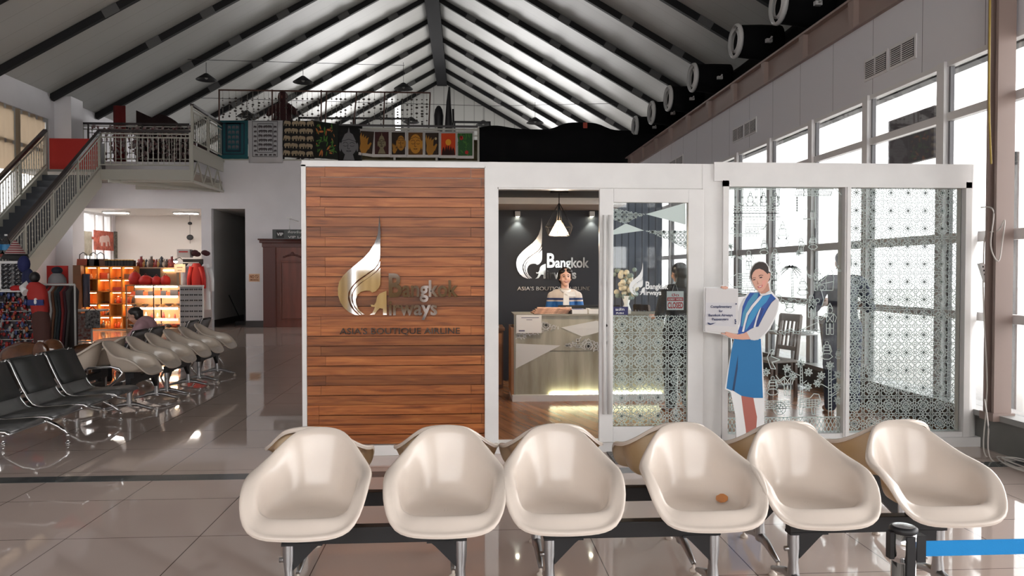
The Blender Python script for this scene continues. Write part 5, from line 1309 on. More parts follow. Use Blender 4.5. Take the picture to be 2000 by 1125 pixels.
m.strip([(c.x - .08 + .045 * math.cos(k * .63), YM - .034, (a.z + c.z) / 2 + .035 + .045 * math.sin(k * .63)) for k in range(10)], .012, closed=True); m.strip([(c.x - .11, YM - .034, (a.z + c.z) / 2 + .065), (c.x - .05, YM - .034, (a.z + c.z) / 2 + .005)], .012)
m.build('print', mat('notice_brown', (.25, .07, .02), .5), bd)
# trolleys in the corridor
o = empty('floor_sweeper', (-6.9, 23.6, 0), 'dark long handled floor sweeper leaning in the dim corridor', 'sweeper')
m = MB(); m.tube([(-7.05, 23.5, .9), (-6.75, 23.7, .1)], .015, 6); WB(m, 'handle', black, o); m = MB(); m.box(-6.9, -6.55, 23.6, 23.8, 0, .09); WB(m, 'head', black, o)
o = empty('cleaning_trolley', (-6.5, 24.2, 0), 'low dark cleaning trolley standing in the dim corridor', 'trolley')
m = MB(); m.box(-6.75, -6.25, 24, 24.5, .1, .45); WB(m, 'body', black, o); m = MB(); m.tube([(-6.62, 24.3, .4), (-6.66, 24.3, 1.25)], .05, 8); WB(m, 'bottle_tube', black, o)
m = MB(); [m.lathe([(0, 0), (.05, 0), (.05, .04), (0, .04)], (x, y, .05), 10, ax='x') for x in (-6.7, -6.3) for y in (24.05, 24.45)]; WB(m, 'wheels', black, o)

# ============================================================ SHOP
ol = orange_wood; bw = mat('brown_shop_board', (.20, .095, .05), .5, var=.1, scale=2)
glow = mat('warm_shelf_tube', (1, 1, 1), .4, emit=(1, .72, .42), estr=14)
def unit(name, px0, px1, py0, py1, Y, depth, cols, rows, label, cat, tubes=True, back=ol):
    a, c = at(px0, py0, Y=Y), at(px1, py1, Y=Y); z0 = max(0, c.z)
    o = empty(name, ((a.x + c.x) / 2, Y, z0), label, cat)
    m = MB(); m.box(a.x, c.x, Y + depth - .03, Y + depth, z0, a.z); WB(m, 'back_panel', back, o)
    m = MB()
    for k in range(cols + 1): x = a.x + (c.x - a.x) * k / cols; m.box(x - .015, x + .015, Y, Y + depth, z0, a.z)
    for k in range(rows + 1): z = z0 + (a.z - z0) * k / rows; m.box(a.x, c.x, Y, Y + depth, z - .014, z + .014)
    WB(m, 'carcass', ol, o)
    if tubes:
        for k in range(cols):
            for r in range(1, rows + 1):
                if (k + r) % 5 == 4 and r < rows: continue
                x0 = a.x + (c.x - a.x) * (k + .2) / cols; x1 = a.x + (c.x - a.x) * (k + .8) / cols; z = z0 + (a.z - z0) * r / rows - .03
                m = MB(); m.box(x0, x1, Y + .03, Y + .07, z - .015, z); WB(m, 'shelf_lamp', glow, o)
    return o, a, c, z0
sh1, a1, c1, z1 = unit('display_shelf', 166, 263, 521, 642, 21.6, .4, 4, 5, 'tall orange lit display shelf with square cubbies along the shop front', 'shelf')
b0 = empty('shop_counter', (a1.x - .1, 21.6, 0), 'tall brown cabinet side at the left end of the orange lit shelf', 'cabinet')
m = MB(); q = at(142, 518, Y=21.4); m.box(q.x, a1.x - .02, 21.4, 22.0, 0, q.z); WB(m, 'body', bw, b0)
# goods in cubbies
cols_ = [(.5, .08, .03), (.15, .1, .08), (.6, .5, .4), (.05, .05, .06), (.55, .3, .1), (.3, .05, .05)]
def small_item(kind, x, y, z, h, col, label, cat, group):
    o = empty(kind, (x, y, z), label, cat, group)
    mm = mat('item_%d' % (cols_.index(col) if col in cols_ else 99), col, .4)
    if kind == 'bottle': MB().lathe([(0, 0), (.28 * h, 0), (.28 * h, .55 * h), (.1 * h, .75 * h), (.1 * h, .95 * h)], (0, 0, 0), 10).build('body', mm, o); MB().lathe([(.12 * h, .93 * h), (.12 * h, h), (0, h)], (0, 0, 0), 8).build('cap', wht, o)
    elif kind == 'figurine': MB().lathe([(0, 0), (.3 * h, 0), (.2 * h, .3 * h), (.26 * h, .5 * h), (.1 * h, .65 * h), (.16 * h, .8 * h), (0, h)], (0, 0, 0), 8).build('body', mm, o)
    elif kind == 'bowl': MB().lathe([(0, 0), (.3 * h, .02), (.9 * h, .6 * h), (.85 * h, .6 * h), (.2 * h, .1 * h)], (0, 0, 0), 12).build('body', mm, o)
    elif kind == 'souvenir_box': MB().box(-h * .6, h * .6, -h * .3, h * .3, 0, h * .8).build('carton', mm, o)
    return o
rk = random.Random(11); kinds = ['bottle', 'figurine', 'bowl', 'souvenir_box']
for k in range(4):
    for r in range(5):
        x0 = a1.x + (c1.x - a1.x) * (k + .12) / 4; x1 = a1.x + (c1.x - a1.x) * (k + .88) / 4; z = z1 + (a1.z - z1) * r / 5 + .016
        kd = rk.choice(kinds); n_ = rk.choice((0, 2, 3)) if r < 4 else 2
        if k == 0 and r < 4: continue
        for i in range(n_):
            small_item(kd, x0 + (x1 - x0) * (i + .5) / n_, 21.75, z, rk.uniform(.12, .2) * (.5 if kd == 'bowl' else 1), rk.choice(cols_), 'small %s for sale in a cubby of the orange lit shelf' % kd.replace('_', ' '), kd.replace('_', ' '), kd.replace('_', ' ') + 's in the orange lit shelf')
# blue grey cloth hanging at the left of the shelf
a, c = at(150, 535, Y=21.5), at(176, 600, Y=21.5)
P = [[(a.x + (c.x - a.x) * k / 10, 21.5 - .03 * math.sin(k * 1.3), z) for k in range(11)] for z in (a.z, (a.z + c.z) / 2, c.z)]
m = MB().grid(P); m.flat = True; tag(m.build('hanging_scarf', mat('slate_cloth', (.06, .065, .10), .8, bump=.4, bscale=20), solid=.02), 'slate blue cloth hanging at the left of the orange lit shelf', 'cloth')
# handbags on the shelf top
for i, px in enumerate((162, 182, 196)):
    q = at(px, 518, Y=21.75)
    o = empty('handbag', (q.x, 21.8, a1.z + .016), ['small red handbag with a hooped handle, left on the shelf top', 'dark handbag with tall hoops on the shelf top', 'dark brown handbag with hoops, right of the three'][i], 'handbag', 'handbags on the shelf top')
    MB().prism([(-.17, -.06, 0), (.17, -.06, 0), (.15, -.06, .2), (-.15, -.06, .2)], (0, 0, 0), (0, .12, 0)).build('bag_body', [mat('terracotta_leather', (.33, .06, .03), .5), mat('black_leather', (.03, .025, .025), .5), mat('brown_leather', (.12, .05, .03), .5)][i], o)
    MB().tube([(-.1, -.03, .2), (-.09, -.03, .32), (0, -.03, .38), (.09, -.03, .32), (.1, -.03, .2)], .012, 6).build('handle', black, o)
for i in range(9):
    q = at(208 + i * 6.2, 518, Y=21.75)
    o = empty('shoe_pair_box', (q.x, 21.85, a1.z + .016), 'dark slanted souvenir packet with a yellow edge standing on the shelf top', 'packet', 'dark packets on the shelf top')
    MB().box(-.035, .035, -.12, .08, 0, .16).build('packet', black, o); MB().box(-.035, .035, -.13, -.05, .16, .18).build('edge', mat('yellow_edge', (.6, .35, .05), .5), o)
for i in range(14):
    q = at(268 + i * 5.0, 516, Y=21.9)
    small_item('bottle' if i % 3 else 'figurine', q.x, 22.0, 1.72, .24 + .08 * (i % 4 == 1), cols_[(i * 5) % 6], 'small bottle standing on the back shelf top' if i % 3 else 'small figurine standing on the back shelf top', 'bottle' if i % 3 else 'figurine', 'bottles on the back shelf top' if i % 3 else 'figurines on the back shelf top')
m = MB(); qa, qc = at(266, 520, Y=21.9), at(345, 560, Y=21.9)
o = empty('back_cabinet', (-8.9, 21.9, 0), 'tan wooden cabinet behind the glass showcase with a lit shelf', 'cabinet')
m.box(qa.x, qc.x, 21.9, 22.2, 0, 1.715); WB(m, 'body', mat('tan_laminate', (.36, .22, .13), .5), o)
m = MB(); m.box(qa.x + .1, qa.x + .65, 21.88, 21.9, 1.3, 1.68); WB(m, 'recess_shade_panel', black, o)  # flat black panel stands for the shade inside a recess
m = MB(); m.box(qc.x - .35, qc.x, 21.87, 21.89, 1.62, 1.65); WB(m, 'lamp_tube', glow, o)
# glass showcase
Yc = 20.5; A = at(246, 557, Y=Yc); Cc = at(354, 645, Y=Yc)
sc_ = empty('glass_showcase', ((A.x + Cc.x) / 2, Yc, 0), 'long glass showcase glowing with horizontal lamp tubes in front of the shop', 'showcase')
zs = [at(300, y, Y=Yc).z for y in (557, 577, 600, 622)]
m = MB()
for z in zs + [.12]: m.box(A.x, Cc.x, Yc + .02, Yc + .5, z - .015, z - .005)
WB(m, 'glass_shelf', mat('pale_shelf', (.5, .42, .35), .3), sc_)
m = MB(); 
for x in (A.x, (A.x + Cc.x) / 2, Cc.x): m.box(x - .015, x + .015, Yc, Yc + .03, .1, A.z); m.box(x - .015, x + .015, Yc + .5, Yc + .53, .1, A.z)
m.box(A.x, Cc.x, Yc - .01, Yc + .55, 0, .12); m.box(A.x - .02, Cc.x + .02, Yc - .01, Yc + .03, A.z - .02, A.z + .01)
WB(m, 'frame', mat('bronze_frame', (.25, .17, .12), .4), sc_)
m = MB(); m.box(A.x, Cc.x, Yc + .5, Yc + .52, .12, A.z); WB(m, 'back_panel', mat('warm_back', (.5, .25, .12), .5), sc_)
for i, z in enumerate(zs):
    m = MB(); m.tube([(A.x + .2, Yc + .08, z - .04), (Cc.x - .12, Yc + .08, z - .04)], .022, 8); WB(m, 'lamp_tube', mat('warm_showcase_tube', (1, 1, 1), .4, emit=(1, .80, .58), estr=22), sc_)
m = MB(); m.box(A.x, Cc.x, Yc - .005, Yc, .12, A.z); WB(m, 'front_glass', glass_m, sc_)
for r in range(4):
    zb = [zs[1], zs[2], zs[3], .12][r]
    n_ = 9
    for i in range(n_):
        x = A.x + .1 + (Cc.x - A.x - .2) * i / (n_ - 1)
        kd = ['souvenir_box', 'bowl', 'figurine', 'bowl'][r]
        small_item(kd, x, Yc + .25, zb, rk.uniform(.1, .17), cols_[(i * 3 + r) % 6], 'small %s on the %s shelf of the glass showcase' % (kd.replace('_', ' '), ['top', 'second', 'third', 'bottom'][r]), kd.replace('_', ' '), '%s shelf goods in the glass showcase' % ['top', 'second', 'third', 'bottom'][r])
# red bags on the showcase
for i, px in enumerate((262, 283, 304, 322)):
    q = at(px, 545, Y=20.7)
    o = empty('red_bag', (q.x, 20.75, A.z + .012), ['largest red gift bag, leftmost on the glass showcase', 'wide red gift bag second from the left on the glass showcase', 'round red gift bag third from the left on the glass showcase', 'round red gift bag, rightmost on the glass showcase'][i], 'bag', 'red bags on the glass showcase')
    w_, h_ = [(.16, .33), (.19, .24), (.13, .22), (.13, .24)][i]
    MB().lathe([(0, 0), (w_ * .8, 0), (w_, h_ * .4), (w_ * .8, h_ * .8), (w_ * .3, h_), (0, h_)], (0, 0, 0), 12).build('bag_body', red, o)
    MB().tube([(-.05, 0, h_ * .95), (0, 0, h_ + .05), (.05, 0, h_ * .95)], .008, 6).build('handle', mat('dark_red_cord', (.2, .01, .01), .6), o)
def glasses_rack(name, x0, x1, y, z0, z1, label, cols, rows, board):
    o = empty(name, ((x0 + x1) / 2, y, 0), label, 'sunglasses rack')
    m = MB(); m.box(x0, x1, y + .02, y + .06, z0, z1); WB(m, 'back_board', board, o)
    m = MB(); [m.box(x - .012, x + .012, y - .02, y + .04, z0, z1) for x in (x0, x1)]; m.box(x0, x1, y, y + .2, (0 if z0 < 1 else z0 - .02), z0); m.box(x0 - .02, x1 + .02, y - .04, y + .04, z1, z1 + .04); WB(m, 'frame', alu, o)
    for i in range(cols):
        for j in range(rows):
            x = x0 + (x1 - x0) * (i + .5) / cols; z = z0 + (z1 - z0) * (j + .5) / rows; w2 = (x1 - x0) / cols * .40
            g = empty('sunglasses', (x, y - .03, z), 'pair of dark sunglasses on the ' + label.split(' with')[0], 'sunglasses', 'sunglasses on the ' + label.split(' with')[0])
            l_ = MB()
            for s_ in (-1, 1): l_.ball((s_ * w2 * .52, 0, 0), w2 * .5, .008, w2 * .46, 8, 5)
            l_.build('lenses', mat('dark_lens', (.02, .02, .025), .08), g)
            f_ = MB(); f_.bar((-w2, 0, w2 * .2), (w2, 0, w2 * .2), .006, .008); f_.bar((-w2, 0, w2 * .2), (-w2, .04, w2 * .2), .005, .006); f_.bar((w2, 0, w2 * .2), (w2, .04, w2 * .2), .005, .006); f_.build('frame', R.choice((black, chrome, brown_steel)), g)
    return o
q0, q1 = at(352, 560, Y=20.4), at(397, 645, Y=20.4)
glasses_rack('sunglasses_rack', q0.x, q1.x, 20.4, .08, q0.z, 'white lit sunglasses rack with rows of pairs beside the shop entrance', 5, 8, mat('lit_grey_board', (.42, .42, .44), .5))
q0, q1 = at(300, 521, Y=21.2), at(314, 552, Y=21.2)
m = MB(); 
# clothes beside the rack
a, c = at(357, 506, Y=21.15), at(397, 640, Y=21.15)
o = empty('shirt_stand', ((a.x + c.x) / 2, 21.15, 0), 'tall dark display stand holding red and white shirts at the shop entrance', 'stand')
m = MB(); m.box(a.x, c.x, 21.15, 21.2, 0, a.z); WB(m, 'board', black, o)
m = MB(); m.tube([(a.x + .05, 20.84, a.z - .1), (c.x, 20.84, a.z - .1)], .015, 6); WB(m, 'rail', alu, o)
def shirt(name, xc, y, ztop, w_, h_, m_, label, cat, group=None, trim=None):
    o = empty(name, (xc, y, ztop), label, cat, group)
    n = 8; G = []
    for i, (fz, fw) in enumerate(((0, .55), (.08, .95), (.2, 1.0), (.5, .92), (1, 1.0))):
        G.append([(w_ / 2 * fw * math.cos(PI + PI * k / n * 2), .05 * math.sin(2 * PI * k / n) + .01 * math.sin(k * 2 + i), -h_ * fz) for k in range(n)])
    MB().grid(G, closed=True).build('body', m_, o)
    for s_ in (-1, 1): MB().tube([(s_ * w_ * .38, 0, -h_ * .08), (s_ * w_ * .62, 0, -h_ * .35), (s_ * w_ * .64, 0, -h_ * .6)], .06, 8, rs=[.07, .06, .05]).build('sleeve', trim or m_, o)
    return o
shirt('hanging_shirt', at(368, 0, Y=20.75).x, 20.8, a.z - .12, .28, 1.0, mat('grey_white_shirt', (.55, .5, .55), .8), 'white and grey shirt hanging left of the red one at the shop entrance', 'shirt')
shirt('hanging_shirt', at(381, 0, Y=20.7).x, 20.62, a.z - .12, .3, 1.1, red, 'long red shirt hanging on the dark panel at the shop entrance', 'shirt')
shirt('hanging_shirt', at(395, 0, Y=20.7).x, 20.78, a.z - .14, .26, 1.2, wht, 'long white shirt hanging nearest the pier at the shop entrance', 'shirt')
a, c = at(340, 516, Y=20.6), at(362, 532, Y=20.6)
o = empty('paper_sign', ((a.x + c.x) / 2, 20.6, 1.1), 'warmly lit white paper sign on a stick above the showcase', 'sign')
m = MB(); m.box(a.x, c.x, 20.6, 20.61, c.z, a.z); WB(m, 'sheet', mat('warm_lit_paper', (.8, .62, .48), .6), o)  # warm lamplight put into the colour of white paper
m = MB(); m.box(a.x + .07, c.x - .07, 20.595, 20.6, a.z - .1, a.z - .07); m.box(a.x + .09, c.x - .09, 20.595, 20.6, a.z - .17, a.z - .15); WB(m, 'print', mat('faded_print', (.35, .25, .2), .6), o)
m = MB(); m.tube([((a.x + c.x) / 2, 20.62, 1.2), ((a.x + c.x) / 2, 20.62, a.z - .02)], .012, 6); WB(m, 'stick', ol, o)
q = at(343, 510, Y=20.3)
o = empty('clip_lamp', (q.x, 20.3, q.z), 'small glowing clip lamp above the warm paper sign', 'lamp'); MB().lathe([(.03, .06), (.07, 0), (.06, 0)], (0, 0, 0), 10).build('shade', brushed, o); MB().ball((0, 0, .0), .05).build('bulb', mat('warm_bulb', (1, 1, 1), .4, emit=(1, .7, .4), estr=40), o); MB().tube([(0, .02, .06), (0, .3, .1), (0, .6, -.0)], .008, 5).build('arm', black, o)
# boxes and toy shoes on top
a, c = at(347, 487, Y=20.95), at(372, 503, Y=20.95)
o = empty('cardboard_sign_box', ((a.x + c.x) / 2, 20.95, 1.99), 'pale box with grey lettering bands on top of the dark display panel', 'box')
m = MB(); m.box(a.x, c.x, 20.9, 21.15, c.z, a.z); WB(m, 'carton', mat('pale_carton', (.55, .52, .52), .6), o); m = MB(); m.box(a.x + .05, c.x - .05, 20.89, 20.9, a.z - .08, a.z - .05); WB(m, 'print', red, o)
o = empty('cap_pile', (at(385, 0, Y=21).x, 21.0, c.z), 'dark heap of caps on top of the dark display panel', 'caps')
m = MB(); [m.ball((R.uniform(-.2, .2), R.uniform(-.05, .1), .06 + R.uniform(0, .08)), .1, .09, .07, 8, 5) for _ in range(5)]; m.build('caps', mat('dark_maroon', (.06, .015, .02), .8), o)['kind'] = 'stuff'
# tapestries in the shop window
def wallhang(py0, py1, px0, px1, m_, label, dec=None):
    a, c = at(px0, py0, X=HX + .05), at(px1, py1, X=HX + .05)
    o = empty('wall_tapestry', (HX + .05, (a.y + c.y) / 2, a.z), label, 'tapestry')
    m = MB(); m.box(HX + .03, HX + .05, a.y, c.y, min(a.z, c.z), max(a.z, c.z)); t = WB(m, 'cloth', m_, o)
    if dec: dec(t, a, c)
    return o
def ele_dec(t, a, c):
    cyy, cz = (a.y + c.y) / 2, (a.z + c.z) / 2; w2, h2 = (c.y - a.y), (a.z - c.z)
    m = MB(); m.prism([(HX + .052, cyy + x * w2 * .5, cz - y * h2 * .6) for x, y in ELE], (.004, 0, 0), (0, 0, 0)); m.build('elephant_image', mat('pale_rose', (.6, .42, .38), .8), t)
wallhang(450, 500, 158, 180, mat('olive_tapestry', (.28, .25, .2), .8, var=.2, scale=6), 'olive grey tapestry at the left of the shop window')
wallhang(449, 490, 184, 222, mat('brick_red_tapestry', (.38, .09, .06), .8, var=.35, scale=9), 'brick red tapestry with a pale elephant in the shop window', ele_dec)
wallhang(452, 505, 224, 238, mat('dark_olive_tapestry', (.12, .11, .09), .8, var=.5, scale=14), 'dark patterned tapestry at the right of the shop window')
q = at(373, 430, Y=25.4)
o = empty('hanging_mobile', (q.x, 25.3, 3.4), 'tiny dark string ornament hanging against the shop back wall', 'ornament'); MB().box(-.004, .004, -.004, .004, -.9, 0).build('string', black, o); m = MB(); m.ball((0, 0, -.25), .07, .03, .05); m.ball((0, 0, -.7), .11, .03, .09); m.build('ornament', black, o)

# ---------------- souvenir stand at the left edge
Yg = 12.0
gx0g, gx1g = at(-60, 600, Y=Yg).x, at(73, 600, Y=Yg).x
o = empty('souvenir_stand', ((gx0g + gx1g) / 2, Yg, 0), 'tall board crowded with red, blue and silver key rings at the left photo edge', 'souvenir stand')
zt = at(30, 570, Y=Yg).z
m = MB(); m.box(gx0g, gx1g, Yg, Yg + .06, .2, zt); m.box(gx0g, gx1g, Yg, Yg + .2, .0, .2); WB(m, 'board', mat('dark_board', (.04, .03, .035), .6), o)
m = MB(); [m.box(gx0g, gx1g, Yg - .06, Yg, .3 + .14 * k, .305 + .14 * k) for k in range(7)]; m.box(gx0g, gx1g, Yg - .1, Yg + .22, zt, zt + .02); WB(m, 'wire_rows', alu, o)
rk2 = random.Random(21)
for cname, ccol, nn in (('red', (.26, .012, .012), 210), ('blue', (.03, .05, .16), 120), ('silver', (.25, .24, .24), 110), ('dark', (.03, .02, .02), 120), ('orange', (.3, .1, .02), 60)):
    m = MB()
    for k in range(nn):
        x, z = rk2.uniform(gx0g, gx1g), rk2.uniform(.22, zt); s_ = rk2.uniform(.012, .03); m.ball((x, Yg - .04 - rk2.uniform(0, .03), z), s_, s_ * .5, s_ * rk2.uniform(.8, 1.8), 6, 4)
    p_ = WB(m, 'key_rings', mat('trinket_' + cname, ccol, .35), o); p_['kind'] = 'stuff'; p_['label'] = cname + ' key rings'
# sunglasses tower on it
zt2 = zt + .02
glasses_x0, glasses_x1 = at(2, 0, Y=Yg + .2).x, at(50, 0, Y=Yg + .2).x
o2 = glasses_rack('sunglasses_rack', glasses_x0, glasses_x1, Yg + .1, zt2 + .02, at(20, 515, Y=Yg + .1).z, 'clear sunglasses tower with chrome edges on the souvenir stand', 2, 6, mat('clear_grey', (.3, .3, .31), .3))
q = at(30, 500, Y=Yg + .15)
o = empty('silver_bowl', (q.x, Yg + .15, at(20, 515, Y=Yg + .1).z + .041), 'wide silver bowl on top of the sunglasses tower', 'bowl'); MB().lathe([(.0, 0), (.07, 0), (.16, .10), (.15, .10), (.06, .015)], (0, 0, 0), 20).build('body', brushed, o)
o = empty('woven_hat', (q.x, Yg + .15, q.z - .02), 'conical red and white striped woven hat over the silver bowl', 'hat')
m = MB(); m.lathe([(.16, .0), (.15, .03), (.13, .08), (.09, .14), (.05, .21), (.01, .26), (0, .26)], (0, 0, 0), 18); hb = m.build('crown', mat('striped_weave', (.25, .05, .05), .7), o)
nt, N, L, bs = nod(MATS['striped_weave']); tc = N.new('ShaderNodeTexCoord'); wv = N.new('ShaderNodeTexWave'); wv.bands_direction = 'Z'; wv.inputs['Scale'].default_value = 9; L.new(tc.outputs['Object'], wv.inputs[0]); cr = N.new('ShaderNodeValToRGB'); L.new(wv.outputs['Fac'], cr.inputs[0]); cr.color_ramp.elements[0].color = (.22, .02, .03, 1); cr.color_ramp.elements[1].color = (.5, .42, .4, 1); cr.color_ramp.elements[0].position = .4; cr.color_ramp.elements[1].position = .6; L.new(cr.outputs[0], bs.inputs['Base Color'])
MB().lathe([(.17, -.03), (.18, .0), (.16, .05), (.15, .0)], (0, 0, 0), 18).build('brim', mat('black_straw', (.02, .02, .02), .7), o)
# bottles on red shelf
zb = at(10, 496, Y=Yg + .6).z
o = empty('red_shelf', (-7.4, Yg + .6, zb), 'dark red shelf board with water bottles at the left photo edge', 'shelf'); m = MB(); m.box(-8.2, at(24, 0, Y=Yg + .6).x, Yg + .5, Yg + .9, zb - .05, zb); WB(m, 'board', mat('dark_red_board', (.2, .03, .02), .5), o)
m = MB(); m.box(-8.15, -8.1, Yg + .5, Yg + .9, 0, zb - .05); m.box(-7.3, -7.25, Yg + .8, Yg + .9, 0, zb - .05); WB(m, 'support', black, o)
for i, px in enumerate((12, -3)):
    q = at(px, 490, Y=Yg + .6)
    o = empty('water_bottle', (q.x, Yg + .6, zb), ['clear water bottle with a blue label on the red shelf', 'clear water bottle cut off by the left photo edge'][i], 'bottle', 'water bottles on the red shelf')
    MB().lathe([(0, 0), (.058, 0), (.06, .05), (.057, .12), (.06, .2), (.02, .27), (.02, .29)], (0, 0, 0), 16).build('body', glass('bottle_plastic', (.8, .86, .9), 1.4), o)
    MB().lathe([(.0605, .06), (.0605, .15)], (0, 0, 0), 16).build('wrap_label', mat('blue_wrap', (.05, .25, .5), .5), o); MB().lathe([(.022, .285), (.022, .31), (0, .31)], (0, 0, 0), 12).build('cap', wht, o)
# caps hung beside the tower
for i, (px, py, cl_, lb) in enumerate(((52, 520, (.015, .02, .10), 'navy blue cap hanging beside the sunglasses tower'), (60, 548, (.015, .02, .07), 'navy blue bag hanging under the blue cap'), (36, 560, (.5, .02, .02), 'small red cap lying on the souvenir stand'))):
    q = at(px, py, Y=Yg + .05); o = empty('cap' if i != 1 else 'small_bag', (q.x, Yg - .02 if i < 2 else Yg + .0, q.z if i < 2 else zt2), lb, 'cap' if i != 1 else 'bag')
    MB().ball((0, 0, .03), .09, .07, .13 if i == 0 else (.16 if i == 1 else .05), 12, 8).build('crown' if i != 1 else 'bag_body', mat('cap%d' % i, cl_, .8), o)
# mannequin torso in football style shirt
q = at(78, 570, Y=11.4)
o = empty('shirt_mannequin', (q.x, 11.4, 0), 'mannequin torso in a red, white and blue shirt with a brown wrap below', 'mannequin')
m = MB(); G = []
for z, rx, ry, sx_ in ((.35, .12, .1, .06), (.6, .15, .11, .04), (.9, .16, .12, .02), (1.05, .13, .1, 0)): G.append([(sx_ + rx * math.cos(2 * PI * k / 16), ry * math.sin(2 * PI * k / 16), z) for k in range(16)])
m.grid(G, closed=True); m.build('brown_wrap', mat('brown_wrap', (.07, .025, .02), .8, bump=.3, bscale=20), o)
m = MB(); G = []
for z, rx, ry, sx_ in ((1.0, .14, .1, 0), (1.15, .16, .11, -.02), (1.28, .19, .11, -.05), (1.4, .17, .09, -.08), (1.45, .07, .06, -.09)): G.append([(sx_ + rx * math.cos(2 * PI * k / 16), ry * math.sin(2 * PI * k / 16), z) for k in range(16)])
m.grid(G, closed=True); sb = m.build('shirt_body', mat('shirt_red', (.38, .02, .015), .7), o)
m = MB(); m.box(-.16, .12, -.125, -.10, 1.12, 1.2); m.build('navy_band', mat('shirt_navy', (.02, .03, .15), .7), sb)
m = MB(); m.ball((-.02, -.11, 1.17), .04, .02, .055); m.build('white_badge', wht, sb)
m = MB(); m.tube([(-.2, 0, 1.42), (-.28, -.05, 1.36), (-.2, -.1, 1.3)], .06, 8); m.build('white_sleeve', wht, sb)
o.scale = (.78, .78, 1.0)
m = MB(); m.ball((-.09, 0, 1.52), .09, .09, .08); m.build('dark_cap', black, o); m = MB(); m.tube([(0, 0, 0), (0, 0, .4)], .03, 8); m.lathe([(.16, 0), (.16, .02), (0, .02)], (0, 0, 0), 16); m.build('stand', alu, o)
m = MB(); m.box(.02, .12, -.14, -.12, .25, .62); m.build('price_paper', wht, o)
# clothes rack
a, c = at(82, 556, Y=12.3), at(146, 556, Y=12.3)
o = empty('clothes_rack', ((a.x + c.x) / 2, 12.3, 0), 'white tube clothes rack full of dark and red garments left of the beige chairs', 'clothes rack')
m = MB(); z_ = a.z
m.tube([(a.x + .12, 11.9, 0), (a.x + .12, 11.9, z_ - .08), (a.x + .06, 11.9, z_), (a.x - .05, 12.0, z_), (a.x - .05, 12.3, z_)], .018, 8); m.tube([(a.x, 12.3, z_), (c.x, 12.3, z_)], .016, 8); m.tube([(c.x, 12.3, z_), (c.x, 12.3, 0)], .016, 8); m.tube([(a.x, 12.3, z_), (a.x, 12.3, 0)], .016, 8)
m.tube([(a.x, 12.3, .15), (c.x, 12.3, .15)], .012, 6); WB(m, 'tube_frame', white_gloss, o)
gcols = [(.015, .012, .015), (.02, .02, .03), (.35, .02, .02), (.5, .48, .48), (.16, .07, .04), (.05, .06, .06), (.03, .04, .05), (.25, .03, .03), (.06, .02, .03), (.08, .07, .07)]
for i, cc in enumerate(gcols):
    x = a.x + .05 + (c.x - a.x - .1) * i / 9
    g_ = empty('hanging_garment', (x, 12.3, z_ - .03), ['black garment at the left end', 'dark navy garment', 'red garment between the dark ones', 'pale grey garment', 'brown garment', 'dark green grey garment', 'slate garment', 'dark red garment', 'maroon garment', 'charcoal garment at the right end'][i] + ' on the white clothes rack', 'garment', None)
    h_ = [.75, .8, .7, .85, .95, .95, .9, 1.0, .9, .95][i]
    G = [[(.035 * math.sin(k * 1.1 + zz * 3), -.2 * f_ + .4 * f_ * k / 8, -zz * h_) for k in range(9)] for zz, f_ in ((0, .3), (.08, .9), (.4, .8), (1, 1.0))]
    MB().grid(G).build('cloth', mat('garment%d' % i, cc, .85), g_, solid=.03); MB().tube([(0, 0, .0), (0, 0, .04)], .006, 5).build('hanger_hook', chrome, g_)
a, c = at(91, 519, Y=12.8), at(132, 552, Y=12.8)
o = empty('red_banner', ((a.x + c.x) / 2, 12.8, 0), 'plain red board standing behind the clothes rack', 'board'); m = MB(); m.box(a.x, c.x, 12.8, 12.83, c.z - .2, a.z); WB(m, 'panel', red, o); m = MB(); m.box(a.x, a.x + .03, 12.8, 12.83, 0, c.z - .2); m.box(c.x - .03, c.x, 12.8, 12.83, 0, c.z - .2); WB(m, 'leg', black, o)
q = at(115, 545, Y=12.5); o = empty('grey_cap', (q.x, 12.45, z_ + .02), 'grey cap with a dark crown resting above the clothes rack', 'cap'); MB().lathe([(.13, 0), (.12, .08), (.08, .14), (.02, .18), (0, .18)], (0, 0, 0), 14).build('brim', mat('grey_felt', (.25, .24, .25), .8), o); MB().ball((0, 0, .2), .08, .08, .06).build('crown', mat('navy_felt', (.02, .025, .04), .8), o)
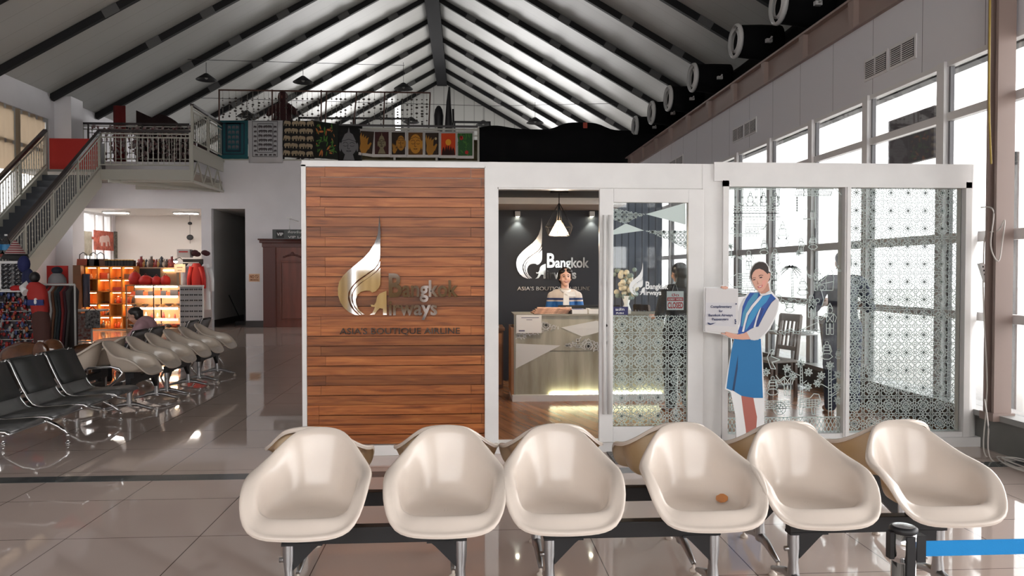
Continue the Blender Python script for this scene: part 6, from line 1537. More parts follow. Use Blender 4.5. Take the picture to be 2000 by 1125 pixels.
# carved elephants
def carved_elephant(x, y, s_, rz, label):
    o = empty('carved_elephant', (x, y, 0), label, 'wooden elephant', 'carved wooden elephants', rz)
    wd = mat('glossy_dark_wood', (.075, .025, .01), .16, col2=(.16, .06, .02), scale=4, coat=.5)
    m = MB(); m.ball((0, 0, .34 * s_), .3 * s_, .17 * s_, .17 * s_, 18, 12); m.ball((.3 * s_, 0, .42 * s_), .13 * s_, .11 * s_, .13 * s_, 14, 10)
    for sx_ in (-.18, .17):
        for sy_ in (-.1, .1): m.tube([(sx_ * s_, sy_ * s_, .3 * s_), (sx_ * s_, sy_ * s_, .1 * s_), (sx_ * s_ * 1.02, sy_ * s_, 0)], .06, 10, rs=[.075 * s_, .055 * s_, .06 * s_])
    m.tube([(.38 * s_, 0, .4 * s_), (.48 * s_, 0, .3 * s_), (.52 * s_, 0, .16 * s_), (.58 * s_, 0, .08 * s_), (.64 * s_, 0, .12 * s_)], .05, 10, rs=[.07 * s_, .055 * s_, .04 * s_, .03 * s_, .022 * s_])
    m.tube([(-.29 * s_, 0, .38 * s_), (-.34 * s_, 0, .25 * s_), (-.34 * s_, 0, .14 * s_)], .014 * s_, 6)
    m.build('body', wd, o)
    for sy_ in (-1, 1):
        e_ = MB(); e_.ball((.26 * s_, sy_ * .13 * s_, .4 * s_), .09 * s_, .02 * s_, .13 * s_, 12, 8); e_.build('ear', wd, o)
        t_ = MB(); t_.tube([(.38 * s_, sy_ * .06 * s_, .36 * s_), (.48 * s_, sy_ * .075 * s_, .32 * s_), (.55 * s_, sy_ * .07 * s_, .37 * s_)], .015, 8, rs=[.018 * s_, .014 * s_, .004 * s_]); t_.build('tusk', mat('ivory_paint', (.75, .65, .5), .3), o)
q = at(100, 700, Z=0); carved_elephant(-6.0, 10.9, 1.25, -.15, 'largest glossy carved wooden elephant, nearest the souvenir stand')
carved_elephant(-5.75, 12.1, 1.0, -.3, 'glossy carved wooden elephant with pale tusks by the clothes rack')
carved_elephant(-5.75, 13.6, .85, .0, 'smallest carved wooden elephant, behind the others near the side bench')
q = at(166, 640, Y=14.5)
o = empty('postcard_stand', (q.x, 14.5, 0), 'pale rack with small cards and a patterned black and white bag', 'card rack'); z_ = at(0, 606, Y=14.5).z
m = MB(); [m.tube([(q.x + dx, 14.5, 0), (q.x + dx, 14.5, z_)], .015, 6) for dx in (-.15, .12)]; m.box(q.x - .17, q.x + .34, 14.3, 14.7, z_ - .02, z_ + .01); m.box(q.x - .15, q.x + .12, 14.5, 14.52, .3, .33); WB(m, 'frame', alu, o)
m = MB(); m.box(q.x - .13, q.x + .1, 14.5, 14.53, .35, z_ - .06); WB(m, 'cards', mat('card_mix', (.2, .04, .03), .6, col2=(.4, .38, .36), scale=22), o)
q = at(181, 625, Y=14.3); o = empty('patterned_bag', (q.x, 14.3, q.z), 'black and white patterned cloth bag hanging beside the card rack', 'bag'); MB().box(-.13, .13, -.02, .03, -.15, .17).build('bag_body', mat('bw_pattern', (.03, .03, .035), .7, col2=(.45, .45, .45), scale=26), o, bevel=.02); MB().tube([(-.07, 0, .17), (0, 0, .24), (.07, 0, .17)], .008, 5).build('strap', black, o)

# ============================================================ PEOPLE
def fuse(name, caps, balls, vox, m_, parent=None, loc=None, smooth=4):
    b = MB()
    for p0, p1, r0, r1 in caps:
        p0, p1 = Vector(p0), Vector(p1); b.tube([p0, p1], 1, 14, rs=[r0, r1]); b.ball(p0, r0 * .995, seg=14, rings=8); b.ball(p1, r1 * .995, seg=14, rings=8)
    for c, r in balls: b.ball(c, *r, seg=18, rings=12)
    o = b.build(name, m_)
    md = o.modifiers.new('r', 'REMESH'); md.mode = 'VOXEL'; md.voxel_size = vox; md.use_smooth_shade = True
    sm = o.modifiers.new('s', 'SMOOTH'); sm.iterations = smooth; sm.factor = .5
    bpy.context.view_layer.update()
    me = bpy.data.meshes.new_from_object(o.evaluated_get(bpy.context.evaluated_depsgraph_get()))
    old = o.data; o.modifiers.clear(); o.data = me; bpy.data.meshes.remove(old)
    me.polygons.foreach_set('use_smooth', [True] * len(me.polygons))
    if parent is not None: o.parent = parent
    if loc: o.location = loc
    return o
def head_caps(c, s_=1.0, neck_to=None, yaw=0):
    """head centre c facing -Y rotated by yaw"""
    c = Vector(c); Rz = Matrix.Rotation(yaw, 3, 'Z')
    f = lambda x, y, z: tuple(c + Rz @ Vector((x * s_, y * s_, z * s_)))
    balls = [(f(0, .01, .025), (.074 * s_, .09 * s_, .092 * s_)), (f(0, -.012, -.03), (.060 * s_, .066 * s_, .070 * s_)), (f(0, -.04, -.085), (.030 * s_, .03 * s_, .024 * s_)),
             (f(0, -.088, -.012), (.011 * s_, .016 * s_, .015 * s_)), (f(.038, -.058, -.03), (.024 * s_,) * 3), (f(-.038, -.058, -.03), (.024 * s_,) * 3),
             (f(.074, .01, -.012), (.010 * s_, .018 * s_, .026 * s_)), (f(-.074, .01, -.012), (.010 * s_, .018 * s_, .026 * s_))]
    caps = [(f(0, -.084, .022), f(0, -.094, -.008), .008 * s_, .011 * s_)]
    if neck_to: caps.append((f(0, .025, -.06), neck_to, .048 * s_, .052 * s_))
    return caps, balls
def face_parts(parent, c, yaw=0, s_=1.0, smile=True):
    c = Vector(c); Rz = Matrix.Rotation(yaw, 3, 'Z'); f = lambda x, y, z: tuple(c + Rz @ Vector((x * s_, y * s_, z * s_)))
    for sx_ in (-1, 1):
        m = MB(); m.ball(f(sx_ * .028, -.079, .012), .012 * s_, .006 * s_, .006 * s_, 10, 6); e_ = m.build('eye', mat('eye_dark', (.02, .012, .01), .2), parent)
        m = MB(); m.tube([f(sx_ * .012, -.084, .030), f(sx_ * .028, -.084, .036), f(sx_ * .046, -.074, .030)], .003 * s_, 6); m.build('eyebrow', hair_m, parent)
    m = MB(); m.tube([f(-.024, -.078, -.044), f(-.012, -.086, -.051), f(0, -.088, -.053), f(.012, -.086, -.051), f(.024, -.078, -.044)], .005 * s_, 6, rs=[.002, .005, .006, .005, .002]); m.build('lips', mat('lips_red', (.45, .05, .05), .4), parent)
    if smile: m = MB(); m.tube([f(-.015, -.087, -.0455), f(0, -.091, -.048), f(.015, -.087, -.0455)], .0028 * s_, 6); m.build('teeth', wht, parent)
def hand_caps(w_, d, side=1, curl=.4, s_=1.0, nrm=(0, -1, 0)):
    """w_: wrist, d: direction of the fingers"""
    w_ = Vector(w_); d = Vector(d).normalized(); n = Vector(nrm); sd = d.cross(n).normalized() * side; n = sd.cross(d).normalized() * side
    caps = [(w_, w_ + d * .035 * s_, .020 * s_, .024 * s_), (w_ + d * .05 * s_ + sd * .018 * s_, w_ + d * .08 * s_ + sd * .022 * s_, .016 * s_, .014 * s_), (w_ + d * .05 * s_ - sd * .018 * s_, w_ + d * .08 * s_ - sd * .024 * s_, .016 * s_, .013 * s_), (w_ + d * .04 * s_, w_ + d * .085 * s_, .02 * s_, .015 * s_)]
    for k, L_ in enumerate((.068, .078, .072, .056)):
        b0 = w_ + d * .085 * s_ + sd * (.027 - .018 * k) * s_; m1 = b0 + (d * math.cos(curl) + n * math.sin(curl)) * L_ * .5 * s_; m2 = m1 + (d * math.cos(curl * 2.2) + n * math.sin(curl * 2.2)) * L_ * .5 * s_
        caps += [(b0, m1, .0085 * s_, .008 * s_), (m1, m2, .008 * s_, .0065 * s_)]
    t0 = w_ + d * .02 * s_ + sd * .02 * s_; t1 = t0 + (d * .6 + sd * .8).normalized() * .045 * s_; t2 = t1 + (d * .9 + sd * .3 + n * .2).normalized() * .03 * s_
    caps += [(t0, t1, .013 * s_, .010 * s_), (t1, t2, .010 * s_, .008 * s_)]
    return caps
def zbands(name, bands, rough=.7):
    """cloth woven in horizontal bands: list of (height, colour) from the bottom up"""
    m = mat(name, bands[0][1], rough); nt, N, L, bs = nod(m)
    tc = N.new('ShaderNodeTexCoord'); sp = N.new('ShaderNodeSeparateXYZ'); L.new(tc.outputs['Object'], sp.inputs[0])
    lo, hi = bands[0][0], bands[-1][0] + .3; mr = N.new('ShaderNodeMapRange'); mr.inputs[1].default_value = lo; mr.inputs[2].default_value = hi; L.new(sp.outputs[2], mr.inputs[0])
    cr = N.new('ShaderNodeValToRGB'); cr.color_ramp.interpolation = 'CONSTANT'; L.new(mr.outputs[0], cr.inputs[0])
    cr.color_ramp.elements[0].color = (*bands[0][1], 1); cr.color_ramp.elements[0].position = 0
    cr.color_ramp.elements.remove(cr.color_ramp.elements[1])
    for z, c in bands[1:]: e_ = cr.color_ramp.elements.new((z - lo) / (hi - lo)); e_.color = (*c, 1)
    L.new(cr.outputs[0], bs.inputs['Base Color']); return m
# --- receptionist
q = at(1103, 541, Y=9.75)
P_ = empty('person', (q.x, 9.72, FZ), 'smiling person in a white and blue striped blouse standing behind the reception desk', 'person')
hc = (0, -.02, 1.435); caps, balls = head_caps(hc, 1.02, (0, .02, 1.25))
legs_ = [((s_ * .09, .03, .82), (s_ * .09, .02, .46), .085, .055) for s_ in (-1, 1)] + [((s_ * .09, .02, .46), (s_ * .085, .03, .07), .055, .035) for s_ in (-1, 1)] + [((s_ * .085, .03, .04), (s_ * .09, -.12, .03), .035, .028) for s_ in (-1, 1)]
torso = [((-.10, .02, 1.2), (.10, .02, 1.2), .075, .075), ((0, .02, 1.18), (0, .03, .95), .12, .105), ((0, .03, .95), (0, .03, .84), .115, .125)]
arms = [((s_ * .165, .02, 1.2), (s_ * .215, .03, .96), .045, .038) for s_ in (-1, 1)] + [((s_ * .215, .03, .96), (s_ * .13, -.17, .93), .036, .025) for s_ in (-1, 1)]
hands = hand_caps((-.13, -.17, .93), (.3, -.9, 0), 1, .3, .9, (0, 0, -1)) + hand_caps((.13, -.17, .93), (-.3, -.9, 0), -1, .3, .9, (0, 0, -1))
body = fuse('body', caps + torso + arms + legs_ + hands, balls, .009, skin_pale, P_)
tor2 = [(a, b_, r0 + .014, r1 + .014) for a, b_, r0, r1 in torso + arms[:2]] + [(arms[2][0], tuple(Vector(arms[2][0]).lerp(Vector(arms[2][1]), .75)), .05, .04), (arms[3][0], tuple(Vector(arms[3][0]).lerp(Vector(arms[3][1]), .75)), .05, .04)]
wv_ = (.62, .55, .5); nv = (.02, .04, .13); bu = (.03, .15, .42)
fuse('blouse', tor2 + [((0, .02, 1.24), (0, .02, 1.2), .06, .08)], [], .010, zbands('striped_blouse', [(.8, bu), (1.13, wv_), (1.15, nv), (1.175, wv_)]), P_)
fuse('skirt', [((0, .03, .86), (0, .03, .55), .145, .15)], [], .014, mat('blue_skirt', (.02, .12, .35), .7), P_)
m = MB(); m.prism([(-.035, -.135, 1.25), (.03, -.14, 1.25), (.035, -.15, .98), (-.05, -.15, .98)], (0, -.012, 0), (0, .004, 0)); m.prism([(0, -.14, 1.24), (.10, -.13, 1.26), (.115, -.13, 1.2), (.02, -.145, 1.2)], (0, -.02, 0), (0, .004, 0)); m.ball((0, -.14, 1.235), .03, .02, .028); m.tube([(-.06, -.02, 1.27), (-.03, -.10, 1.26), (.03, -.10, 1.26), (.06, -.02, 1.27)], .018, 8); m.build('neck_scarf', wht, P_)
fuse('hair', [], [((0, .028, 1.478), (.090, .100, .094)), ((0, .06, 1.43), (.084, .08, .10)), ((0, .12, 1.40), (.045, .045, .045)), ((-.040, -.048, 1.512), (.048, .045, .034)), ((.040, -.048, 1.512), (.048, .045, .034)), ((-.078, -.01, 1.46), (.018, .05, .055)), ((.078, -.01, 1.46), (.018, .05, .055))], .007, hair_m, P_)
face_parts(P_, hc, 0, 1.02)
# --- seated man in pink
q = at(262, 616, Y=11.07); hx_ = q.x; hz_ = q.z
P_ = empty('person', (-4.66, 11.07, 0), 'person in a pink shirt leaning forward on a black seat behind the beige chairs', 'person')
X0 = -4.66; hl = (hx_ - X0, 0, hz_)
Rm = lambda p: p
caps = []; balls = []
c_, b_ = head_caps((0, 0, 0), .98)
Rh = Matrix.Rotation(-PI / 2, 3, 'Z'); Ti = Matrix.Rotation(math.radians(-28), 3, 'Y')
hv = Vector(hl)
balls = [(tuple(hv + Ti @ (Rh @ Vector(c0))), (r[1], r[0], r[2])) for c0, r in b_]
caps = [(tuple(hv + Ti @ (Rh @ Vector(a0))), tuple(hv + Ti @ (Rh @ Vector(a1))), r0, r1) for a0, a1, r0, r1 in c_]
sh = Vector((hl[0] + .16, 0, hl[2] - .15)); pel = Vector((.02, 0, .54))
tors = [(tuple(sh + Vector((0, -.12, 0))), tuple(sh + Vector((0, .12, 0))), .075, .075), (tuple(sh), tuple(sh.lerp(pel, .5) + Vector((.03, 0, .03))), .13, .13), (tuple(sh.lerp(pel, .5) + Vector((.03, 0, .03))), tuple(pel), .13, .14)]
nk = [(tuple(hv + Vector((.05, 0, -.05))), tuple(sh), .05, .06)]
lg = []; ar = []; hn = []
for s_ in (-1, 1):
    lg += [((.0, s_ * .1, .52), (-.42, s_ * .13, .52), .085, .06), ((-.42, s_ * .13, .5), (-.38, s_ * .13, .08), .058, .04), ((-.38, s_ * .13, .045), (-.56, s_ * .14, .035), .04, .03)]
    e_ = (hl[0] + .0, s_ * .2, .66); wv2 = (-.40, s_ * .06, .64)
    ar += [(tuple(sh + Vector((0, s_ * .17, 0))), e_, .05, .04), (e_, wv2, .038, .026)]
    hn += hand_caps(wv2, (-.9, -s_ * .3, -.2), s_, .5, 1, (0, 0, -1))
fuse('body', caps + nk + tors + lg + ar + hn, balls, .010, skin, P_)
fuse('shirt', [(a, b_, r0 + .016, r1 + .016) for a, b_, r0, r1 in tors + [ar[0], ar[2]]], [], .012, mat('dusty_pink_shirt', (.40, .24, .27), .8), P_)
fuse('trousers', [(a, b_, r0 + .014, r1 + .014) for a, b_, r0, r1 in [l for k, l in enumerate(lg) if k % 3 < 2]] + [((.02, -.05, .54), (.02, .05, .54), .15, .15)], [], .012, mat('dark_trousers', (.03, .03, .035), .8), P_)
fuse('hair', [], [(tuple(hv + Vector((.02, 0, .045))), (.10, .086, .075)), (tuple(hv + Vector((.06, 0, .0))), (.06, .078, .08))], .008, hair_m, P_)
fp_ = MB()
for s_ in (-1, 1): fp_.ball(tuple(hv + Ti @ Vector((-.082, s_ * .028, .012))), .006, .012, .006, 8, 5)
fp_.build('eyes', mat('eye_dark', (.02, .012, .01), .2), P_)
# --- standing figures inside the lounge
def standing(loc, h, rz, label, shirt, trouser, hair_long, pose):
    P_ = empty('person', (loc[0], loc[1], FZ), label, 'person', None, rz)
    k = h / 1.72
    S3 = lambda p: (p[0] * k, p[1] * k, p[2] * k)
    hc = S3((0, -.0, 1.60)); c_, b_ = head_caps(hc, k, S3((0, .02, 1.42)))
    tor = [(S3((-.13, .02, 1.38)), S3((.13, .02, 1.38)), .075, .075), (S3((0, .01, 1.33)), S3((0, .02, 1.08)), .135, .125), (S3((0, .02, 1.08)), S3((0, .02, .93)), .13, .145)]
    lg = []
    for s_ in (-1, 1): lg += [(S3((s_ * .09, .02, .92)), S3((s_ * .11, .0, .50)), .09, .062), (S3((s_ * .11, .0, .50)), S3((s_ * .12, .03, .08)), .06, .04), (S3((s_ * .12, .03, .04)), S3((s_ * .13, -.14, .03)), .04, .03)]
    ar = []; hn = []
    for s_ in (-1, 1):
        el, wr, fd = pose[s_]
        ar += [(S3((s_ * .19, .02, 1.37)), S3(el), .05, .042), (S3(el), S3(wr), .04, .028)]; hn += hand_caps(S3(wr), fd, s_, .5, 1, (0, -1, 0))
    fuse('body', c_ + tor + lg + ar + hn, b_, .011, skin, P_)
    fuse('shirt', [(a, b2, r0 + .018, r1 + .018) for a, b2, r0, r1 in tor + [ar[0], ar[2]]], [], .013, shirt, P_)
    fuse('trousers', [(a, b2, r0 + .02, r1 + .022) for a, b2, r0, r1 in [l for q_, l in enumerate(lg) if q_ % 3 < 2]] + [(S3((-.04, .02, .93)), S3((.04, .02, .93)), .15, .15)], [], .013, trouser, P_)
    hb = [((hc[0], hc[1] + .03, hc[2] + .045), (.085, .095, .08)), ((hc[0], hc[1] + .055, hc[2]), (.08, .07, .1))]
    if hair_long: hb += [((hc[0], hc[1] + .07, hc[2] - .12), (.09, .05, .14)), ((hc[0], hc[1] + .075, hc[2] - .26), (.085, .04, .12))]
    fuse('hair', [], hb, .009, hair_m, P_)
    face_parts(P_, hc, 0, k, False)
navy = mat('navy_cloth', (.018, .025, .06), .7); dkc = mat('charcoal_cloth', (.02, .02, .024), .8)
standing((4.02, 7.95), 1.73, math.radians(170), 'tall person in dark navy clothes standing inside the lounge behind the glass mullion', navy, navy, False, {1: ((.30, .08, 1.13), (.14, -.14, 1.16), (-.6, -.7, .3)), -1: ((-.27, .03, 1.12), (-.12, -.2, 1.2), (.4, -.7, .3))})
standing((2.33, 8.25), 1.60, math.radians(200), 'person with long black hair in dark clothes standing behind the sliding door glass', dkc, dkc, True, {1: ((.27, .02, 1.12), (.16, -.2, 1.08), (-.3, -.9, 0)), -1: ((-.27, .02, 1.12), (-.2, -.18, 1.0), (.3, -.9, -.1))})

# ---------------- cardboard cutout: a real flat printed board
ZC = 6.52
K8 = lambda x, y: at(1370 + x / 6.25, 500 + y / 6.25, Y=ZC)
K4 = lambda x, y: at(1360 + x / 2.961, 490 + y / 2.961, Y=ZC)
P_ = empty('cardboard_cutout', (2.5, ZC, 0), 'life size cardboard cutout of a person in a blue vest dress holding a white sign', 'cutout')
bk = MB()
out = [K8(25, 380), K8(225, 378), K8(235, 355), K8(318, 362), K8(330, 390), K8(446, 400), K8(446, 500), K8(535, 490), K8(575, 438), K8(690, 432), K8(655, 408), K8(610, 340), K8(585, 270), K8(588, 190), K8(615, 125), K8(655, 80), K8(705, 60), K8(760, 64), K8(800, 95), K8(825, 150), K8(850, 200), K8(845, 300), K8(835, 330), K8(840, 415), K8(935, 520), K8(948, 560), K8(935, 660), K8(900, 760), K8(840, 880), K8(750, 990), K8(735, 1030), K4(384, 640), K4(392, 850), K4(392, 1040)]
out += [at(1488, 880, Y=ZC), at(1440, 880, Y=ZC), K4(225, 950), K4(198, 815), K4(165, 798), K4(180, 690), K4(208, 545), K8(395, 1020), K8(225, 955), K8(25, 925)]
base_z = FZ * 0 + .0
bo = at(1488, 880, Y=ZC); 
fix = [p if p.z > .1 else Vector((p.x, p.y, 0.0)) for p in out]
bk.prism(fix, (0, -.004, 0), (0, .004, 0)); WB(bk, 'board', wht, P_)
m = MB(); m.prism([(2.42, ZC + .004, 0), (2.42, ZC + .2, 0), (2.42, ZC + .004, .8)], (-.004, 0, 0), (.004, 0, 0)); WB(m, 'prop_foot', mat('brown_card', (.4, .28, .18), .7), P_)
lay = [0]
def layer(nm_, pts, col, f=K8, rough=.55):
    lay[0] += 1; m = MB(); m.prism([f(*p) for p in pts], (0, -.004 - .0006 * lay[0], 0), (0, -.003, 0)); return WB(m, nm_, mat('print_' + nm_, col, rough), P_)
SKP = (.66, .36, .27)
layer('printed_legs', [(258, 832), (328, 845), (338, 900), (350, 960), (345, 1040), (335, 1085), (330, 1130), (292, 1130), (285, 1030), (272, 940)], (.42, .13, .10), K4)
layer('printed_skirt', [(218, 508), (372, 508), (378, 620), (380, 740), (384, 850), (330, 850), (260, 838), (218, 812), (212, 800), (204, 808), (173, 795), (185, 700), (200, 590)], (.012, .16, .38), K4)
layer('skirt_pleat', [(240, 600), (238, 680), (218, 812), (206, 806)], (.01, .04, .11), K4)
layer('left_sleeve', [(540, 500), (510, 560), (490, 640), (480, 700), (470, 780), (455, 840), (425, 830), (440, 700), (470, 600), (510, 520)], (.55, .54, .55))
layer('vest', [(590, 447), (700, 447), (730, 490), (850, 462), (905, 520), (860, 560), (800, 650), (740, 760), (700, 860), (600, 890), (540, 935), (440, 957), (430, 950), (470, 850), (490, 700), (500, 620), (540, 520)], (.015, .075, .32))
layer('vest_panel', [(640, 455), (695, 452), (680, 510), (610, 590), (550, 690), (500, 860), (480, 860), (500, 700), (560, 560)], (.06, .26, .42))
layer('vest_front_panel', [(745, 492), (840, 470), (790, 560), (700, 650), (640, 760), (560, 880), (530, 915), (550, 800), (580, 720), (640, 620), (710, 540)], (.04, .26, .50))
layer('placket', [(715, 480), (745, 484), (700, 545), (630, 625), (565, 725), (535, 830), (515, 925), (490, 925), (512, 830), (545, 700), (610, 600), (680, 520)], (.72, .71, .72))
layer('vest_edge', [(725, 625), (700, 660), (670, 730), (645, 820), (630, 870), (655, 870), (672, 790), (695, 720)], (.7, .7, .72))
layer('vest_side', [(728, 630), (760, 640), (730, 720), (700, 800), (685, 862), (658, 866), (672, 790), (695, 720)], (.012, .04, .2))
layer('forearm', [(545, 925), (600, 1015), (500, 1020), (430, 1015), (395, 1010), (330, 990), (280, 960), (235, 947), (240, 938), (290, 945), (275, 928), (300, 922), (370, 942), (430, 955), (500, 950)], SKP)
layer('right_sleeve', [(905, 520), (935, 545), (925, 620), (900, 720), (860, 800), (800, 900), (740, 970), (690, 1020), (640, 1028), (598, 1022), (545, 925), (600, 890), (640, 870), (690, 860), (740, 760), (800, 650), (850, 570)], (.60, .585, .59))
layer('hair_back', [(595, 260), (597, 200), (620, 140), (655, 95), (700, 72), (745, 74), (785, 95), (810, 140), (815, 190), (838, 200), (838, 240), (832, 290), (812, 312), (700, 330), (612, 300)], (.025, .014, .012))
layer('neck', [(700, 400), (812, 330), (816, 365), (826, 422), (770, 455), (720, 462), (695, 440)], (.50, .25, .18))
layer('face', [(610, 240), (625, 200), (655, 168), (700, 154), (750, 174), (785, 205), (800, 222), (815, 205), (833, 215), (830, 262), (812, 302), (800, 330), (775, 385), (745, 425), (715, 437), (688, 425), (655, 392), (625, 335), (610, 290)], SKP)
layer('cheek', [(735, 300), (785, 290), (775, 350), (740, 390), (735, 340)], (.72, .34, .27))
def ell(nm_, cx, cy_, rx, ry, col, tilt=0): return layer(nm_, [(cx + rx * math.cos(2 * PI * k / 14) * math.cos(tilt) - ry * math.sin(2 * PI * k / 14) * math.sin(tilt), cy_ + rx * math.cos(2 * PI * k / 14) * math.sin(tilt) + ry * math.sin(2 * PI * k / 14) * math.cos(tilt)) for k in range(14)], col)
ell('left_eye', 636, 290, 18, 7, (.03, .015, .015), -.2); ell('right_eye', 718, 262, 19, 8, (.03, .015, .015), -.2)
layer('left_brow', [(612, 272), (630, 262), (655, 262), (655, 268), (630, 268), (614, 279)], (.06, .03, .02)); layer('right_brow', [(690, 243), (715, 228), (745, 232), (744, 238), (716, 236), (694, 250)], (.06, .03, .02))
layer('nose_shade', [(672, 300), (680, 335), (668, 340), (680, 347), (700, 338), (688, 332)], (.48, .22, .16))
layer('lips', [(676, 372), (705, 366), (740, 352), (730, 378), (705, 390), (686, 388)], (.5, .06, .08)); layer('teeth', [(686, 374), (706, 370), (730, 361), (722, 373), (704, 381), (692, 380)], (.8, .78, .75))
layer('collar', [(700, 440), (722, 462), (770, 455), (825, 418), (842, 428), (838, 448), (760, 472), (730, 488), (705, 468)], (.66, .65, .65))
sgn = layer('sign_card', [(48, 390), (438, 405), (438, 945), (33, 915)], (.62, .60, .60))
layer('sign_paper', [(44, 568), (412, 570), (405, 862), (38, 838)], (.58, .57, .60))
layer('upper_hand', [(230, 382), (243, 366), (268, 374), (290, 366), (318, 384), (308, 402), (296, 396), (286, 410), (272, 400), (262, 408), (252, 394), (238, 394)], SKP)
layer('lower_hand', [(235, 947), (240, 938), (290, 945), (275, 928), (300, 922), (370, 942), (420, 955), (415, 985), (330, 990), (280, 960)], SKP)
m = MB()
for t_, xa, xb, yb, hh in (('Complimentary', 100, 358, 630, 30), ('for', 202, 248, 684, 30), ('Bangkok Airways', 76, 370, 734, 30), ('Passengers', 118, 318, 783, 30)):
    a, c = K8(xa, yb), K8(xb, yb - hh); text(m, t_, a.x, c.x, a.z, c.z - a.z, ZC - .026, .001, bold=.02)
pl = [(62, 808), (80, 812), (100, 822), (166, 810), (130, 828), (100, 838), (80, 836), (68, 826)]
m.prism([K8(*p) + Vector((0, -.026, 0)) for p in pl], (0, 0, 0), (0, .001, 0))
for y0 in (575, 600): pass
for (x0, y0) in ((403, 575), (392, 770), (396, 790), (394, 812)): a = K8(x0, y0); m.box(a.x, a.x + .012, ZC - .026, ZC - .025, a.z - .012, a.z)
o_ = WB(m, 'sign_lettering', mat('ink_navy', (.02, .03, .10), .5), P_)

# ---------------- lounge furniture
wdl = mat('brown_cafe_wood', (.10, .06, .045), .45, var=.2, scale=3)
def cafe_chair():
    o = empty('cafe_chair', (0, 0, 0), 'x', 'chair', 'slat back chairs in the lounge')
    MB().box(-.2, .2, -.2, .2, .42, .455).build('seat', mat('pale_seat_pad', (.3, .27, .25), .7), o, bevel=.01)
    for sx_ in (-.18, .18):
        for sy_ in (-.18, .18): MB().bar((sx_, sy_, 0), (sx_, sy_ * .95, .42), .035, .035).build('leg', wdl, o)
        MB().bar((sx_, .18, .42), (sx_ * .96, .25, .98), .035, .04).build('back_post', wdl, o)
    m = MB(); m.bar((-.18, .25, .95), (.18, .25, .95), .03, .09); m.bar((-.18, .20, .58), (.18, .20, .58), .025, .05)
    for k in range(4): m.bar((-.11 + .073 * k, .2, .58), (-.11 + .073 * k, .25, .93), .03, .012)
    m.build('backrest', wdl, o); return o
cc = cafe_chair(); proto = cc
for i, (x, y, rz_, lb) in enumerate(((2.95, 9.45, .3, 'slat back chair in the lounge seen left of the navy clothed person, nearer one'), (3.6, 10.55, 2.9, 'slat back chair in the lounge across the table from the nearer one'), (3.75, 9.1, -1.3, 'slat back chair in the lounge behind the navy clothed person'), (4.35, 8.5, 1.3, 'slat back chair by the windows behind the lattice pane'), (4.2, 11.6, 1.2, 'slat back chair by the windows farther into the lounge'), (3.0, 12.0, 2.0, 'farthest slat back chair in the lounge'))):
    o = cc if i == 0 else copy_tree(cc); o.location = (x, y, FZ); o.rotation_euler = (0, 0, rz_); o['label'] = lb
for i, (x, y) in enumerate(((3.45, 9.8), (4.28, 9.75), (3.6, 12.4))):
    o = empty('cafe_table', (x, y, FZ), ['round cafe table between the slat back chairs in the lounge', 'small square table by the lounge windows behind the lattice pane', 'farthest cafe table in the lounge'][i], 'table', 'cafe tables in the lounge')
    MB().lathe([(0, .70), (.3, .70), (.31, .72), (.3, .735), (0, .735)], (0, 0, 0), 24).build('tabletop', mat('white_table_top', (.6, .6, .6), .3), o)
    MB().lathe([(.03, .02), (.03, .7)], (0, 0, 0), 12).lathe([(.22, 0), (.22, .02), (.03, .04)], (0, 0, 0), 20).build('pedestal', brushed, o)

# ---------------- cables, socket strip, mat
cb = mat('white_cable', (.62, .58, .54), .5)
q = at(1921, 530, X=4.68)
o = empty('power_strip', (4.64, 6.6, 1.6), 'white socket strip hanging on its cable at the right end of the booth', 'power strip')
a, c = at(1915, 515, Y=6.62), at(1925, 550, Y=6.62)
m = MB(); m.prism([(a.x - .02, 6.62, a.z), (a.x + .02, 6.62, a.z + .01), (c.x + .03, 6.62, c.z), (c.x - .01, 6.62, c.z - .01)], (0, -.02, 0), (0, .02, 0)); bd = WB(m, 'body', wht, o)
m = MB(); [m.box(a.x + .004 + .008 * k, a.x + .016 + .008 * k, 6.597, 6.6, a.z - .035 - .034 * k, a.z - .02 - .034 * k) for k in range(4)]; m.build('sockets', black, bd)
def cable(pts, label, name='cable'): m = MB(); m.tube(pts, .006, 6); return tag(m.build(name, cb), label, 'cable')
def smooth_path(pts, n=8):
    P = [Vector(p) for p in pts]; out = []
    for i in range(len(P) - 1):
        a, b_, c, d = P[max(i - 1, 0)], P[i], P[i + 1], P[min(i + 2, len(P) - 1)]
        for k in range(n): t = k / n; out.append(.5 * ((2 * b_) + (c - a) * t + (2 * a - 5 * b_ + 4 * c - d) * t * t + (3 * b_ - a - 3 * c + d) * t ** 3))
    return out + [P[-1]]
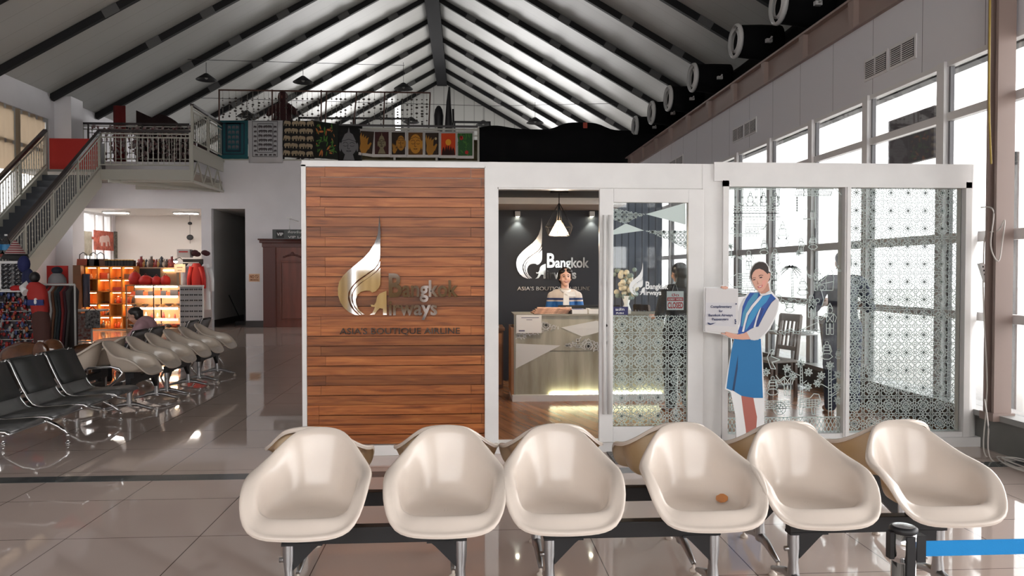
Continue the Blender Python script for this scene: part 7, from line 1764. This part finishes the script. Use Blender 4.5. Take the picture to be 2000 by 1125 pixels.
cable(smooth_path([at(1920, 548, Y=6.55), at(1922, 620, Y=6.55), at(1928, 740, Y=6.5), at(1926, 800, Y=6.5), Vector((4.5, 6.35, .01)), Vector((4.62, 6.15, .01))]), 'white cable dropping from the socket strip to the floor')
cable(smooth_path([at(1916, 405, Y=6.6), at(1940, 412, Y=6.38), at(1935, 480, Y=6.38), at(1950, 510, Y=6.36), at(1958, 470, Y=6.36), at(1962, 430, Y=6.36), at(1950, 450, Y=6.4), at(1925, 460, Y=6.6), at(1921, 515, Y=6.6)]), 'white looped cable tied to the brown column')
cable(smooth_path([at(1923, 780, Y=6.45), at(1930, 830, Y=6.3), Vector((4.45, 6.2, .008)), Vector((4.55, 5.9, .008))]), 'white cable running down beside the booth corner')
lp = []
for k in range(60): a_ = k * .42; lp.append((4.55 + (.12 + .02 * math.sin(k * .7)) * math.cos(a_) + .03 * math.sin(k * .13), 5.85 + .35 * math.sin(a_) * (1 + .1 * math.sin(k)), .008 + .0006 * k))
cable(smooth_path(lp, 3), 'loose coil of white cable lying on the floor by the windows')
m = MB(); m.tube(smooth_path([at(1934, -40, Y=6.0), at(1932, 200, Y=6.0), at(1936, 320, Y=6.2)]), .008, 6)
tag(m.build('yellow_cord', mat('ochre_cord', (.4, .28, .06), .6)), 'thin ochre cord hanging down in front of the upper right windows', 'cord')
mt_ = mat('speckled_mat', (.03, .03, .03), .9, col2=(.35, .33, .32), scale=90)
tag(MB().box(1.25, 2.0, 6.28, 6.68, 0, .012).build('door_mat', mt_), 'speckled dark door mat on the floor before the sliding door', 'mat')
# dark signboard and ac unit outside the right windows
o = empty('outdoor_signboard', (6.3, 8.9, 0), 'dark signboard on a post seen outside the right windows', 'signboard')
a, c = at(1737, 235, X=6.4), at(1826, 312, X=6.4)
m = MB(); m.box(6.38, 6.46, min(a.y, c.y), max(a.y, c.y), at(1780, 318, X=6.4).z, at(1780, 222, X=6.4).z); WB(m, 'board', mat('dark_brown_board', (.05, .04, .04), .6), o); m = MB(); m.box(6.4, 6.46, 8.6, 8.7, -.1, 3.0); WB(m, 'post', black, o)
